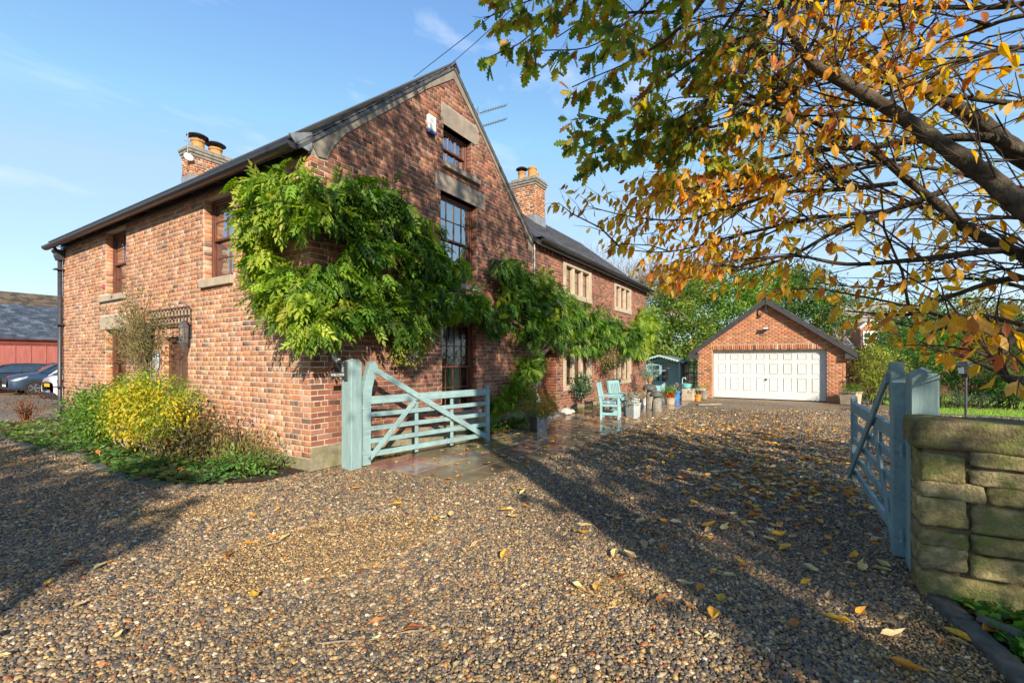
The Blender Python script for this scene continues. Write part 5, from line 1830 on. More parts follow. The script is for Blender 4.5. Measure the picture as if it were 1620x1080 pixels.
# bare winter trees behind the wing
def bare_tree(label, px, Y, h, w_, dens):
    base = Vector(cam(px, 575, Y)); base.z = 0
    t = thing('bare_tree', label, 'tree', tuple(base), 0, 'bare trees beyond the house')
    b = MB()
    r0 = .2
    tp = base + Vector((0, 0, h * .35))
    b.tube([base, tp], [r0, r0 * .75], 7)
    b.build('trunk', M_palebark, t)
    b = MB()
    def grow(p, d, L, r, lev):
        q = p + d * L * .5 + Vector((rng.gauss(0, .04), rng.gauss(0, .04), 0)) * L
        e = p + (d + Vector((0, 0, .12))).normalized() * L
        b.tube([p, q, e], [r, r * .8, r * .5], 4 if lev else 5, caps=False)
        if lev < 4:
            for _ in range(3 if lev else dens):
                nd = (d + Vector((rng.gauss(0, .42), rng.gauss(0, .42), rng.gauss(.12, .2)))).normalized()
                grow(p.lerp(e, rng.uniform(.35, 1)), nd, L * rng.uniform(.55, .75), max(.012, r * .5), lev + 1)
    for _ in range(4):
        a = rng.uniform(0, 6.28)
        grow(tp, Vector((math.cos(a) * .5 * w_, math.sin(a) * .5 * w_, 1)).normalized(), h * .28, .09, 0)
    b.build('crown', M_palebark, t, kind='stuff')
for i, (lb, px, Y, h, w_) in enumerate((('pale bare tree rising just above the wing roof', 925, 40, 9.8, .9), ('tall bare twiggy tree in front of the sky beyond the wing', 965, 41, 13.2, .9), ('bare twiggy tree just right of the end of the wing roof', 1015, 40, 12.2, .9),
                                       ('bare pale tree partly behind yellow leaves left of the garage', 1060, 42, 11.5, 1), ('slim bare tree farthest left behind the wing roof ridge', 900, 44, 9.8, .8))):
    bare_tree(lb, px, Y, h, w_, 5)
# hedge side of the garden, right of the garage
def shrub(name, label, blobs, pal, wts, per, size, tmpl=OVAL, group=None, stems=8, spread=.10, cat='shrub', cluster=14, droop=.2, mt=None, stem_mat=None, jit=.18):
    c = blobs[0]
    t = thing(name, label, cat, (c[0], c[1], 0), 0, group)
    b = MB()
    for bl in blobs:
        for _ in range(stems):
            a = rng.uniform(0, 6.28); q = rng.uniform(.2, .85)
            e = Vector((bl[0] + math.cos(a) * bl[3] * q, bl[1] + math.sin(a) * bl[4] * q, bl[2] + bl[5] * rng.uniform(-.2, .7)))
            s_ = Vector((c[0] * .4 + bl[0] * .6 + rng.uniform(-.08, .08), c[1] * .4 + bl[1] * .6 + rng.uniform(-.08, .08), 0))
            m_ = s_.lerp(e, .5) + Vector((0, 0, .1 * e.z))
            b.tube([s_, m_, e], [.012, .009, .004], 4)
    b.build('stems', stem_mat or M_twig, t, kind='stuff')
    blob_leaves('foliage', blobs, per, tmpl, size, pal, mt or M_leaf, t, wts, cluster=cluster, spread=spread, droop=droop, kind='stuff', jit=jit, fill=.45)
    return t
def SB(px, py, Y, rpx, rpz=None, ry=None):
    b_ = B_(px, py, Y, rpx, rpz, ry)
    return b_
shrub('golden_shrub', 'yellow-green variegated shrub right of the garage', [SB(1392, 575, 17.5, 30, 26), SB(1375, 560, 18, 22, 18), SB(1400, 600, 17, 26, 26), SB(1372, 600, 17.5, 20, 28)],
      [(.38, .38, .06), (.26, .32, .05), (.12, .2, .03), (.5, .45, .1)], [3, 3, 2, 1], 220, .09, group='shrubs beside the lawn')
shrub('dark_red_shrub', 'dark red shrub in shade against the right side of the garage', [SB(1352, 605, 19, 16, 26), SB(1358, 585, 19.5, 14, 16)], [(.10, .02, .025), (.06, .015, .02), (.13, .04, .03)], None, 200, .09, group='shrubs beside the lawn')
shrub('laurel_shrub', 'broad mid green shrub behind the right-hand gate post', [SB(1455, 560, 19, 40, 30), SB(1430, 548, 21, 36, 28), SB(1490, 575, 18, 30, 26)], GD_, None, 150, .11, group='shrubs beside the lawn')
shrub('laurel_shrub', 'leafy dark green shrub behind the garden lamp', [SB(1535, 590, 17, 38, 34), SB(1505, 585, 17, 26, 34), SB(1560, 600, 16.5, 26, 30)], GD_, [3, 4, 3, 2], 170, .10, group='shrubs beside the lawn')
shrub('laurel_shrub', 'tall green shrub at the far right edge above the wall', [SB(1600, 590, 15.5, 30, 36), SB(1640, 580, 15, 34, 40), SB(1615, 610, 15, 30, 24)], GD_, [4, 3, 2, 2], 170, .10, group='shrubs beside the lawn')
shrub('copper_shrub', 'small dull red-leaved shrub low between the green shrubs', [SB(1583, 575, 16.2, 18, 16), SB(1572, 600, 15.8, 12, 12)], [(.20, .05, .04), (.14, .04, .035), (.25, .09, .05)], None, 220, .08, group='shrubs beside the lawn')
shrub('blue_fir_bush', 'blue-green conifer bush right of the far dormer window', [SB(1420, 545, 26, 20, 24), SB(1408, 568, 24, 18, 16)], [(.05, .11, .06), (.08, .15, .09), (.04, .08, .05)], None, 200, .10, tmpl=SLIM, group='shrubs beside the lawn')
shrub('yellow_shrub', 'small yellow-leaved plant at the lawn edge right of the post', [SB(1488, 625, 16, 7, 10)], [(.5, .4, .04), (.35, .3, .05)], None, 300, .07)
shrub('low_border_plant', 'low grey-green border plants along the back of the lawn', [SB(x_, 628, 15.6, 14, 7) for x_ in range(1500, 1640, 22)], [(.10, .16, .08), (.06, .12, .05), (.14, .2, .1)], None, 260, .07, cat='plant')
shrub('purple_flower_plant', 'low lilac-flowered plant beside the gravel right of the garage', [SB(1372, 640, 16.5, 8, 5)], [(.35, .3, .45), (.10, .14, .05), (.5, .45, .55)], None, 400, .05, cat='plant', stems=3)
# back belt of big trees
for i, (lb, px, py, Y, rx, rz_, pal) in enumerate((
        ('tall yellowing tree behind the far dormer house', 1345, 480, 52, 40, 50, GL), ('broad dark tree beyond the shrubs right of centre', 1440, 500, 40, 48, 54, GD_),
        ('yellow-green autumn tree filling the gap above the gate post', 1500, 490, 44, 46, 56, GL), ('brown and gold autumn tree near the right edge', 1580, 500, 40, 52, 56, [(.30, .20, .05), (.22, .2, .04), (.15, .18, .04)]),
        ('dark evergreen tree at the far right behind the hedge', 1660, 510, 38, 60, 60, GD_))):
    garden_tree('distant_tree', lb, cam(px, 600, Y)[:2] + (0,), 6.5, [B_(px, py + 30, Y, rx, rz_), B_(px - rx * .5, py + 60, Y - 1, rx * .7, rz_ * .6), B_(px + rx * .5, py + 50, Y + 1, rx * .7, rz_ * .7)], pal, None, 60, .25, group='trees beyond the lawn', spread=.4)
# left background trees beyond the outbuilding are hidden; far hedge fills the horizon
def far_hedge():
    bl = []
    for px in range(860, 1760, 40):
        bl.append(B_(px, 556, 60, 34, 22, 2.0))
    o = blob_leaves('far_hedge', bl, 14, OVAL, .5, GD_, M_leaf, None, None, spread=.5, cluster=12, fill=.5)
    tag(o, 'far dark green hedge line closing the garden', 'hedge', kind='stuff')
far_hedge()
# brown garden fence behind the shrubs
fn = thing('garden_fence', 'dark brown boarded fence with brick pier behind the shrubs', 'fence', cam(1450, 600, 22)[:2] + (0,))
M_fence = mat('dark_fence_boards', (.13, .06, .045), (.08, .04, .03), rough=.85, scale=4)
fa = Vector(cam(1340, 600, 23)); fb = Vector(cam(1700, 600, 19)); fa.z = fb.z = 0
nb = 110
for k in range(nb):
    p0 = fa.lerp(fb, k / nb); p1 = fa.lerp(fb, (k + .95) / nb)
    b = MB(); b.beam((p0.x, p0.y, .82), (p1.x, p1.y, .82), .02, 1.6, c=.003); b.build('board', M_fence, fn)
b = MB(); b.beam((fa.x, fa.y, 1.65), (fb.x, fb.y, 1.65), .06, .05, c=.005); b.build('capping_rail', M_fence, fn)
# far house with a white dormer
fh = thing('dormer_house', 'distant brick house with grey roof and white-trimmed dormer window', 'house', cam(1368, 600, 46)[:2] + (0,))
def fp(px, py, dY=0): return Vector(cam(px, py, 46 + dY))
FD = Vector((.848, .53, 0)); FS = Vector((.53, -.848, 0))
def fbox(b, px0, px1, py0, py1, d0, d1):
    P = [fp(px0, py1), fp(px1, py1), fp(px1, py0), fp(px0, py0)]
    vs = [tuple(p + FD * d0) for p in P] + [tuple(p + FD * d1) for p in P]
    b.add(vs, [(0, 1, 2, 3), (7, 6, 5, 4), (0, 4, 5, 1), (1, 5, 6, 2), (2, 6, 7, 3), (3, 7, 4, 0)])
M_fbrick = mat('far_orange_brick', (.42, .19, .10), (.32, .14, .08), rough=.9, scale=12)
b = MB(); fbox(b, 1325, 1425, 548, 595, .5, 5); b.build('wall', M_fbrick, fh)
b = MB()
P = [fp(1318, 552), fp(1432, 552), fp(1432, 478, 4), fp(1318, 478, 4)]
b.add([tuple(p) for p in P] + [tuple(p + FD * .3 + Vector((0, 0, -.3))) for p in P], [(0, 1, 2, 3), (7, 6, 5, 4), (0, 4, 5, 1), (1, 5, 6, 2), (2, 6, 7, 3), (3, 7, 4, 0)])
b.build('roof', mat('far_grey_roof', (.26, .23, .21), (.2, .18, .17), rough=.9, scale=6), fh)
b = MB(); fbox(b, 1357, 1385, 519, 552, -.4, 2.5)
P = [fp(1356, 519), fp(1387, 519), fp(1371, 508)]
vs = [tuple(p - FD * .4) for p in P] + [tuple(p + FD * 3) for p in P]
b.add(vs, [(0, 1, 2), (5, 4, 3), (0, 3, 4, 1), (1, 4, 5, 2), (2, 5, 3, 0)])
dm = b.build('dormer', M_fbrick, fh)
b = MB()
b.beam(fp(1352, 520) - FD * .55, fp(1371, 506) - FD * .55, .3, .14); b.beam(fp(1371, 506) - FD * .55, fp(1391, 520) - FD * .55, .3, .14)
b.build('dormer_trim', M_white, dm)
b = MB(); fbox(b, 1360, 1383, 526, 545, -.46, -.41); b.build('pane', M_cglass, dm)
b = MB()
for q in ((1359, 1384, 524, 527), (1359, 1384, 544, 547), (1359, 1361, 527, 544), (1382, 1384, 527, 544), (1370.6, 1372.4, 527, 544), (1361, 1382, 534.5, 536.3)):
    fbox(b, *q, -.52, -.465)
b.build('window_frame', M_white, dm)

# lawn with real grass at its near edge
lawn = [gnd(1395, 638), gnd(1480, 657), gnd(1800, 668), (30, -22), (34, -8.6), gnd(1395, 633)]
lx = [(14.4, -9.05), (14.7, -9.9), (14.95, -22), (34, -22), (34, -8.9), (18.4, -8.9)]
sheet('lawn', lx, .012, M_lawn)
gp = []
while len(gp) < 16000:
    x, y = 14.45 + rng.random() ** 1.6 * 7, -9.0 - rng.random() * 7.5
    gp.append((x, y, .01))
gp = np.array(gp)
D = unit(np.column_stack([nr.normal(0, .4, (len(gp), 2)), np.ones(len(gp))]))
Nn = unit(nr.normal(0, 1, (len(gp), 3)))
o = link('lawn_grass', scatter('lawn_grass', SLIM, gp, D, Nn, .06 * nr.uniform(.6, 1.3, len(gp)), palette(len(gp), [(.22, .42, .05), (.3, .52, .06), (.42, .55, .09)])), M_grass)
tag(o, 'short bright green mown grass beyond the driveway', 'grass', kind='stuff')
le = thing('lawn_edging', 'pale stone kerb between gravel and lawn', 'edging', (14.6, -9.6, 0))
for k in range(16):
    b = MB(); b.box(14.32, -9.2 - k * .46, -.02, 14.42, -9.2 - k * .46 - .44, .05, .01); b.build('stone', M_kerb, le)
# garden lamp
lp = cam(1528, 585, 12.5)
t = thing('garden_lamp', 'black square garden lantern on a post beyond the wall', 'lamp', (lp[0], lp[1], 0))
lx_, ly_ = lp[0], lp[1]
b = MB(); b.tube([(lx_, ly_, 0), (lx_, ly_, lp[2] - .18)], .03, 8); b.build('post', M_iron, t)
b = MB(); b.lathe([(.05, -.2), (.13, -.14), (.15, -.1)], lx_, ly_, lp[2], 4); b.build('base', M_iron, t)
b = MB(); b.lathe([(.14, -.1), (.17, .10)], lx_, ly_, lp[2], 4); b.build('glass', glass('lamp_glass', .2, (.7, .7, .7)), t)
b = MB(); b.lathe([(.29, .09), (.28, .11), (.13, .18), (.11, .22), (.0, .26)], lx_, ly_, lp[2], 4); b.build('cap', M_iron, t)

# ------------------------------------------------------------------ summerhouse, topiary, greenhouse
sh = thing('summerhouse', 'blue-green painted summerhouse with glazed double doors and shallow gable', 'summerhouse', (19.6, -.3, 0))
M_sh = mat('summerhouse_blue_paint', (.33, .56, .62), (.27, .48, .54), rough=.6, scale=3)
M_shd = mat('mossy_green_felt', (.13, .17, .13), (.08, .11, .09), rough=.95, scale=6)
SX, SY0, SY1, SZ = 19.4, -1.2, .68, 1.52
for k in range(13):
    b = MB(); b.box(SX, SY0, .06 + k * .115, SX + .03, SY1, .06 + k * .115 + .108, .006); b.build('board', M_sh, sh)
b = MB(); b.box(SX + .03, SY0, .05, SX + 1.9, SY1, SZ + .02); b.prism([(SY0, SZ), (SY1, SZ), ((SY0 + SY1) / 2, SZ + .30)], 'x', SX + .0, SX + 1.9); b.build('walls', M_sh, sh)
for k in range(4):
    b = MB(); b.box(SX - .02, SY0 - .0 + k * .0, 0, SX + 1.9, SY1, .05) if k == 0 else None
    if k == 0: b.build('base', M_fence, sh)
ym = (SY0 + SY1) / 2
for sg in (-1, 1):
    b = MB()
    a0 = Vector((SX - .45, ym, SZ + .40)); a1 = Vector((SX - .45, ym + sg * 1.18, SZ + .07))
    P = [a0, a1, a1 + Vector((2.6, 0, 0)), a0 + Vector((2.6, 0, 0))]
    b.add([tuple(p) for p in P] + [tuple(p - Vector((0, 0, .03))) for p in P], [(0, 1, 2, 3), (7, 6, 5, 4), (0, 4, 5, 1), (1, 5, 6, 2), (2, 6, 7, 3), (3, 7, 4, 0)])
    b.build('roof', M_shd, sh)
    b = MB()
    n = 9
    for k in range(n):   # scalloped fascia
        q0, q1 = a0.lerp(a1, k / n), a0.lerp(a1, (k + 1) / n)
        m_ = q0.lerp(q1, .5)
        b.prism([(q0.y, q0.z + .01), (q1.y, q1.z + .01), (q1.y, q1.z - .05), (m_.y, m_.z - .10), (q0.y, q0.z - .05)][::sg], 'x', SX - .475, SX - .452)
    b.build('fascia', mat('pale_summerhouse_trim', (.45, .6, .62), rough=.6), sh)
    b = MB(); b.box(SX - .40, ym + sg * .95 - .03, 0.02, SX - .34, ym + sg * .95 + .03, SZ + .08, .005); b.build('post', M_sh, sh)
M_trim = mat('light_blue_door_frame', (.28, .46, .5), (.25, .42, .46), rough=.5)
for dd in (0, 1):
    y0_ = -.66 + dd * .43
    b = MB(); b.box(SX - .03, y0_ + .005, .08, SX - .002, y0_ + .425, 1.46, .005); d_ = b.build('door', M_trim, sh)
    for k in range(3):
        b = MB(); b.box(SX - .036, y0_ + .06, .62 + k * .275, SX - .031, y0_ + .37, .85 + k * .275); b.build('pane', M_cglass, d_)
    b = MB(); b.box(SX - .04, y0_ + .05, .14, SX - .031, y0_ + .38, .55, .004); b.build('door_panel', M_sh, d_)
tp = gnd(1027, 627)
t = thing('topiary_ball_tree', 'grey-green clipped ball tree on a thin stem in front of the summerhouse', 'tree', (tp[0], tp[1], 0))
p = cam(1026, 588, 19)
b = MB(); b.tube([(p[0], p[1], 0), (p[0], p[1], p[2])], .02, 6); b.build('trunk', M_bark, t)
blob_leaves('crown', [(p[0], p[1], p[2], .36, .36, .40)], 900, OVAL, .05, [(.18, .26, .20), (.12, .19, .14), (.26, .34, .26)], M_leaf, t, spread=.04, fill=.5, kind='stuff')
gh = thing('greenhouse', 'small dark green framed greenhouse between summerhouse and garage', 'greenhouse', (19.6, -1.75, 0))
M_ghf = mat('dark_green_frame', (.05, .14, .15), (.04, .11, .12), rough=.5)
GA, GB = -2.25, -1.32
b = MB()
for y_ in (GA, (GA + GB) / 2, GB): b.box(19.5, y_ - .025, 0, 19.55, y_ + .025, 1.5, .004)
for z_ in (.02, .5, 1.0, 1.47): b.box(19.505, GA + .025, z_, 19.545, GB - .025, z_ + .045)
for y_ in (GA, GB): b.box(20.6, y_ - .025, 0, 20.65, y_ + .025, 1.5, .004); b.box(19.55, y_ - .02, 1.45, 20.6, y_ + .02, 1.49)
b.build('frame', M_ghf, gh)
for j in range(3):
    for i in range(2):
        y0_ = GA + .03 + i * (GB - GA) / 2
        b = MB(); b.box(19.52, y0_, .07 + j * .48, 19.524, y0_ + (GB - GA) / 2 - .06, .07 + j * .48 + .42); b.build('pane', M_glassL, gh)
blob_leaves('plants', [(20.0, -1.8, .7, .3, .3, .6)], 200, OVAL, .09, GD_ + [(.5, .4, .38)], M_leaf, gh, kind='stuff')

# ------------------------------------------------------------------ pots and ornaments by the wing
def lathe_thing(name, label, cat, prof, x, y, m, n=14, z=0, group=None):
    b = MB(); b.lathe(prof, x, y, z, n)
    return tag(b.build(name, m, smooth=False), label, cat, group)
def pot(name, label, x, y, r, h, m, pal, bl, per=500, size=.05, tmpl=OVAL, square=False, n=16, wts=None, group='planted pots', dens=2.2):
    t = thing(name, label, 'plant pot', (x, y, 0), 0, group)
    b = MB()
    if square:
        pr = [(r * .98, 0), (r * 1.12, h * .9), (r * 1.12, h * .9), (r * 1.22, h * .9), (r * 1.22, h), (r * 1.04, h), (r * 1.0, h * .9)]
        b.M = Matrix.Translation((x, y, .014)) @ Matrix.Rotation(.35, 4, 'Z')
        b.lathe(pr, 0, 0, 0, 4)
    else:
        pr = [(r * .72, 0), (r * .95, h * .85), (r * 1.06, h * .86), (r * 1.08, h), (r * .95, h), (r * .9, h * .9)]
        b.lathe(pr, x, y, .014, n)
    b.build('pot', m, t)
    b = MB(); b.lathe([(.001, 0), (r * .93, 0), (r * .93, .01)], x, y, h * .91, 12); b.build('soil', M_soil, t)
    if bl:
        blob_leaves('plant', [(x + q[0], y + q[1], q[2], q[3], q[4], q[5]) for q in bl], per * dens, tmpl, size, pal, M_leaf, t, wts, spread=.05, kind='stuff', cluster=8)
    return t
x, y = gnd(856, 683, .014)
pot('square_pot', 'square zinc planter with round yellow-green box bush near the gnarled stem', x + .15, y + .15, .20, .34, M_zinc, [(.16, .22, .03), (.26, .30, .04), (.09, .15, .03), (.32, .22, .05)], [(0, 0, .66, .40, .40, .30)], 700, .045, square=True)
x, y = gnd(1002, 660, .014)
pot('square_pot', 'pale grey tapered planter with pink-leaved plant beside the bench', x, y, .18, .42, M_greypot, [(.45, .2, .15), (.3, .16, .1), (.2, .2, .07)], [(0, 0, .68, .26, .26, .28)], 260, .055, square=True)
x, y = gnd(1060, 639, .014)
pot('wooden_planter', 'low round wooden planter with bright red flowers', x, y, .21, .24, M_pale, [(.16, .28, .04), (.26, .38, .06)], [(0, 0, .46, .24, .24, .20)], 300, .07)
o = blob_leaves('red_flowers', [(x - .10, y + .0, .36, .15, .15, .10)], 900, BROAD, .055, [(.75, .05, .02), (.6, .03, .02), (.8, .12, .03)], M_aut, None, spread=.03, cluster=8)
tag(o, 'cluster of bright red blooms in the wooden planter', 'flowers')
x, y = gnd(1069, 634, .014)
M_bluepot = mat('bright_blue_glaze', (.03, .20, .62), (.02, .15, .5), rough=.2, spec=.6)
pot('blue_pot', 'tall bright blue glazed pot with pale flowers', x + .1, y, .16, .40, M_bluepot, [(.35, .36, .25), (.5, .3, .4), (.2, .28, .06), (.6, .55, .5)], [(0, 0, .54, .2, .2, .15)], 400, .05)
x, y = gnd(1104, 634, .014)
pot('orange_pot', 'small orange terracotta pot near the garage', x, y, .14, .26, mat('orange_glazed_pot', (.62, .26, .03), (.5, .2, .03), rough=.4), [(.2, .25, .15), (.12, .16, .08)], [(-.1, .1, .42, .22, .22, .18)], 300, .05)
x, y = gnd(1113, 631, .014)
pot('stone_pot', 'weathered stone pot with green shoots against the garage pier', x, y, .20, .38, M_rock, [(.12, .26, .03), (.2, .34, .05)], [(0, 0, .5, .22, .22, .12)], 300, .07, tmpl=SLIM)
# staddle stones and urn
x, y = gnd(1028, 645, .014)
t = thing('staddle_stone', 'dark mushroom-shaped staddle stone carrying an urn', 'staddle stone', (x, y, 0), 0, 'staddle stones by the wing corner')
b = MB(); b.lathe([(.14, 0), (.125, .3), (.10, .62)], x, y, .014, 12); b.build('stem', M_rock, t)
b = MB(); b.lathe([(.08, .60), (.23, .615), (.25, .66), (.19, .77), (.09, .83), (.01, .84)], x, y, .014, 16); b.build('cap', M_kerb, t)
ux, uy = x, y
x, y = gnd(1039, 650, .014)
t = thing('staddle_stone', 'shorter pale staddle stone in front with a dark cap', 'staddle stone', (x, y, 0), 0, 'staddle stones by the wing corner')
b = MB(); b.lathe([(.17, 0), (.15, .3), (.10, .48)], x, y, .014, 12); b.build('stem', M_rock, t)
b = MB(); b.lathe([(.08, .46), (.20, .475), (.22, .51), (.16, .60), (.08, .65), (.01, .66)], x - .03, y + .02, .014, 16); b.build('cap', M_kerb, t)
t = thing('small_urn', 'small terracotta urn with bright green plant on top of the staddle stone', 'urn', (ux, uy, .85))
b = MB(); b.lathe([(.06, 0), (.04, .03), (.09, .10), (.11, .2), (.10, .21)], ux, uy, .85, 12); b.build('urn', M_terra, t)
blob_leaves('plant', [(ux, uy, 1.10, .14, .14, .06)], 500, OVAL, .05, [(.25, .45, .05), (.16, .3, .04)], M_leaf, t, spread=.03, cluster=6, kind='stuff')
for i, (px, py, s_) in enumerate(((1010, 642, .24), (1000, 640, .2), (1018, 640, .18))):
    x, y = gnd(px, py, .014)
    b = MB(); b.M = Matrix.Translation((x, y, s_ * .6)) ; rock(b, s_ * 1.9, s_ * 1.4, s_ * 1.3, 200 + i, amp=.02)
    tag(b.build('white_rock', M_whiterock, smooth=True), ('largest of the whitish rocks right of the grey planter', 'whitish rock partly behind the pink-leaved plant', 'small whitish rock beside the dark staddle stone')[i], 'rock', 'whitish rocks by the planter')
x, y = gnd(1090, 634, .014)
t = thing('stone_block', 'square buff sandstone block used as a stand beside the blue pot', 'stone block', (x, y, 0))
b = MB(); b.M = Matrix.Translation((x + .2, y + .05, .25)); rock(b, .5, .5, .5, 300, amp=.008); b.build('block', M_pale, t, smooth=True)
b = MB(); b.M = Matrix.Translation((x + .35, y - .38, .48)); rock(b, .4, .36, .08, 301, amp=.006); b.build('slab', M_pale, t, smooth=True)
M_teal = mat('teal_glaze', (.18, .50, .50), (.12, .38, .40), rough=.25, spec=.6)
y += .12
t = thing('water_pump_bowl', 'teal glazed bowl with a curved pump spout on the stone block', 'bowl', (x + .1, y, .5))
b = MB(); b.lathe([(.13, 0), (.18, .07), (.20, .17), (.215, .2), (.18, .21), (.15, .17)], x + .1, y, .50, 18); b.build('bowl', M_teal, t)
b = MB(); b.tube([(x + .1, y + .16, .54), (x + .1, y + .16, .88), (x + .1, y + .13, .94), (x + .1, y + .05, .94), (x + .1, y + .02, .88)], .022, 7); b.build('spout', mat('pale_teal_pipe', (.5, .62, .58), rough=.4), t, smooth=True)
x, y = gnd(1117, 640, .014)
b = MB(); b.beam((x - .3, y + .25, .03), (x + .35, y - .45, .03), .14, .05, c=.008)
tag(b.build('wooden_plank', M_palebark), 'short wooden plank lying on the paving near the garage door', 'plank')
x, y = 17.2, -7.72
pot('trough_planter', 'stone planter with a clipped green mound right of the garage door', x - .1, y - .05, .34, .48, M_pale, [(.10, .2, .03), (.15, .26, .04)], [(-.1, -.05, .62, .32, .32, .16)], 900, .03, square=True)

# ------------------------------------------------------------------ companion bench
bn = thing('companion_bench', 'pale blue-green double garden seat with a middle table', 'bench', (0, 0, 0))
m = M_bench
def seat_unit(x0, rot, cx):
    def BB(nm, *a, c=.006):
        b = MB()
        b.M = Matrix.Translation((cx, 0, 0)) @ Matrix.Rotation(rot, 4, 'Z')
        b.box(*a, c)
        return b.build(nm, m, bn)
    w2 = .29
    for sx in (-1, 1):
        BB('leg', sx * w2 - .03, -.50, 0, sx * w2 + .03, -.44, .62)
        b = MB(); b.M = Matrix.Translation((cx, 0, 0)) @ Matrix.Rotation(rot, 4, 'Z')
        b.prism([(-.03, 0), (.03, 0), (.03, .45), (.13, 1.02), (.07, 1.02), (-.03, .48)], 'x', sx * w2 - .03, sx * w2 + .03)
        b.build('leg', m, bn)
        BB('armrest', sx * w2 - .045, -.54, .622, sx * w2 + .045, .05, .655)
        BB('side_rail', sx * w2 - .02, -.44, .12, sx * w2 + .02, -.03, .19)
        BB('side_rail', sx * w2 - .02, -.44, .36, sx * w2 + .02, -.03, .42)
    BB('front_rail', -w2 + .03, -.50, .34, w2 - .03, -.46, .42)
    for k in range(6):
        BB('seat_slat', -w2 + .03, -.51 + k * .083, .422, w2 - .03, -.44 + k * .083, .44)
    b = MB(); b.M = Matrix.Translation((cx, 0, 0)) @ Matrix.Rotation(rot, 4, 'Z'); b.beam((-w2 + .03, .095, .97), (w2 - .03, .095, .97), .04, .10, c=.006); b.build('top_rail', m, bn)
    b = MB(); b.M = Matrix.Translation((cx, 0, 0)) @ Matrix.Rotation(rot, 4, 'Z'); b.beam((-w2 + .03, .02, .55), (w2 - .03, .02, .55), .04, .07, c=.006); b.build('bottom_rail', m, bn)
    for k in range(5):
        x_ = -w2 + .1 + k * .095
        b = MB(); b.M = Matrix.Translation((cx, 0, 0)) @ Matrix.Rotation(rot, 4, 'Z'); b.beam((x_, .03, .585), (x_, .088, .925), .045, .018, up=(0, 1, 0)); b.build('back_slat', m, bn)
seat_unit(0, .22, -.62)
seat_unit(0, -.22, .62)
b = MB(); b.box(-.33, -.52, .56, .33, -.06, .59, .006); b.box(-.32, -.50, .50, .32, -.46, .56, .004); b.build('table_top', m, bn)
bn.location = (8.85, -1.38, .015)
bn.rotation_euler = (0, 0, .04)
cs = MB(); cs.M = Matrix.Translation((8.85 - .60, -1.62, .485)) @ Matrix.Rotation(.26, 4, 'Z')
rock(cs, .46, .42, .09, 400, amp=.004)
tag(cs.build('seat_cushion', mat('patterned_cushion', (.35, .5, .52), (.04, .06, .10), rough=.9, scale=14), smooth=True), 'blue cushion with dark pattern on the near bench seat', 'cushion')

# wall baskets
def basket(label, px, py, rr, pal, per, size, wts=None, tmpl=OVAL, yy=-.22, hang=True, ext=None):
    p = on_y(px, py, yy)
    t = thing('wall_basket', label, 'hanging basket', p, 0, 'planted baskets on the long wall')
    b = MB(); b.lathe([(.01, -.26), (.09, -.22), (.16, -.1), (.18, 0), (.15, 0)], p[0], p[1], p[2] - .03, 12, close=False); b.build('basket', M_iron, t)
    b = MB(); b.tube([(p[0], -.02, p[2] + .25), (p[0], p[1], p[2] + .35), (p[0], p[1], p[2])], .008, 4); b.build('bracket', M_iron, t)
    bl = [(p[0], p[1], p[2] + rr[2] * .2, *rr)] + (ext or [])
    blob_leaves('plant', bl, per * 2.4, tmpl, size, pal, M_leaf, t, wts, spread=.06, cluster=8, droop=.5, kind='stuff')
basket('half basket of green and yellow trailing leaves between corner and tall window', 650, 556, (.40, .2, .24), [(.2, .28, .04), (.3, .34, .05), (.5, .42, .06), (.10, .14, .03)], 520, .06, yy=-.3)
basket('basket of dark green foliage with lilac flowers under the mullioned window', 921, 612, (.50, .24, .36), [(.04, .11, .03), (.06, .15, .035), (.4, .34, .5)], 300, .07, wts=[4, 4, .7], yy=-.3)
basket('basket spilling orange-tinged foliage beside the far lower window', 965, 572, (.65, .25, .42), [(.09, .14, .03), (.12, .18, .04), (.30, .13, .05)], 200, .07, yy=-.35)
basket('black bowl basket with loose yellow and grey stems near the far corner', 975, 598, (.40, .28, .34), [(.2, .2, .05), (.3, .26, .15), (.14, .1, .1)], 160, .07, tmpl=SLIM, yy=-.45)

# wreath on the side door
p = (7.35, -.05, 1.35)
wt = thing('door_wreath', 'pale leafy wreath with wrought iron hanging in the side doorway', 'wreath', p)
b = MB(); b.tube([(7.35 + .22 * math.cos(a), .27, 1.35 + .3 * math.sin(a)) for a in [k * math.pi / 8 for k in range(17)]], .03, 6, caps=False); b.build('hoop', M_twig, wt)
blob_leaves('leaves', [(7.35 + .22 * math.cos(a), .24, 1.35 + .3 * math.sin(a), .1, .05, .1) for a in [k * math.pi / 4 for k in range(8)]], 700, OVAL, .06, [(.3, .34, .28), (.4, .42, .38), (.2, .25, .17)], M_leaf, wt, spread=.03, cluster=6, kind='stuff')
b = MB(); b.tube([(7.28, .25, 1.1), (7.42, .2, .95), (7.3, .2, .85), (7.36, .22, .7)], .012, 5); b.build('scroll', M_iron, wt)
lh = thing('porch_lantern', 'pale stone lantern ornament standing low beside the side door', 'ornament', (7.3, -.05, 0))
b = MB(); b.lathe([(.10, 0), (.10, .12), (.05, .16), (.05, .30), (.12, .34), (.12, .5), (.14, .52), (.03, .62)], 7.15, .12, .1, 8); b.build('column', M_rock, lh)

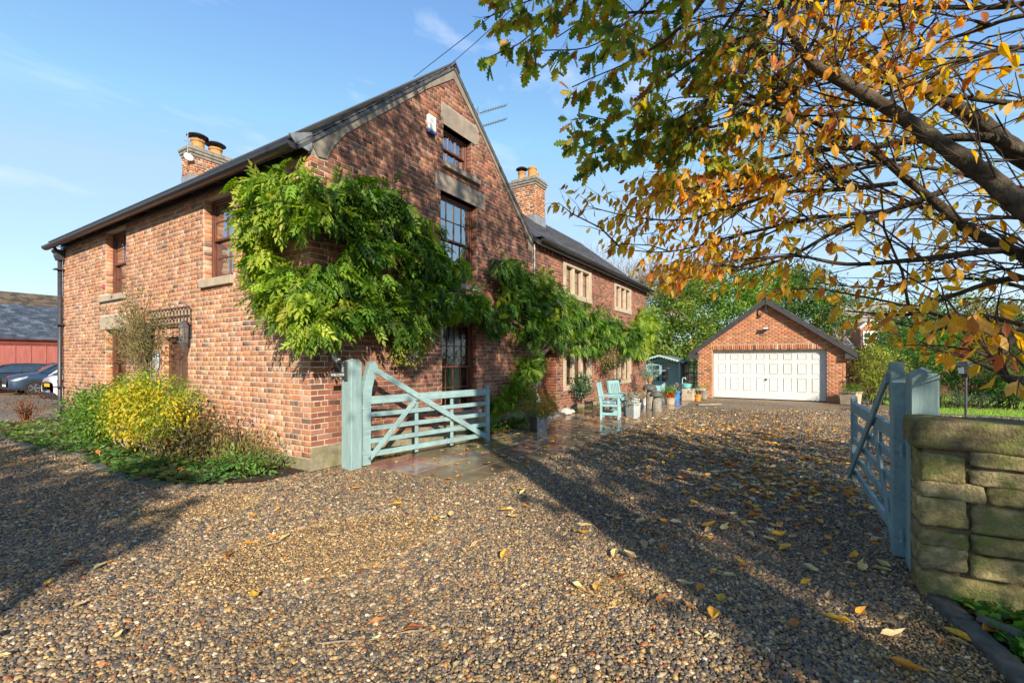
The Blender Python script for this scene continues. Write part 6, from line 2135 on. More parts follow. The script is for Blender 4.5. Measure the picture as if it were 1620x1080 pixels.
# ------------------------------------------------------------------ wisteria
def WB_(px, py, rx, rz, off=.25, th=.16):
    rx, rz = rx * .76, rz * .74
    py += 6
    c = on_y(px, py, -off)
    x1 = on_y(px + rx, py, -off)[0]; x0 = on_y(px - rx, py, -off)[0]
    k = depth(c[0], c[1]) / 728
    return (c[0], c[1], c[2], (x1 - x0) / 2, th, rz * k)
def WA_(px, py, ry, rz, off=.22, th=.14):
    ry, rz = ry * .62, rz * .62
    px += 21; py += 10
    c = on_x(px, py, -off)
    y1 = on_x(px - ry, py, -off)[1]; y0 = on_x(px + ry, py, -off)[1]
    k = depth(c[0], c[1]) / 728
    return (c[0], c[1], c[2], th, (y1 - y0) / 2, rz * k)
wi = thing('wisteria', 'large green wisteria spreading over the house corner and along the long wall', 'climber', (6.3, -.2, 0))
BL_B = [WB_(*q) for q in (
    (518, 325, 32, 42), (560, 340, 34, 34), (545, 300, 20, 20), (610, 340, 36, 36), (600, 310, 16, 14), (655, 360, 32, 32), (680, 392, 18, 22), (650, 402, 26, 20), (700, 420, 24, 26), (604, 392, 20, 14), (560, 382, 16, 10),
    (510, 435, 30, 32), (555, 445, 34, 28), (600, 450, 30, 26), (645, 455, 32, 34), (690, 462, 26, 28), (725, 468, 24, 18), (752, 470, 18, 16), (530, 480, 30, 22), (505, 505, 18, 18), (570, 478, 28, 16), (620, 492, 26, 16), (660, 500, 24, 16), (635, 522, 14, 12),
    (790, 415, 20, 20), (815, 435, 30, 28), (850, 445, 28, 24), (800, 470, 26, 26), (840, 485, 32, 34), (880, 470, 30, 34), (875, 515, 30, 28), (830, 520, 22, 24), (915, 490, 26, 34), (905, 530, 26, 22), (945, 505, 22, 32), (940, 538, 20, 18), (970, 515, 18, 30), (985, 540, 14, 18), (1000, 522, 12, 26), (770, 500, 18, 14))]
BL_A = [WA_(*q) for q in ((395, 300, 22, 24), (430, 290, 26, 20), (470, 292, 26, 24), (400, 335, 24, 22), (440, 330, 28, 26), (480, 335, 26, 30), (395, 362, 16, 12), (400, 405, 22, 22), (425, 425, 24, 22), (420, 455, 20, 16), (450, 440, 26, 26), (440, 475, 24, 22), (470, 465, 24, 34), (475, 505, 16, 20))]
WP = [(.10, .215, .024), (.16, .31, .032), (.035, .085, .014), (.28, .42, .045), (.46, .50, .06)]
WW_ = [4, 3.5, 4, 1.8, .6]
def clumps(bl, side, n=5):
    res = []
    sd = Vector(side)
    for q in bl:
        c = Vector(q[:3])
        res.append((q[0] + 0, q[1], q[2], q[3] * .8, q[4] * .8, q[5] * .8))
        for _ in range(n):
            u = Vector([rng.gauss(0, 1) for _ in range(3)]).normalized()
            if u.dot(sd) < 0: u = u - 2 * u.dot(sd) * sd
            r_ = rng.uniform(.11, .22)
            res.append((c.x + u.x * q[3] * .85, c.y + u.y * q[4] * .8, c.z + u.z * q[5] * .85, r_, r_, r_ * .7))
    return res
BL_B0 = BL_B
B1, B2, A1 = clumps(BL_B[:22], (0, -1, 0)), clumps(BL_B[22:], (0, -1, 0)), clumps(BL_A, (-1, 0, 0))
blob_leaves('foliage', B1, 74, PINN, .255, WP, M_wist, wi, WW_, droop=.95, fill=.35, cluster=5, spread=.07, clump_col=.75, side=(0, -1, .2), kind='stuff')
blob_leaves('foliage', B2, 80, PINN, .235, WP, M_wist, wi, [4, 3, 5.5, 1.4, .35], droop=.95, fill=.35, cluster=5, spread=.09, clump_col=.75, side=(0, -1, .2), kind='stuff')
blob_leaves('foliage', A1, 76, PINN, .245, [(.15, .29, .032), (.24, .40, .042), (.055, .125, .02), (.36, .48, .05), (.48, .53, .07)], M_wist, wi, None, droop=.95, fill=.3, cluster=5, spread=.06, side=(-1, 0, .2), kind='stuff', clump_col=.7)
# yellow end piece at the wing corner
blob_leaves('foliage', [WB_(1010, 520, 9, 30), WB_(1018, 500, 6, 18), WB_(1014, 545, 7, 16), (17.75, .1, 3.2, .4, .4, .9)], 110, PINN, .28, [(.36, .44, .05), (.26, .38, .045), (.16, .28, .03)], M_wist, wi, None, droop=.75, cluster=6, spread=.12, kind='stuff')
# lower trails by the stem
blob_leaves('foliage', [WB_(*q, off=.25, th=.16) for q in ((832, 580, 16, 22), (822, 605, 17, 18), (800, 625, 14, 16), (790, 640, 10, 10), (845, 560, 14, 14))], 150, PINN, .22, [(.14, .29, .03), (.24, .40, .045), (.08, .17, .02), (.36, .46, .06)], M_wist, wi, None, droop=.7, cluster=6, spread=.08, kind='stuff')
for q in (((.6, 3.4), .0),): pass
# woody stems of the wisteria
b = MB()
base = Vector((6.32, -.22, 0))
def vpt(px, py, off=.16): return Vector(on_y(px, py, -off))
b.tube([base, vpt(846, 650, .2), vpt(840, 625, .22), vpt(850, 600, .2), vpt(848, 575, .2), vpt(858, 555, .2), vpt(850, 530, .22)], [.11, .085, .075, .08, .07, .07, .06], 8)
b.tube([vpt(858, 560, .2), vpt(875, 545, .25), vpt(900, 520, .3), vpt(940, 505, .3), vpt(985, 515, .25)], [.05, .045, .04, .03, .02], 6)
b.tube([vpt(850, 560, .2), vpt(835, 540, .25), vpt(838, 500, .3), vpt(815, 460, .3), vpt(780, 440, .25)], [.05, .045, .04, .03, .02], 6)
b.tube([vpt(855, 555, .2), vpt(868, 535, .25), vpt(862, 500, .3), vpt(880, 470, .3)], [.045, .04, .03, .02], 6)
b.tube([vpt(850, 535, .2), vpt(800, 500, .22), vpt(745, 475, .2), vpt(690, 455, .2), vpt(640, 420, .2), vpt(590, 395, .18), vpt(520, 385, .15), Vector((-.12, .15, 3.5)), Vector((-.14, 1.4, 3.6))], [.05, .045, .04, .035, .03, .026, .022, .02, .01], 6)
b.tube([vpt(690, 455, .2), vpt(620, 470, .2), vpt(560, 440, .15), vpt(510, 445, .15), Vector((-.12, .4, 2.9)), Vector((-.12, 1.2, 2.8))], [.03, .026, .022, .02, .016, .01], 6)
b.tube([vpt(640, 420, .2), vpt(620, 370, .2), vpt(570, 330, .2), vpt(530, 310, .15)], [.025, .02, .015, .01], 5)
for _ in range(150):
    bl = rng.choice(BL_B)
    c = Vector(bl[:3]) + Vector((rng.uniform(-1, 1) * bl[3], 0.1, rng.uniform(-1, 1) * bl[5]))
    e = c + Vector((rng.uniform(-.5, .5), rng.uniform(-.1, .05), rng.uniform(-.3, .3)))
    b.tube([c, c.lerp(e, .5) + Vector((0, -.05, .04)), e], [.012, .01, .006], 4)
b.build('stems', mat('wisteria_bark', (.22, .16, .11), (.09, .065, .045), rough=.95, scale=8, bump=.6, bscale=20), wi)

# climbing rose
ro = thing('climbing_rose', 'sparse climbing rose fanning up the pale wall above the lattice', 'climber', (-.15, 5.45, 0))
b = MB()
tips = []
for k in range(95):
    a = rng.gauss(.30, .80)
    L = rng.uniform(.7, 1.8)
    s_ = Vector((-.12, 5.42 + rng.uniform(-.15, .15), rng.uniform(1.4, 2.2)))
    e = s_ + Vector((-rng.uniform(.0, .35), math.sin(a) * L * 1.15, math.cos(a) * L * .85))
    if e.z > 3.75: e.z = 3.7
    m_ = s_.lerp(e, .5) + Vector((-.1, rng.uniform(-.1, .1), .1))
    b.tube([s_, m_, e], [.008, .006, .003], 4)
    for t_ in (.35, .5, .65, .8, .95):
        tips.append(s_.lerp(e, t_) + Vector((rng.gauss(-.03, .06), rng.gauss(0, .07), rng.gauss(0, .07))))
b.tube([(-.12, 5.45, 0), (-.14, 5.4, .8), (-.12, 5.5, 1.6), (-.12, 5.42, 2.3)], [.03, .025, .02, .012], 6)
b.tube([(-.12, 5.55, 0), (-.1, 5.6, .9), (-.12, 5.48, 1.9)], [.022, .02, .012], 6)
b.build('canes', mat('rose_cane', (.22, .17, .08), (.12, .09, .05), rough=.8), ro)
tp_ = np.array([tuple(p) for p in tips for _ in range(4)]) + nr.normal(0, .05, (len(tips) * 4, 3))
n = len(tp_)
link('leaves', scatter('leaves', OVAL, tp_, unit(nr.normal(0, 1, (n, 3)) + np.array([-.3, 0, -.3])), unit(nr.normal(0, .6, (n, 3)) + np.array([-1, 0, .4])), .05 * nr.uniform(.6, 1.3, n), palette(n, [(.20, .20, .05), (.14, .18, .04), (.30, .22, .08), (.10, .14, .03)])), M_leaf, ro, 'stuff')
b = MB(); q = on_x(163, 456, -.3); b.lathe([(.0, -.02), (.04, 0), (.03, .03), (.0, .04)], q[0], q[1], q[2], 8); b.build('bloom', mat('pink_rose', (.6, .03, .15), (.45, .02, .1), rough=.6), ro)

# ------------------------------------------------------------------ planting in the flower bed
ys = shrub('yellow_green_shrub', 'large bright yellow-green shrub glowing in front of the front door',
      [(-.75, 3.5, .95, .42, .7, .30), (-.8, 2.75, .85, .36, .42, .30), (-.7, 4.4, .85, .40, .5, .34), (-.65, 3.8, 1.22, .22, .3, .20), (-.6, 3.0, 1.12, .2, .25, .18), (-.95, 2.25, .62, .26, .28, .24), (-.65, 4.9, 1.0, .22, .3, .18), (-.7, 4.2, 1.3, .13, .18, .12), (-.7, 3.35, 1.35, .12, .14, .12), (-.55, 2.4, 1.02, .14, .16, .12), (-.8, 5.0, .62, .3, .35, .3), (-.95, 4.2, .6, .3, .4, .25)],
      [(.22, .33, .035), (.30, .40, .04), (.14, .25, .03), (.40, .44, .04)], [4, 3, 3, 1.2], 560, .055, OVAL, group='flower bed shrubs', stems=9, stem_mat=M_palebark, spread=.12)
blob_leaves('foliage', [(-1.0, 3.3, .90, .30, .60, .30), (-1.05, 2.7, .78, .26, .42, .28), (-.95, 3.9, .95, .26, .4, .24), (-.9, 3.4, 1.15, .2, .35, .16), (-.95, 3.6, .55, .3, .4, .2), (-1.0, 3.0, .45, .22, .3, .2), (-.85, 2.2, .85, .2, .3, .2)], 480, OVAL, .065, [(.62, .52, .03), (.55, .50, .04), (.66, .42, .03), (.45, .46, .04)], M_leaf, ys, None, cluster=10, spread=.10, droop=.9, fill=.4, kind='stuff')
shrub('green_shrub', 'rounded darker green shrub left of the bright yellow one', [(-.8, 5.6, .62, .5, .75, .46), (-.9, 4.9, .55, .4, .5, .4), (-.6, 6.3, .6, .4, .5, .4)], [(.09, .20, .03), (.14, .26, .035), (.2, .32, .04)], None, 480, .065, group='flower bed shrubs')
shrub('grey_shrub', 'small grey-green shrub at the foot of the downpipe end', [(-.6, 7.4, .52, .35, .5, .42), (-.5, 8.2, .4, .3, .5, .3)], [(.12, .16, .09), (.08, .11, .05), (.18, .2, .12)], None, 400, .055, group='flower bed shrubs')
shrub('red_tinged_shrub', 'reddish brown tinged shrub right of the yellow one', [(-.75, 1.95, .45, .42, .5, .38), (-.6, 1.5, .5, .3, .35, .34)], [(.16, .13, .04), (.24, .12, .05), (.12, .16, .04), (.34, .24, .05), (.09, .05, .04)], [3, 2, 3, 1, 2], 380, .06, group='flower bed shrubs')
shrub('purple_shrub', 'thin purple-leaved shrub against the pale bricks', [(-.35, 1.35, .62, .15, .4, .28)], [(.10, .05, .06), (.16, .09, .08)], None, 200, .045, group='flower bed shrubs')
shrub('heather_plant', 'bronze-green feathery plant at the house corner end of the bed', [(-.40, .72, .30, .32, .36, .24), (-.55, 1.1, .24, .3, .3, .2)], [(.26, .22, .07), (.18, .22, .06), (.34, .26, .09)], None, 600, .08, tmpl=SLIM, droop=-.8, group='flower bed shrubs')
shrub('low_green_plant', 'fresh green low plant at the corner of the bed by the plinth', [(-.5, .45, .13, .3, .25, .14), (-.75, .75, .12, .35, .3, .13)], [(.14, .30, .05), (.2, .38, .07), (.1, .26, .08)], None, 500, .06, cat='plant', stems=2)
x, y = gnd(42, 672)
br_ = shrub('brown_shrub', 'small bare rust-brown shrub at the far end of the bed', [(x, y, .48, .42, .42, .3)], [(.22, .09, .04), (.3, .14, .06), (.14, .06, .03)], None, 260, .05, stems=40, stem_mat=mat('rust_stem', (.20, .08, .045), (.12, .05, .03), rough=.9))
def rosettes(name, fn, ncl, per, size, tmpl, pal, label, up=.5):
    cc = np.array([fn() for _ in range(ncl)])
    idx = np.repeat(np.arange(ncl), nr.poisson(per, ncl) + 3)
    n = len(idx)
    rad = nr.uniform(.05, .16, ncl)
    a = nr.uniform(0, 6.28, n)
    rr = np.sqrt(nr.random(n)) * rad[idx]
    hgt = nr.uniform(.02, .14, ncl)
    P = np.column_stack([cc[idx, 0] + np.cos(a) * rr, cc[idx, 1] + np.sin(a) * rr, .02 + hgt[idx] * (1 - (rr / rad[idx]) ** 2) * nr.uniform(.6, 1.2, n)])
    D = unit(np.column_stack([np.cos(a), np.sin(a), up * nr.uniform(-.2, 1.4, n)]))
    Nn = unit(np.column_stack([nr.normal(0, .35, (n, 2)), np.ones(n)]))
    C = palette(ncl, pal)[idx] * .7 + palette(n, pal) * .3
    o = link(name, scatter(name, tmpl, P, D, Nn, size * nr.uniform(.6, 1.25, n) * nr.uniform(.7, 1.4, ncl)[idx], C), M_leaf)
    return tag(o, label, 'ground cover', kind='stuff')
def bedpt(y0, y1, q0=.0, q1=1.0):
    def f():
        y = rng.uniform(y0, y1)
        e = float(bed_edge(y))
        return (e * (1 - rng.uniform(q0, q1)) if False else e + .06 + rng.uniform(q0, q1) * 1.1, y)
    return f
rosettes('ground_cover', bedpt(.5, 5.6, -.06, .9), 300, 22, .085, OVAL, [(.10, .21, .05), (.16, .30, .06), (.07, .14, .04), (.24, .34, .07), (.26, .20, .08), (.20, .33, .14)], 'dense low green leafy plants filling the front of the flower bed')
rosettes('ground_cover', bedpt(5.6, 10.9, -.06, 1), 260, 18, .085, OVAL, [(.12, .24, .05), (.18, .33, .06), (.08, .15, .04), (.34, .40, .18), (.26, .18, .08)], 'low green plants along the far half of the flower bed')
cover('bed_litter', bedpt(.2, 10.9, 0, 1), 900, .07, OVAL, [(.2, .09, .03), (.12, .06, .025)], 'brown fallen leaves among the flower bed plants', .012, cat='leaf litter', up=.1)
M_org = mat('marigold_petal', (.85, .25, .02), (.7, .16, .01), rough=.6)
M_dk = mat('marigold_eye', (.12, .03, .01), rough=.8)
for i, (px, py, lb) in enumerate(((151, 738, 'lowest left orange marigold at the edge of the bed'), (164, 720, 'orange marigold with dark centre, largest of the three on the left'), (155, 714, 'orange marigold bud topmost at the left of the bed'), (216, 744, 'orange marigold alone in the middle of the low plants'), (285, 742, 'orange marigold farthest right in front of the red-tinged shrub'))):
    Y = {0: 7.35, 1: 7.5, 2: 7.6, 3: 6.75, 4: 6.6}[i]
    p = Vector(cam(px, py, Y))
    t = thing('marigold', lb, 'flower', tuple(p), 0, 'orange marigolds in the flower bed')
    b = MB(); b.tube([(p.x + .03, p.y + .02, 0), (p.x + .02, p.y, p.z * .6), tuple(p)], .003, 4); b.build('stem', M_leaf, t)
    b = MB()
    fx = (campos - p).normalized() + Vector((0, 0, .6)); fx.normalize()
    a_ = fx.cross(Vector((0, 0, 1))).normalized(); c_ = fx.cross(a_)
    for k in range(13):
        an = k * 2 * math.pi / 13
        dd = a_ * math.cos(an) + c_ * math.sin(an); ss = a_ * math.cos(an + 1.57) + c_ * math.sin(an + 1.57)
        r_ = .032
        b.add([tuple(p + dd * .008), tuple(p + dd * r_ * .7 + ss * .009 + fx * .006), tuple(p + dd * r_), tuple(p + dd * r_ * .7 - ss * .009 + fx * .006)], [(0, 1, 2, 3)])
    b.build('petals', M_org, t)
    b = MB(); b.tube([p + fx * .001, p + fx * .01], [.014, .009], 8); b.build('eye', M_dk, t)
# plants at the foot of the long wall
cover('wall_foot_plants', lambda: (rng.uniform(3.7, 6.0), -.06 - abs(rng.gauss(0, .16))), 1100, .10, OVAL, [(.08, .19, .05), (.13, .26, .05), (.3, .26, .05)], 'green and yellow weeds at the foot of the long wall by the gate', .05)
cover('wall_foot_plants', lambda: (rng.uniform(8.9, 12), -.05 - abs(rng.gauss(0, .09))), 300, .07, OVAL, [(.08, .19, .05), (.4, .2, .04)], 'small weeds and leaves along the foot of the wing wall', .03)
cover('moss', lambda: (rng.uniform(1.0, 3.6), -.04 - abs(rng.gauss(0, .07))), 700, .045, OVAL, [(.2, .25, .03), (.3, .3, .04), (.45, .25, .04)], 'yellow-green moss and leaves in the strip behind the gate', .01)

# ------------------------------------------------------------------ overhead cables
cb_ = MB()
ap = Vector((RIDX - .35, -.03, 7.35))
far = Vector(cam(800, -40, 6.0)) 
for i, (p0, p1) in enumerate(((Vector(on_y(655, 122, -.05)) + Vector((0, 0, .0)), Vector(cam(812, -20, 5.6))), (Vector(on_y(662, 146, -.05)), Vector(cam(830, -20, 5.5))))):
    b = MB()
    far_ = p1 + (p1 - p0) * 1.6
    b.tube([p0, p0.lerp(far_, .25) - Vector((0, 0, .10)), p0.lerp(far_, .5) - Vector((0, 0, .14)), p0.lerp(far_, .75) - Vector((0, 0, .1)), far_], .006 if i == 0 else .005, 5)
    tag(b.build('overhead_cable', M_iron), ('upper black cable running from the gable up out of frame', 'lower black cable running from the gable brickwork up out of frame')[i], 'cable', 'cables to the gable')

# ------------------------------------------------------------------ overhanging cherry and oak
def smooth_path(pts, n=4):
    """Catmull-Rom through the points"""
    P = [Vector(p) for p in pts]
    P = [P[0] * 2 - P[1]] + P + [P[-1] * 2 - P[-2]]
    o_ = []
    for i in range(1, len(P) - 2):
        for k in range(n):
            t = k / n
            o_.append(.5 * ((2 * P[i]) + (P[i + 1] - P[i - 1]) * t + (2 * P[i - 1] - 5 * P[i] + 4 * P[i + 1] - P[i + 2]) * t * t + (3 * P[i] - P[i - 1] - 3 * P[i + 1] + P[i + 2]) * t ** 3))
    o_.append(P[-2])
    return o_
def lim(pts, n=4):
    return smooth_path([cam(*p) for p in pts], n)
VIEW = Vector((.848, .53, 0))
RIGHT = Vector((.53, -.848, 0))
def grow_twigs(b, path, r0, every, lmin, lmax, tips, lev, spread=.7, upb=.0, start=.15, leafp=1.0, bias=None):
    """side twigs off a branch path"""
    acc = rng.uniform(0, every)
    n = len(path)
    tot = sum((path[i + 1] - path[i]).length for i in range(n - 1))
    run = 0
    for i in range(n - 1):
        seg = path[i + 1] - path[i]
        L = seg.length
        while acc < L:
            t = (run + acc) / tot
            p = path[i] + seg * (acc / L)
            acc += every * rng.uniform(.6, 1.4)
            if t < start: continue
            d = seg.normalized()
            if bias is not None: d = (d + bias * .35).normalized()
            q = Vector((rng.gauss(0, 1), rng.gauss(0, 1), rng.gauss(0, .6) + upb))
            q = (q - d * q.dot(d)).normalized()
            nd = (d * .8 + q * spread).normalized()
            ln = rng.uniform(lmin, lmax) * (1.15 - .6 * t)
            m_ = p + nd * ln * .5 + Vector((rng.gauss(0, .02), rng.gauss(0, .02), .03 * ln))
            e = p + nd * ln + Vector((0, 0, -.04 * ln))
            rr = r0 * (1 - .6 * t)
            if hangs_low(e): continue
            b.tube([p, m_, e], [rr, rr * .75, rr * .35], 4, caps=False)
            if rng.random() < leafp: tips.append((p, m_, e, lev))
            if lev > 0:
                grow_twigs(b, [p, m_, e], rr * .55, every * .8, lmin * .45, lmax * .45, tips, lev - 1, spread, upb, .2, leafp, bias)
        acc -= L
        run += L

# ---- cherry
def px_of(p):
    d = p - campos
    Y = d.dot(VIEW)
    if Y < .3: return None
    return 810 + 728 * d.dot(RIGHT) / Y, 570 - 728 * d.z / Y, Y
_bx1 = [850, 925, 1000, 1060, 1250, 1330, 1400, 1500, 1620, 1800]
_by1 = [330, 372, 446, 468, 482, 520, 560, 590, 640, 680]
def hangs_low(p, m=0):
    a = px_of(p)
    return a is not None and a[1] > np.interp(a[0], _bx1, _by1) - m
C_LIMBS = [
    ([(1760, 430, 2.9), (1620, 328, 3.1), (1560, 278, 3.25), (1484, 225, 3.4), (1414, 177, 3.55), (1332, 128, 3.7), (1283, 98, 3.85), (1245, 38, 4.0), (1225, -40, 4.1)], .070, .026),
    ([(1760, 470, 3.3), (1620, 405, 3.5), (1540, 368, 3.6), (1480, 320, 3.75), (1440, 288, 3.85), (1390, 246, 4.0), (1345, 220, 4.1), (1290, 195, 4.25), (1215, 165, 4.4), (1150, 130, 4.6)], .046, .012),
    ([(1760, 330, 3.9), (1620, 250, 4.1), (1570, 208, 4.3), (1530, 178, 4.4), (1470, 148, 4.6), (1400, 118, 4.8), (1350, 80, 4.9), (1290, 28, 5.1), (1260, -30, 5.2)], .085, .022),
    ([(1760, 280, 3.7), (1620, 240, 3.9), (1560, 218, 4.0), (1450, 222, 4.3), (1380, 232, 4.5), (1280, 240, 4.7), (1180, 262, 5.0), (1080, 292, 5.2)], .052, .008),
    ([(1760, 170, 3.4), (1620, 165, 3.6), (1500, 150, 3.8), (1380, 128, 4.1), (1280, 120, 4.3), (1200, 100, 4.5)], .026, .008),
    ([(1760, 470, 3.0), (1620, 398, 3.3), (1460, 410, 3.6), (1340, 418, 3.9), (1240, 405, 4.1), (1120, 437, 4.4)], .030, .006),
    ([(1760, 490, 3.1), (1620, 440, 3.3), (1500, 470, 3.5), (1440, 497, 3.6), (1338, 492, 3.8)], .026, .006),
    ([(1500, 300, 3.7), (1420, 330, 3.9), (1330, 362, 4.1), (1240, 410, 4.3), (1150, 430, 4.5), (1070, 440, 4.7)], .024, .006),
    ([(1420, 290, 3.9), (1330, 300, 4.1), (1240, 305, 4.3), (1150, 330, 4.5), (1080, 348, 4.7), (1000, 343, 4.9), (928, 326, 5.1)], .022, .004),
    ([(1400, 335, 4.1), (1290, 345, 4.3), (1180, 368, 4.5), (1060, 398, 4.8), (965, 392, 5.0)], .018, .004),
    ([(1440, 250, 4.0), (1290, 270, 4.2), (1180, 297, 4.5), (1090, 315, 4.7), (1030, 372, 4.9)], .020, .004),
    ([(1760, 620, 2.8), (1620, 602, 2.9), (1594, 598, 2.95), (1585, 575, 3.0), (1597, 542, 3.0), (1640, 500, 3.0)], .026, .020),
    ([(1588, 590, 2.95), (1560, 562, 3.05), (1500, 548, 3.2), (1430, 545, 3.4)], .012, .004),
    ([(1760, 560, 2.9), (1640, 520, 3.1), (1550, 502, 3.3), (1480, 522, 3.5), (1420, 512, 3.7)], .020, .005),
    ([(1760, 20, 3.2), (1620, 25, 3.4), (1540, 50, 3.6), (1450, 78, 3.8), (1370, 115, 4.0), (1280, 140, 4.2)], .020, .005),
    ([(1760, -60, 3.3), (1620, 5, 3.5), (1500, 12, 3.7), (1400, 8, 3.9), (1290, -10, 4.1)], .022, .008),
    ([(1760, 110, 3.0), (1620, 75, 3.2), (1530, 95, 3.4), (1430, 140, 3.7), (1340, 165, 4.0), (1240, 168, 4.3)], .020, .005),
    ([(1300, 110, 4.0), (1230, 165, 4.2), (1205, 165, 4.3), (1180, 200, 4.4)], .012, .004),
    ([(1760, 380, 3.6), (1620, 345, 3.8), (1500, 345, 4.0), (1400, 300, 4.2), (1300, 255, 4.4)], .022, .006),
    ([(1760, 300, 4.6), (1620, 300, 4.7), (1500, 270, 4.9), (1390, 262, 5.2), (1290, 290, 5.5), (1180, 330, 5.7)], .035, .006),
    ([(1760, 520, 4.0), (1620, 455, 4.3), (1500, 440, 4.6), (1380, 455, 4.9), (1280, 445, 5.2)], .022, .005),
    ([(1245, 40, 4.0), (1200, 10, 4.2), (1160, -30, 4.4)], .014, .006),
    ([(1330, 125, 3.7), (1322, 60, 3.8), (1340, -30, 3.9)], .014, .005),
    ([(1414, 177, 3.55), (1410, 100, 3.6), (1440, 40, 3.7), (1480, -30, 3.8)], .012, .004),
]
cherry = thing('cherry_tree', 'autumn cherry with orange-yellow leaves reaching in from the right', 'tree', (-.2, -11.4, 0))
fork = Vector(cam(2150, 560, 2.6))
b = MB()
tb = Vector((fork.x + .1, fork.y - .1, 0))
b.tube([tb, tb.lerp(fork, .5) + Vector((.05, -.03, 0)), fork], [.24, .19, .17], 12)
for k in (0, 2):
    pass
b.build('trunk', M_bark, cherry, smooth=True)
paths = []
for pts, ra, rb in C_LIMBS:
    path = lim(pts, 5)
    if pts[0][0] >= 1700:
        path = smooth_path([tuple(fork), tuple(fork.lerp(path[0], .5) + Vector((0, 0, .15)))] + [tuple(path[0])], 3)[:-1] + path
        fr = 6 / len(path)
        rs = [ra * 1.15] * 6 + [ra + (rb - ra) * (i / (len(path) - 7)) for i in range(len(path) - 6)]
    else:
        rs = [ra + (rb - ra) * i / (len(path) - 1) for i in range(len(path))]
    rs = [r_ * rng.uniform(.93, 1.09) for r_ in rs]
    b = MB(); b.tube(path, rs, 10 if ra > .03 else 6)
    b.build('limb', M_bark, cherry, smooth=True)
    paths.append((path[6:] if pts[0][0] >= 1700 else path, ra, rb))
tips = []
b = MB()
LB = (RIGHT * -1)
for path, ra, rb in paths:
    grow_twigs(b, path, min(.010, ra * .5), .17, .35, .95, tips, 1, .62, .15, .05, 1, LB)
# the dense web of finer branches
for _ in range(150):
    path, ra, rb = rng.choice(paths)
    i = rng.randrange(len(path) - 1)
    p = path[i]
    L = rng.uniform(.6, 1.7)
    d = (LB * rng.uniform(.5, 1.2) + VIEW * rng.gauss(.15, .5) + Vector((0, 0, rng.gauss(.02, .42)))).normalized()
    pts = [p, p + d * L * .33 + Vector((0, 0, .05)), p + d * L * .66 + Vector((rng.gauss(0, .05), rng.gauss(0, .05), .06)), p + d * L + Vector((0, 0, -.03))]
    if hangs_low(pts[3]) or hangs_low(pts[2]): continue
    r_ = rng.uniform(.005, .012)
    b.tube(pts, [r_, r_ * .8, r_ * .6, r_ * .3], 5, caps=False)
    tips.append((pts[0], pts[2], pts[3], 1))
    grow_twigs(b, pts, r_ * .5, .16, .25, .6, tips, 0, .6, .1, .1, 1, LB)
b.build('twigs', M_twig, cherry, kind='stuff')
# leaves hang from the twigs
def px_of(p):
    d = p - campos
    Y = d.dot(VIEW)
    if Y < .3: return None
    return 810 + 728 * d.dot(RIGHT) / Y, 570 - 728 * d.z / Y, Y
LP, LD, LN = [], [], []
def hang(tips, dens, keepf, per=.055, down=.85):
    P, D = [], []
    for (p, m_, e, lev) in tips:
        Lt = (e - p).length
        n_ = max(1, int(Lt / per * dens * rng.uniform(.6, 1.3)))
        for k in range(n_):
            t = rng.uniform(.3, 1.03)
            q = p.lerp(m_, t * 2) if t < .5 else m_.lerp(e, t * 2 - 1)
            a = px_of(q)
            if a is not None and rng.random() > keepf(a[0], a[1]): continue
            d = ((e - p).normalized() * .35 + Vector((rng.gauss(0, .35), rng.gauss(0, .35), -down + rng.gauss(0, .28)))).normalized()
            if hangs_low(q + d * .1): continue
            P.append(q + d * .02); D.append(d)
    return P, D
def cherry_keep(x, y):
    # fuller towards the outer, lower left; open web of bare twigs near the limbs on the right
    k = .9
    if x > 1240 and 130 < y < 520: k = .30
    if x > 1330 and 190 < y < 440: k = .16
    if y > 490: k = .42
    if x > 1200 and y < 130: k = .42
    if x < 1250 and y < 270: k = .14
    if x < 1250 and y >= 270: k = .75
    return k
P1, D1 = hang(tips, .9, cherry_keep)
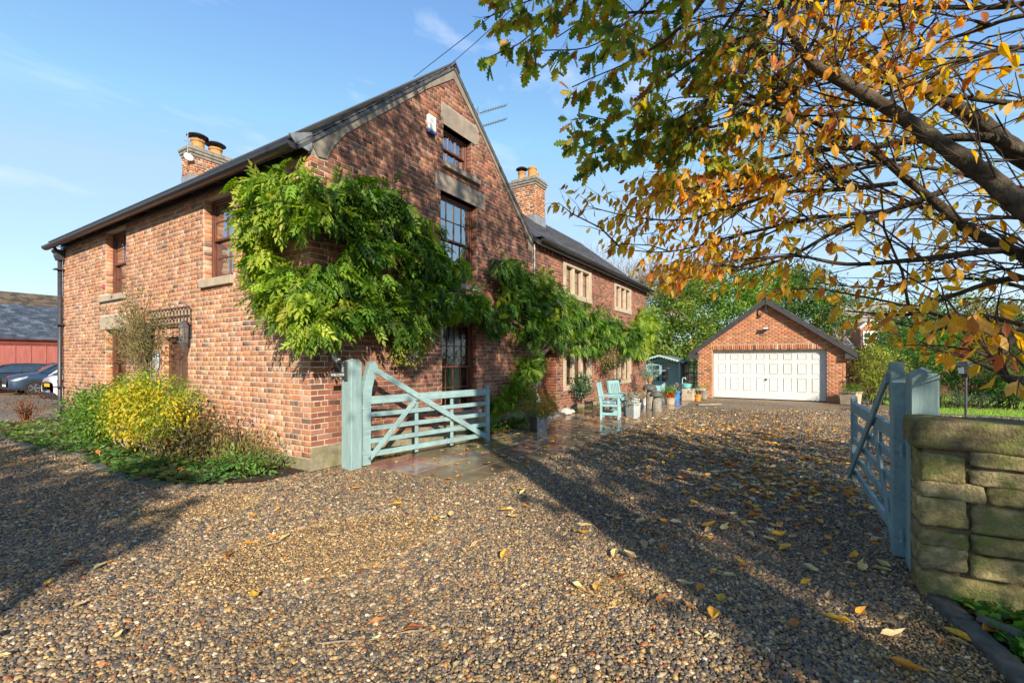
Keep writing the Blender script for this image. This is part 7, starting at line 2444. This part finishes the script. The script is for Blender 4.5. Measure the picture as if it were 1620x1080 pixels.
def make_leaves(P, D, tree, tmpl, size, pal, wts, m, nvar, tag_single, nsingle=300):
    P = np.array([tuple(p) for p in P]); D = np.array([tuple(d) for d in D])
    n = len(P)
    Nn = unit(nr.normal(0, 1, (n, 3)) * np.array([1, 1, .5]) - np.array(tuple(VIEW)) * .25)
    sz = size * nr.uniform(.62, 1.18, n)
    C = palette(n, pal, wts, .12)
    rel = P - np.array([CAMX, CAMY, EYE])
    Yd = rel @ np.array(tuple(VIEW)); Xd = rel @ np.array(tuple(RIGHT))
    Yc = np.maximum(Yd, .1)
    px = 810 + 728 * Xd / Yc; py = 570 - 728 * rel[:, 2] / Yc
    vis = (Yd > .3) & (px > 0) & (px < 1620) & (py > 0) & (py < 1080)
    score = np.where(vis, sz / Yc, 0)
    order = np.argsort(-score)
    one, rest = order[:nsingle], order[nsingle:]
    link('foliage', scatter('foliage', tmpl, P[rest], D[rest], Nn[rest], sz[rest], C[rest]), m, tree, 'stuff')
    cache = []
    for k in range(nvar):
        mb = MB(); mb.col = tuple(palette(1, pal, wts, .12)[0])
        vv = [Vector(v) + Vector((0, 0, rng.uniform(-.03, .03))) for v in tmpl[0]]
        bend = rng.uniform(-.25, .25)
        vv = [Vector((v.x, v.y, v.z - bend * v.y * v.y)) for v in vv]
        mb.add([tuple(v) for v in vv], tmpl[1])
        me = mb.mesh('leaf'); me.materials.append(m); cache.append(me)
    for i in one:
        y_ = Vector(D[i]).normalized(); z_ = Vector(Nn[i]); z_ = (z_ - y_ * z_.dot(y_)).normalized(); x_ = y_.cross(z_)
        M = Matrix(((x_.x, y_.x, z_.x, P[i][0]), (x_.y, y_.y, z_.y, P[i][1]), (x_.z, y_.z, z_.z, P[i][2]), (0, 0, 0, 1))) @ Matrix.Scale(float(sz[i]), 4)
        o = bpy.data.objects.new('leaf', cache[int(i) % nvar])
        COL.objects.link(o); o.parent = tree
        o.matrix_parent_inverse = WM[tree.name].inverted(); o.matrix_basis = M
    print(tree.name, 'leaves', n)
CP = [(.90, .50, .06), (.88, .42, .05), (.90, .60, .09), (.72, .28, .05), (.56, .50, .09), (.88, .56, .17), (.52, .19, .07)]
make_leaves(P1, D1, cherry, CHERRY, .103, CP, [5, 4, 4, 2, 1.3, 2, 1.2], M_aut, 24, 'x')

# ---- oak, trunk behind the camera
oak = thing('oak_tree', 'oak with lobed green and brown leaves overhanging from the top of the view', 'tree', (-5.2, -11.2, 0))
ob_ = Vector((-5.2, -11.2, 0))
otop = Vector((-4.4, -9.6, 5.2))
b = MB(); b.tube([ob_, Vector((-5.1, -11, 2)), Vector((-4.8, -10.3, 4)), otop, Vector((-4.6, -9.2, 8.5)), Vector((-4.2, -8.6, 11.5))], [.42, .34, .30, .25, .16, .05], 12)
b.build('trunk', M_bark, oak, smooth=True)
O_L = [
    [(1010, -130, 3.6), (960, -50, 3.8), (900, 10, 4.0), (862, 35, 4.1), (820, 70, 4.2), (775, 90, 4.3)],
    [(960, -120, 3.9), (900, -50, 4.0), (860, -10, 4.1), (815, 10, 4.2), (765, 30, 4.3)],
    [(1130, -120, 3.8), (1050, -20, 4.0), (985, 40, 4.1), (930, 75, 4.2), (858, 80, 4.3)],
    [(1180, -90, 3.8), (1080, 40, 4.0), (1000, 95, 4.1), (940, 122, 4.2), (905, 138, 4.3)],
    [(1220, -60, 3.9), (1120, 75, 4.1), (1040, 135, 4.2), (980, 188, 4.3), (915, 180, 4.4)],
    [(1240, 60, 4.0), (1140, 145, 4.2), (1050, 200, 4.3), (985, 232, 4.4), (925, 245, 4.5)],
    [(1240, 140, 4.2), (1150, 195, 4.3), (1070, 205, 4.4), (1010, 210, 4.5), (940, 265, 4.6)],
    [(1270, -20, 4.0), (1180, 85, 4.1), (1120, 160, 4.2), (1085, 225, 4.3), (1060, 270, 4.4)],
    [(1130, -80, 4.2), (1060, 10, 4.3), (990, 20, 4.4), (930, 30, 4.5), (880, 60, 4.6)],
    [(1300, -60, 3.9), (1230, 30, 4.0), (1170, 60, 4.1), (1100, 80, 4.2), (1040, 60, 4.3)],
    [(1290, 60, 4.4), (1220, 190, 4.4), (1170, 250, 4.5), (1120, 285, 4.5)],
]
tips = []
b = MB()
opaths = []
for pts in O_L:
    path = lim(pts, 4)
    full = smooth_path([tuple(otop), tuple(path[0].lerp(otop, .35) + Vector((0, 0, 1.6))), tuple(path[0])], 3)[:-1] + path
    rs = [max(.005, .030 - .034 * i / (len(full) - 1)) for i in range(len(full))]
    bb = MB(); bb.tube(full, rs, 6); bb.build('limb', M_twig, oak, smooth=True)
    grow_twigs(b, path, .006, .16, .22, .55, tips, 1, .75, -.1, .05, 1, LB)
b.build('twigs', M_twig, oak, kind='stuff')
def oak_keep(x, y):
    if x < 900 and y > 115: return 0
    if x < 760: return 0
    if x > 1250: return .5
    return (.55 if y < 150 and x > 1000 else .9) if x > 960 else .62
P2, D2 = hang(tips, 3.0, oak_keep, per=.06, down=.45)
OP = [(.28, .34, .05), (.40, .42, .07), (.15, .22, .045), (.62, .48, .07), (.62, .33, .06), (.40, .19, .055), (.10, .17, .06)]
make_leaves(P2, D2, oak, OAK, .135, OP, [4, 3.5, 3, 2.6, 1.8, 1.5, 1.5], M_aut, 16, 'y')
# sparse upper crown out of view that dapples the gable
def sun_blob(tu, tv, h, r, rz=None):
    """ellipsoid at height h whose shadow centre falls on ground coordinates u,v (u along the shadow, v to its right)"""
    k = 1 / math.tan(ELEV)
    u = tu - k * h
    sx, sy = -SUNV.x, -SUNV.y
    return (u * sx + tv * sy, u * sy - tv * sx, h, r, r, rz or r)
OKC = [sun_blob(u, v, h, r, r * .6) for (u, v, h, r) in (
    (7.5, 1.2, 8.0, .9), (9.5, 2.6, 8.6, 1.1), (11.5, .8, 9.0, 1.1), (13.0, 2.6, 9.6, 1.1), (15, 1.0, 10, 1.0), (11, 4.4, 9.0, 1.1), (8.5, 4.8, 8.4, 1.0), (6.0, 3.4, 8, .8), (14.5, 4.4, 10, 1.0), (13.6, -.2, 9.6, .8), (5.0, 1.9, 7.2, .42), (4.6, .35, 7.0, .36), (2.6, 1.1, 6.8, .22), (6.6, .3, 7.4, .45))]
blob_leaves('crown', OKC, 80, OAK, .15, OP, M_aut, oak, None, cluster=12, spread=.22, kind='stuff')
b = MB()
for q in OKC:
    e = Vector(q[:3]); s_ = Vector((-4.6, -9.2, 7.6))
    b.tube([s_, s_.lerp(e, .5) + Vector((0, 0, .3)), e], [.07, .045, .015], 5)
b.build('upper_limbs', M_bark, oak, kind='stuff')

# ---- unseen leafy trees added behind the viewer, crowns placed to shade the drive
def shade_tree(label, blobs, per=60, size=.24):
    c = np.mean([q[:3] for q in blobs], axis=0)
    base = (float(c[0]), float(c[1]), 0)
    t = thing('shade_tree', label, 'tree', base, 0, 'unseen shade trees behind the viewer')
    b = MB()
    b.tube([base, (base[0], base[1], c[2] * .6), (base[0], base[1], c[2])], [.22, .16, .08], 8)
    for q in blobs:
        b.tube([(base[0], base[1], c[2] * .55), tuple((Vector(base) + Vector((0, 0, c[2] * .8))).lerp(Vector(q[:3]), .6)), tuple(q[:3])], [.09, .05, .02], 5)
    b.build('trunk', M_bark, t)
    blob_leaves('crown', blobs, per, BROAD, size, [(.10, .15, .03), (.3, .2, .04), (.2, .22, .04)], M_leaf, t, None, cluster=10, spread=.3, kind='stuff')
def uv(x, y):
    sx, sy = -SUNV.x, -SUNV.y
    return x * sx + y * sy, x * sy - y * sx
LEFT_T = [((-4.3, -.4), (-3.9, 1.1), (-3.8, 2.8), (-2.4, .4)), ((-3.7, 4.2), (-3.7, 6.2), (-3.8, 8.2), (-6.5, 4.5)), ((-3.9, 10), (-4.4, 12), (-7, 9), (-7, 12)), ((-7.2, -1.6), (-7.4, .6), (-7.5, 2.6), (-9.5, 1)), ((-10.5, 4), (-10.5, 7), (-12, 2), (-13, 5))]
for i, (tg, lb) in enumerate(zip(LEFT_T, ('unseen tree added to shade the ground nearest the house corner', 'unseen tree added to shade the left side of the drive', 'unseen tree added to shade the ground towards the downpipe', 'unseen shade tree added behind the first', 'unseen shade tree added farthest back on the left'))):
    shade_tree(lb, [sun_blob(*uv(x, y), 6.2 + .25 * (k % 3), 1.25 if k < 3 else .9, .9) for k, (x, y) in enumerate(tg)])
RT = [[(-7, 4.0), (-4, 4.1), (-1.6, 4.0), (.2, 4.2), (-5.5, 5.4), (-8.5, 5.4), (-2.6, 5.4)], [(-6, 6.6), (-3.6, 6.8), (-1.2, 6.8), (.0, 6.4)], [(-6, 9.4), (-4, 9.6), (-2.2, 9.6), (-1.4, 9.0)], [(-6, 12), (-3.5, 12.2), (-1.6, 12.2), (-10, 11)], [(-10, 4.2), (-10, 7.0), (-9, 9), (-13, 6)]]
for i, (tg, lb) in enumerate(zip(RT, ('broad unseen tree added behind the viewer to shade the drive', 'second broad shade tree added out of view behind the right-hand gate', 'third broad shade tree added out of view behind the stone wall', 'unseen shade tree added farthest right beyond the wall', 'unseen shade tree added behind the broad ones'))):
    shade_tree(lb, [sun_blob(u, v, 7.5 + .3 * (k % 2), 1.35 if v > 4.2 else 1.15, .9) for k, (u, v) in enumerate(tg)], per=18)

# ------------------------------------------------------------------ fallen leaves
FP = [(.80, .44, .06), (.75, .30, .05), (.78, .60, .28), (.56, .42, .24), (.46, .19, .06), (.80, .64, .36), (.30, .12, .05)]
FW = [3, 2.5, 2.5, 2.5, 1.6, 2, 1.2]
fl = []
def okleaf(x, y):
    return not (x > -.0 and y > -.05) and not (0 < x < .56 and y < -6.8) and not (x > 17.6)
for _ in range(5200):
    m_ = rng.random()
    if m_ < .55:
        x, y = rng.gauss(6.5, 2.8), rng.gauss(-4.9, 1.5)
    elif m_ < .65:
        x, y = rng.gauss(10.5, 3.5), rng.gauss(-5.0, 2.0)
    elif m_ < .80:
        x, y = rng.gauss(3.0, 1.3), rng.gauss(-6.0, .55)
    elif m_ < .87:
        x, y = rng.gauss(.8, 1.2), rng.gauss(-5.8, .8)
    elif m_ < .94:
        x, y = rng.uniform(-4, 3), rng.uniform(-6, -1)
    else:
        x, y = rng.uniform(.7, 12), -rng.uniform(.06, 2.3)
    if x < 2.0 and rng.random() < .6: continue
    if x > 9 and rng.random() < .55: continue
    if okleaf(x, y) and x > -3.6: fl.append((x, y))
rng.shuffle(fl)
fl = fl[:2300]
fl += [gnd(*q, .03) for q in ((905, 922), (1127, 978), (1305, 975), (1460, 1062), (1490, 992), (1425, 1003), (1575, 995), (1385, 887), (1350, 885), (1365, 893), (1240, 846), (1150, 832), (1290, 905), (975, 870), (1005, 885), (1180, 795), (1130, 828))]
F = np.array(fl)
n = len(F)
zz = np.where((F[:, 0] > .66) & (F[:, 1] > -2.52), .022, .024)
F3 = np.column_stack([F, zz + nr.uniform(0, .008, n)])
D = unit(np.column_stack([nr.normal(0, 1, (n, 2)), nr.normal(0, .10, n)]))
Nn = unit(np.column_stack([nr.normal(0, .22, (n, 2)), np.ones(n)]))
sz = .118 * nr.uniform(.4, 1.15, n)
sz[-17:] = .145
sz = np.minimum(sz, .15)
C = palette(n, FP, FW, .12)
C[-17:] = palette(17, [(.88, .46, .05), (.85, .38, .05), (.85, .68, .32)], None, .08)
rel = F3 - np.array([CAMX, CAMY, EYE]); Yd = rel @ np.array(tuple(VIEW)); Xd = rel @ np.array(tuple(RIGHT))
vis = (Yd > 1.9) & (np.abs(Xd / np.maximum(Yd, .1)) < 1.1)
order = np.argsort(-np.where(vis, sz / np.maximum(Yd, .1) ** 1.4, 0))
one, rest = order[:300], order[300:]
CURL = ([(p[0], p[1], p[2] + .35 * (p[1] - .4) ** 2 + abs(p[0]) * .5) for p in CHERRY[0]], CHERRY[1])
o = link('fallen_leaves', scatter('fallen_leaves', CURL, F3[rest], D[rest], Nn[rest], sz[rest], C[rest]), M_dead)
tag(o, 'small fallen autumn leaves scattered over the far drive and paving', 'fallen leaves', kind='stuff')
cache = []
for k in range(300):
    mb = MB(); mb.col = tuple(C[one[k]])
    c_ = rng.uniform(.1, .8)
    mb.add([(p[0], p[1], p[2] + c_ * (p[1] - .4) ** 2 + abs(p[0]) * rng.uniform(.1, .9)) for p in CHERRY[0]], CHERRY[1])
    me = mb.mesh('fallen_leaf'); me.materials.append(M_dead); cache.append(me)
for q, i in enumerate(one):
    y_ = Vector(D[i]); z_ = Vector(Nn[i]); z_ = (z_ - y_ * z_.dot(y_)).normalized(); x_ = y_.cross(z_)
    M = Matrix(((x_.x, y_.x, z_.x, F3[i][0]), (x_.y, y_.y, z_.y, F3[i][1]), (x_.z, y_.z, z_.z, F3[i][2]), (0, 0, 0, 1))) @ Matrix.Scale(float(sz[i]), 4)
    o = bpy.data.objects.new('fallen_leaf', cache[q])
    COL.objects.link(o); o.matrix_basis = M
    cw = C[i]
    hue = 'deep orange' if cw[1] < .36 and cw[0] > .6 else 'rust brown' if cw[0] < .5 and cw[1] < .3 else 'pale tan' if cw[2] > .2 else 'golden yellow'
    X_, Y_ = F3[i][0], F3[i][1]
    zone = ('on the stone paving' if Y_ > -2.5 and X_ > .6 else 'beside the open gate and stone wall' if Y_ < -6 and X_ > -1.5 else 'on the nearest gravel' if X_ < .5 else 'in the shade in the middle of the drive' if X_ < 5 else 'on the gravel between bench and gate' if X_ < 9 else 'on the gravel towards the garage')
    tag(o, f'{hue} fallen leaf lying {zone}', 'leaf', 'fallen leaves on the drive')
# a few twigs on the gravel
for i, (px, py, L, a, lb) in enumerate(((540, 1016, .24, .1, 'longest pale dry twig on the gravel, lower middle'), (650, 1000, .14, .2, 'short pale dry twig on gravel right of the longest one'), (430, 860, .12, 1.0, 'small dry twig on gravel at the edge of the left shadow'))):
    x, y = gnd(px, py, .03)
    d = RIGHT * L / 2 + VIEW * L * a / 2
    b = MB(); b.tube([Vector((x, y, .034)) - d, Vector((x, y, .040)), Vector((x, y, .034)) + d], [.003, .004, .002], 5)
    tag(b.build('dry_twig', M_palebark), lb, 'twig')
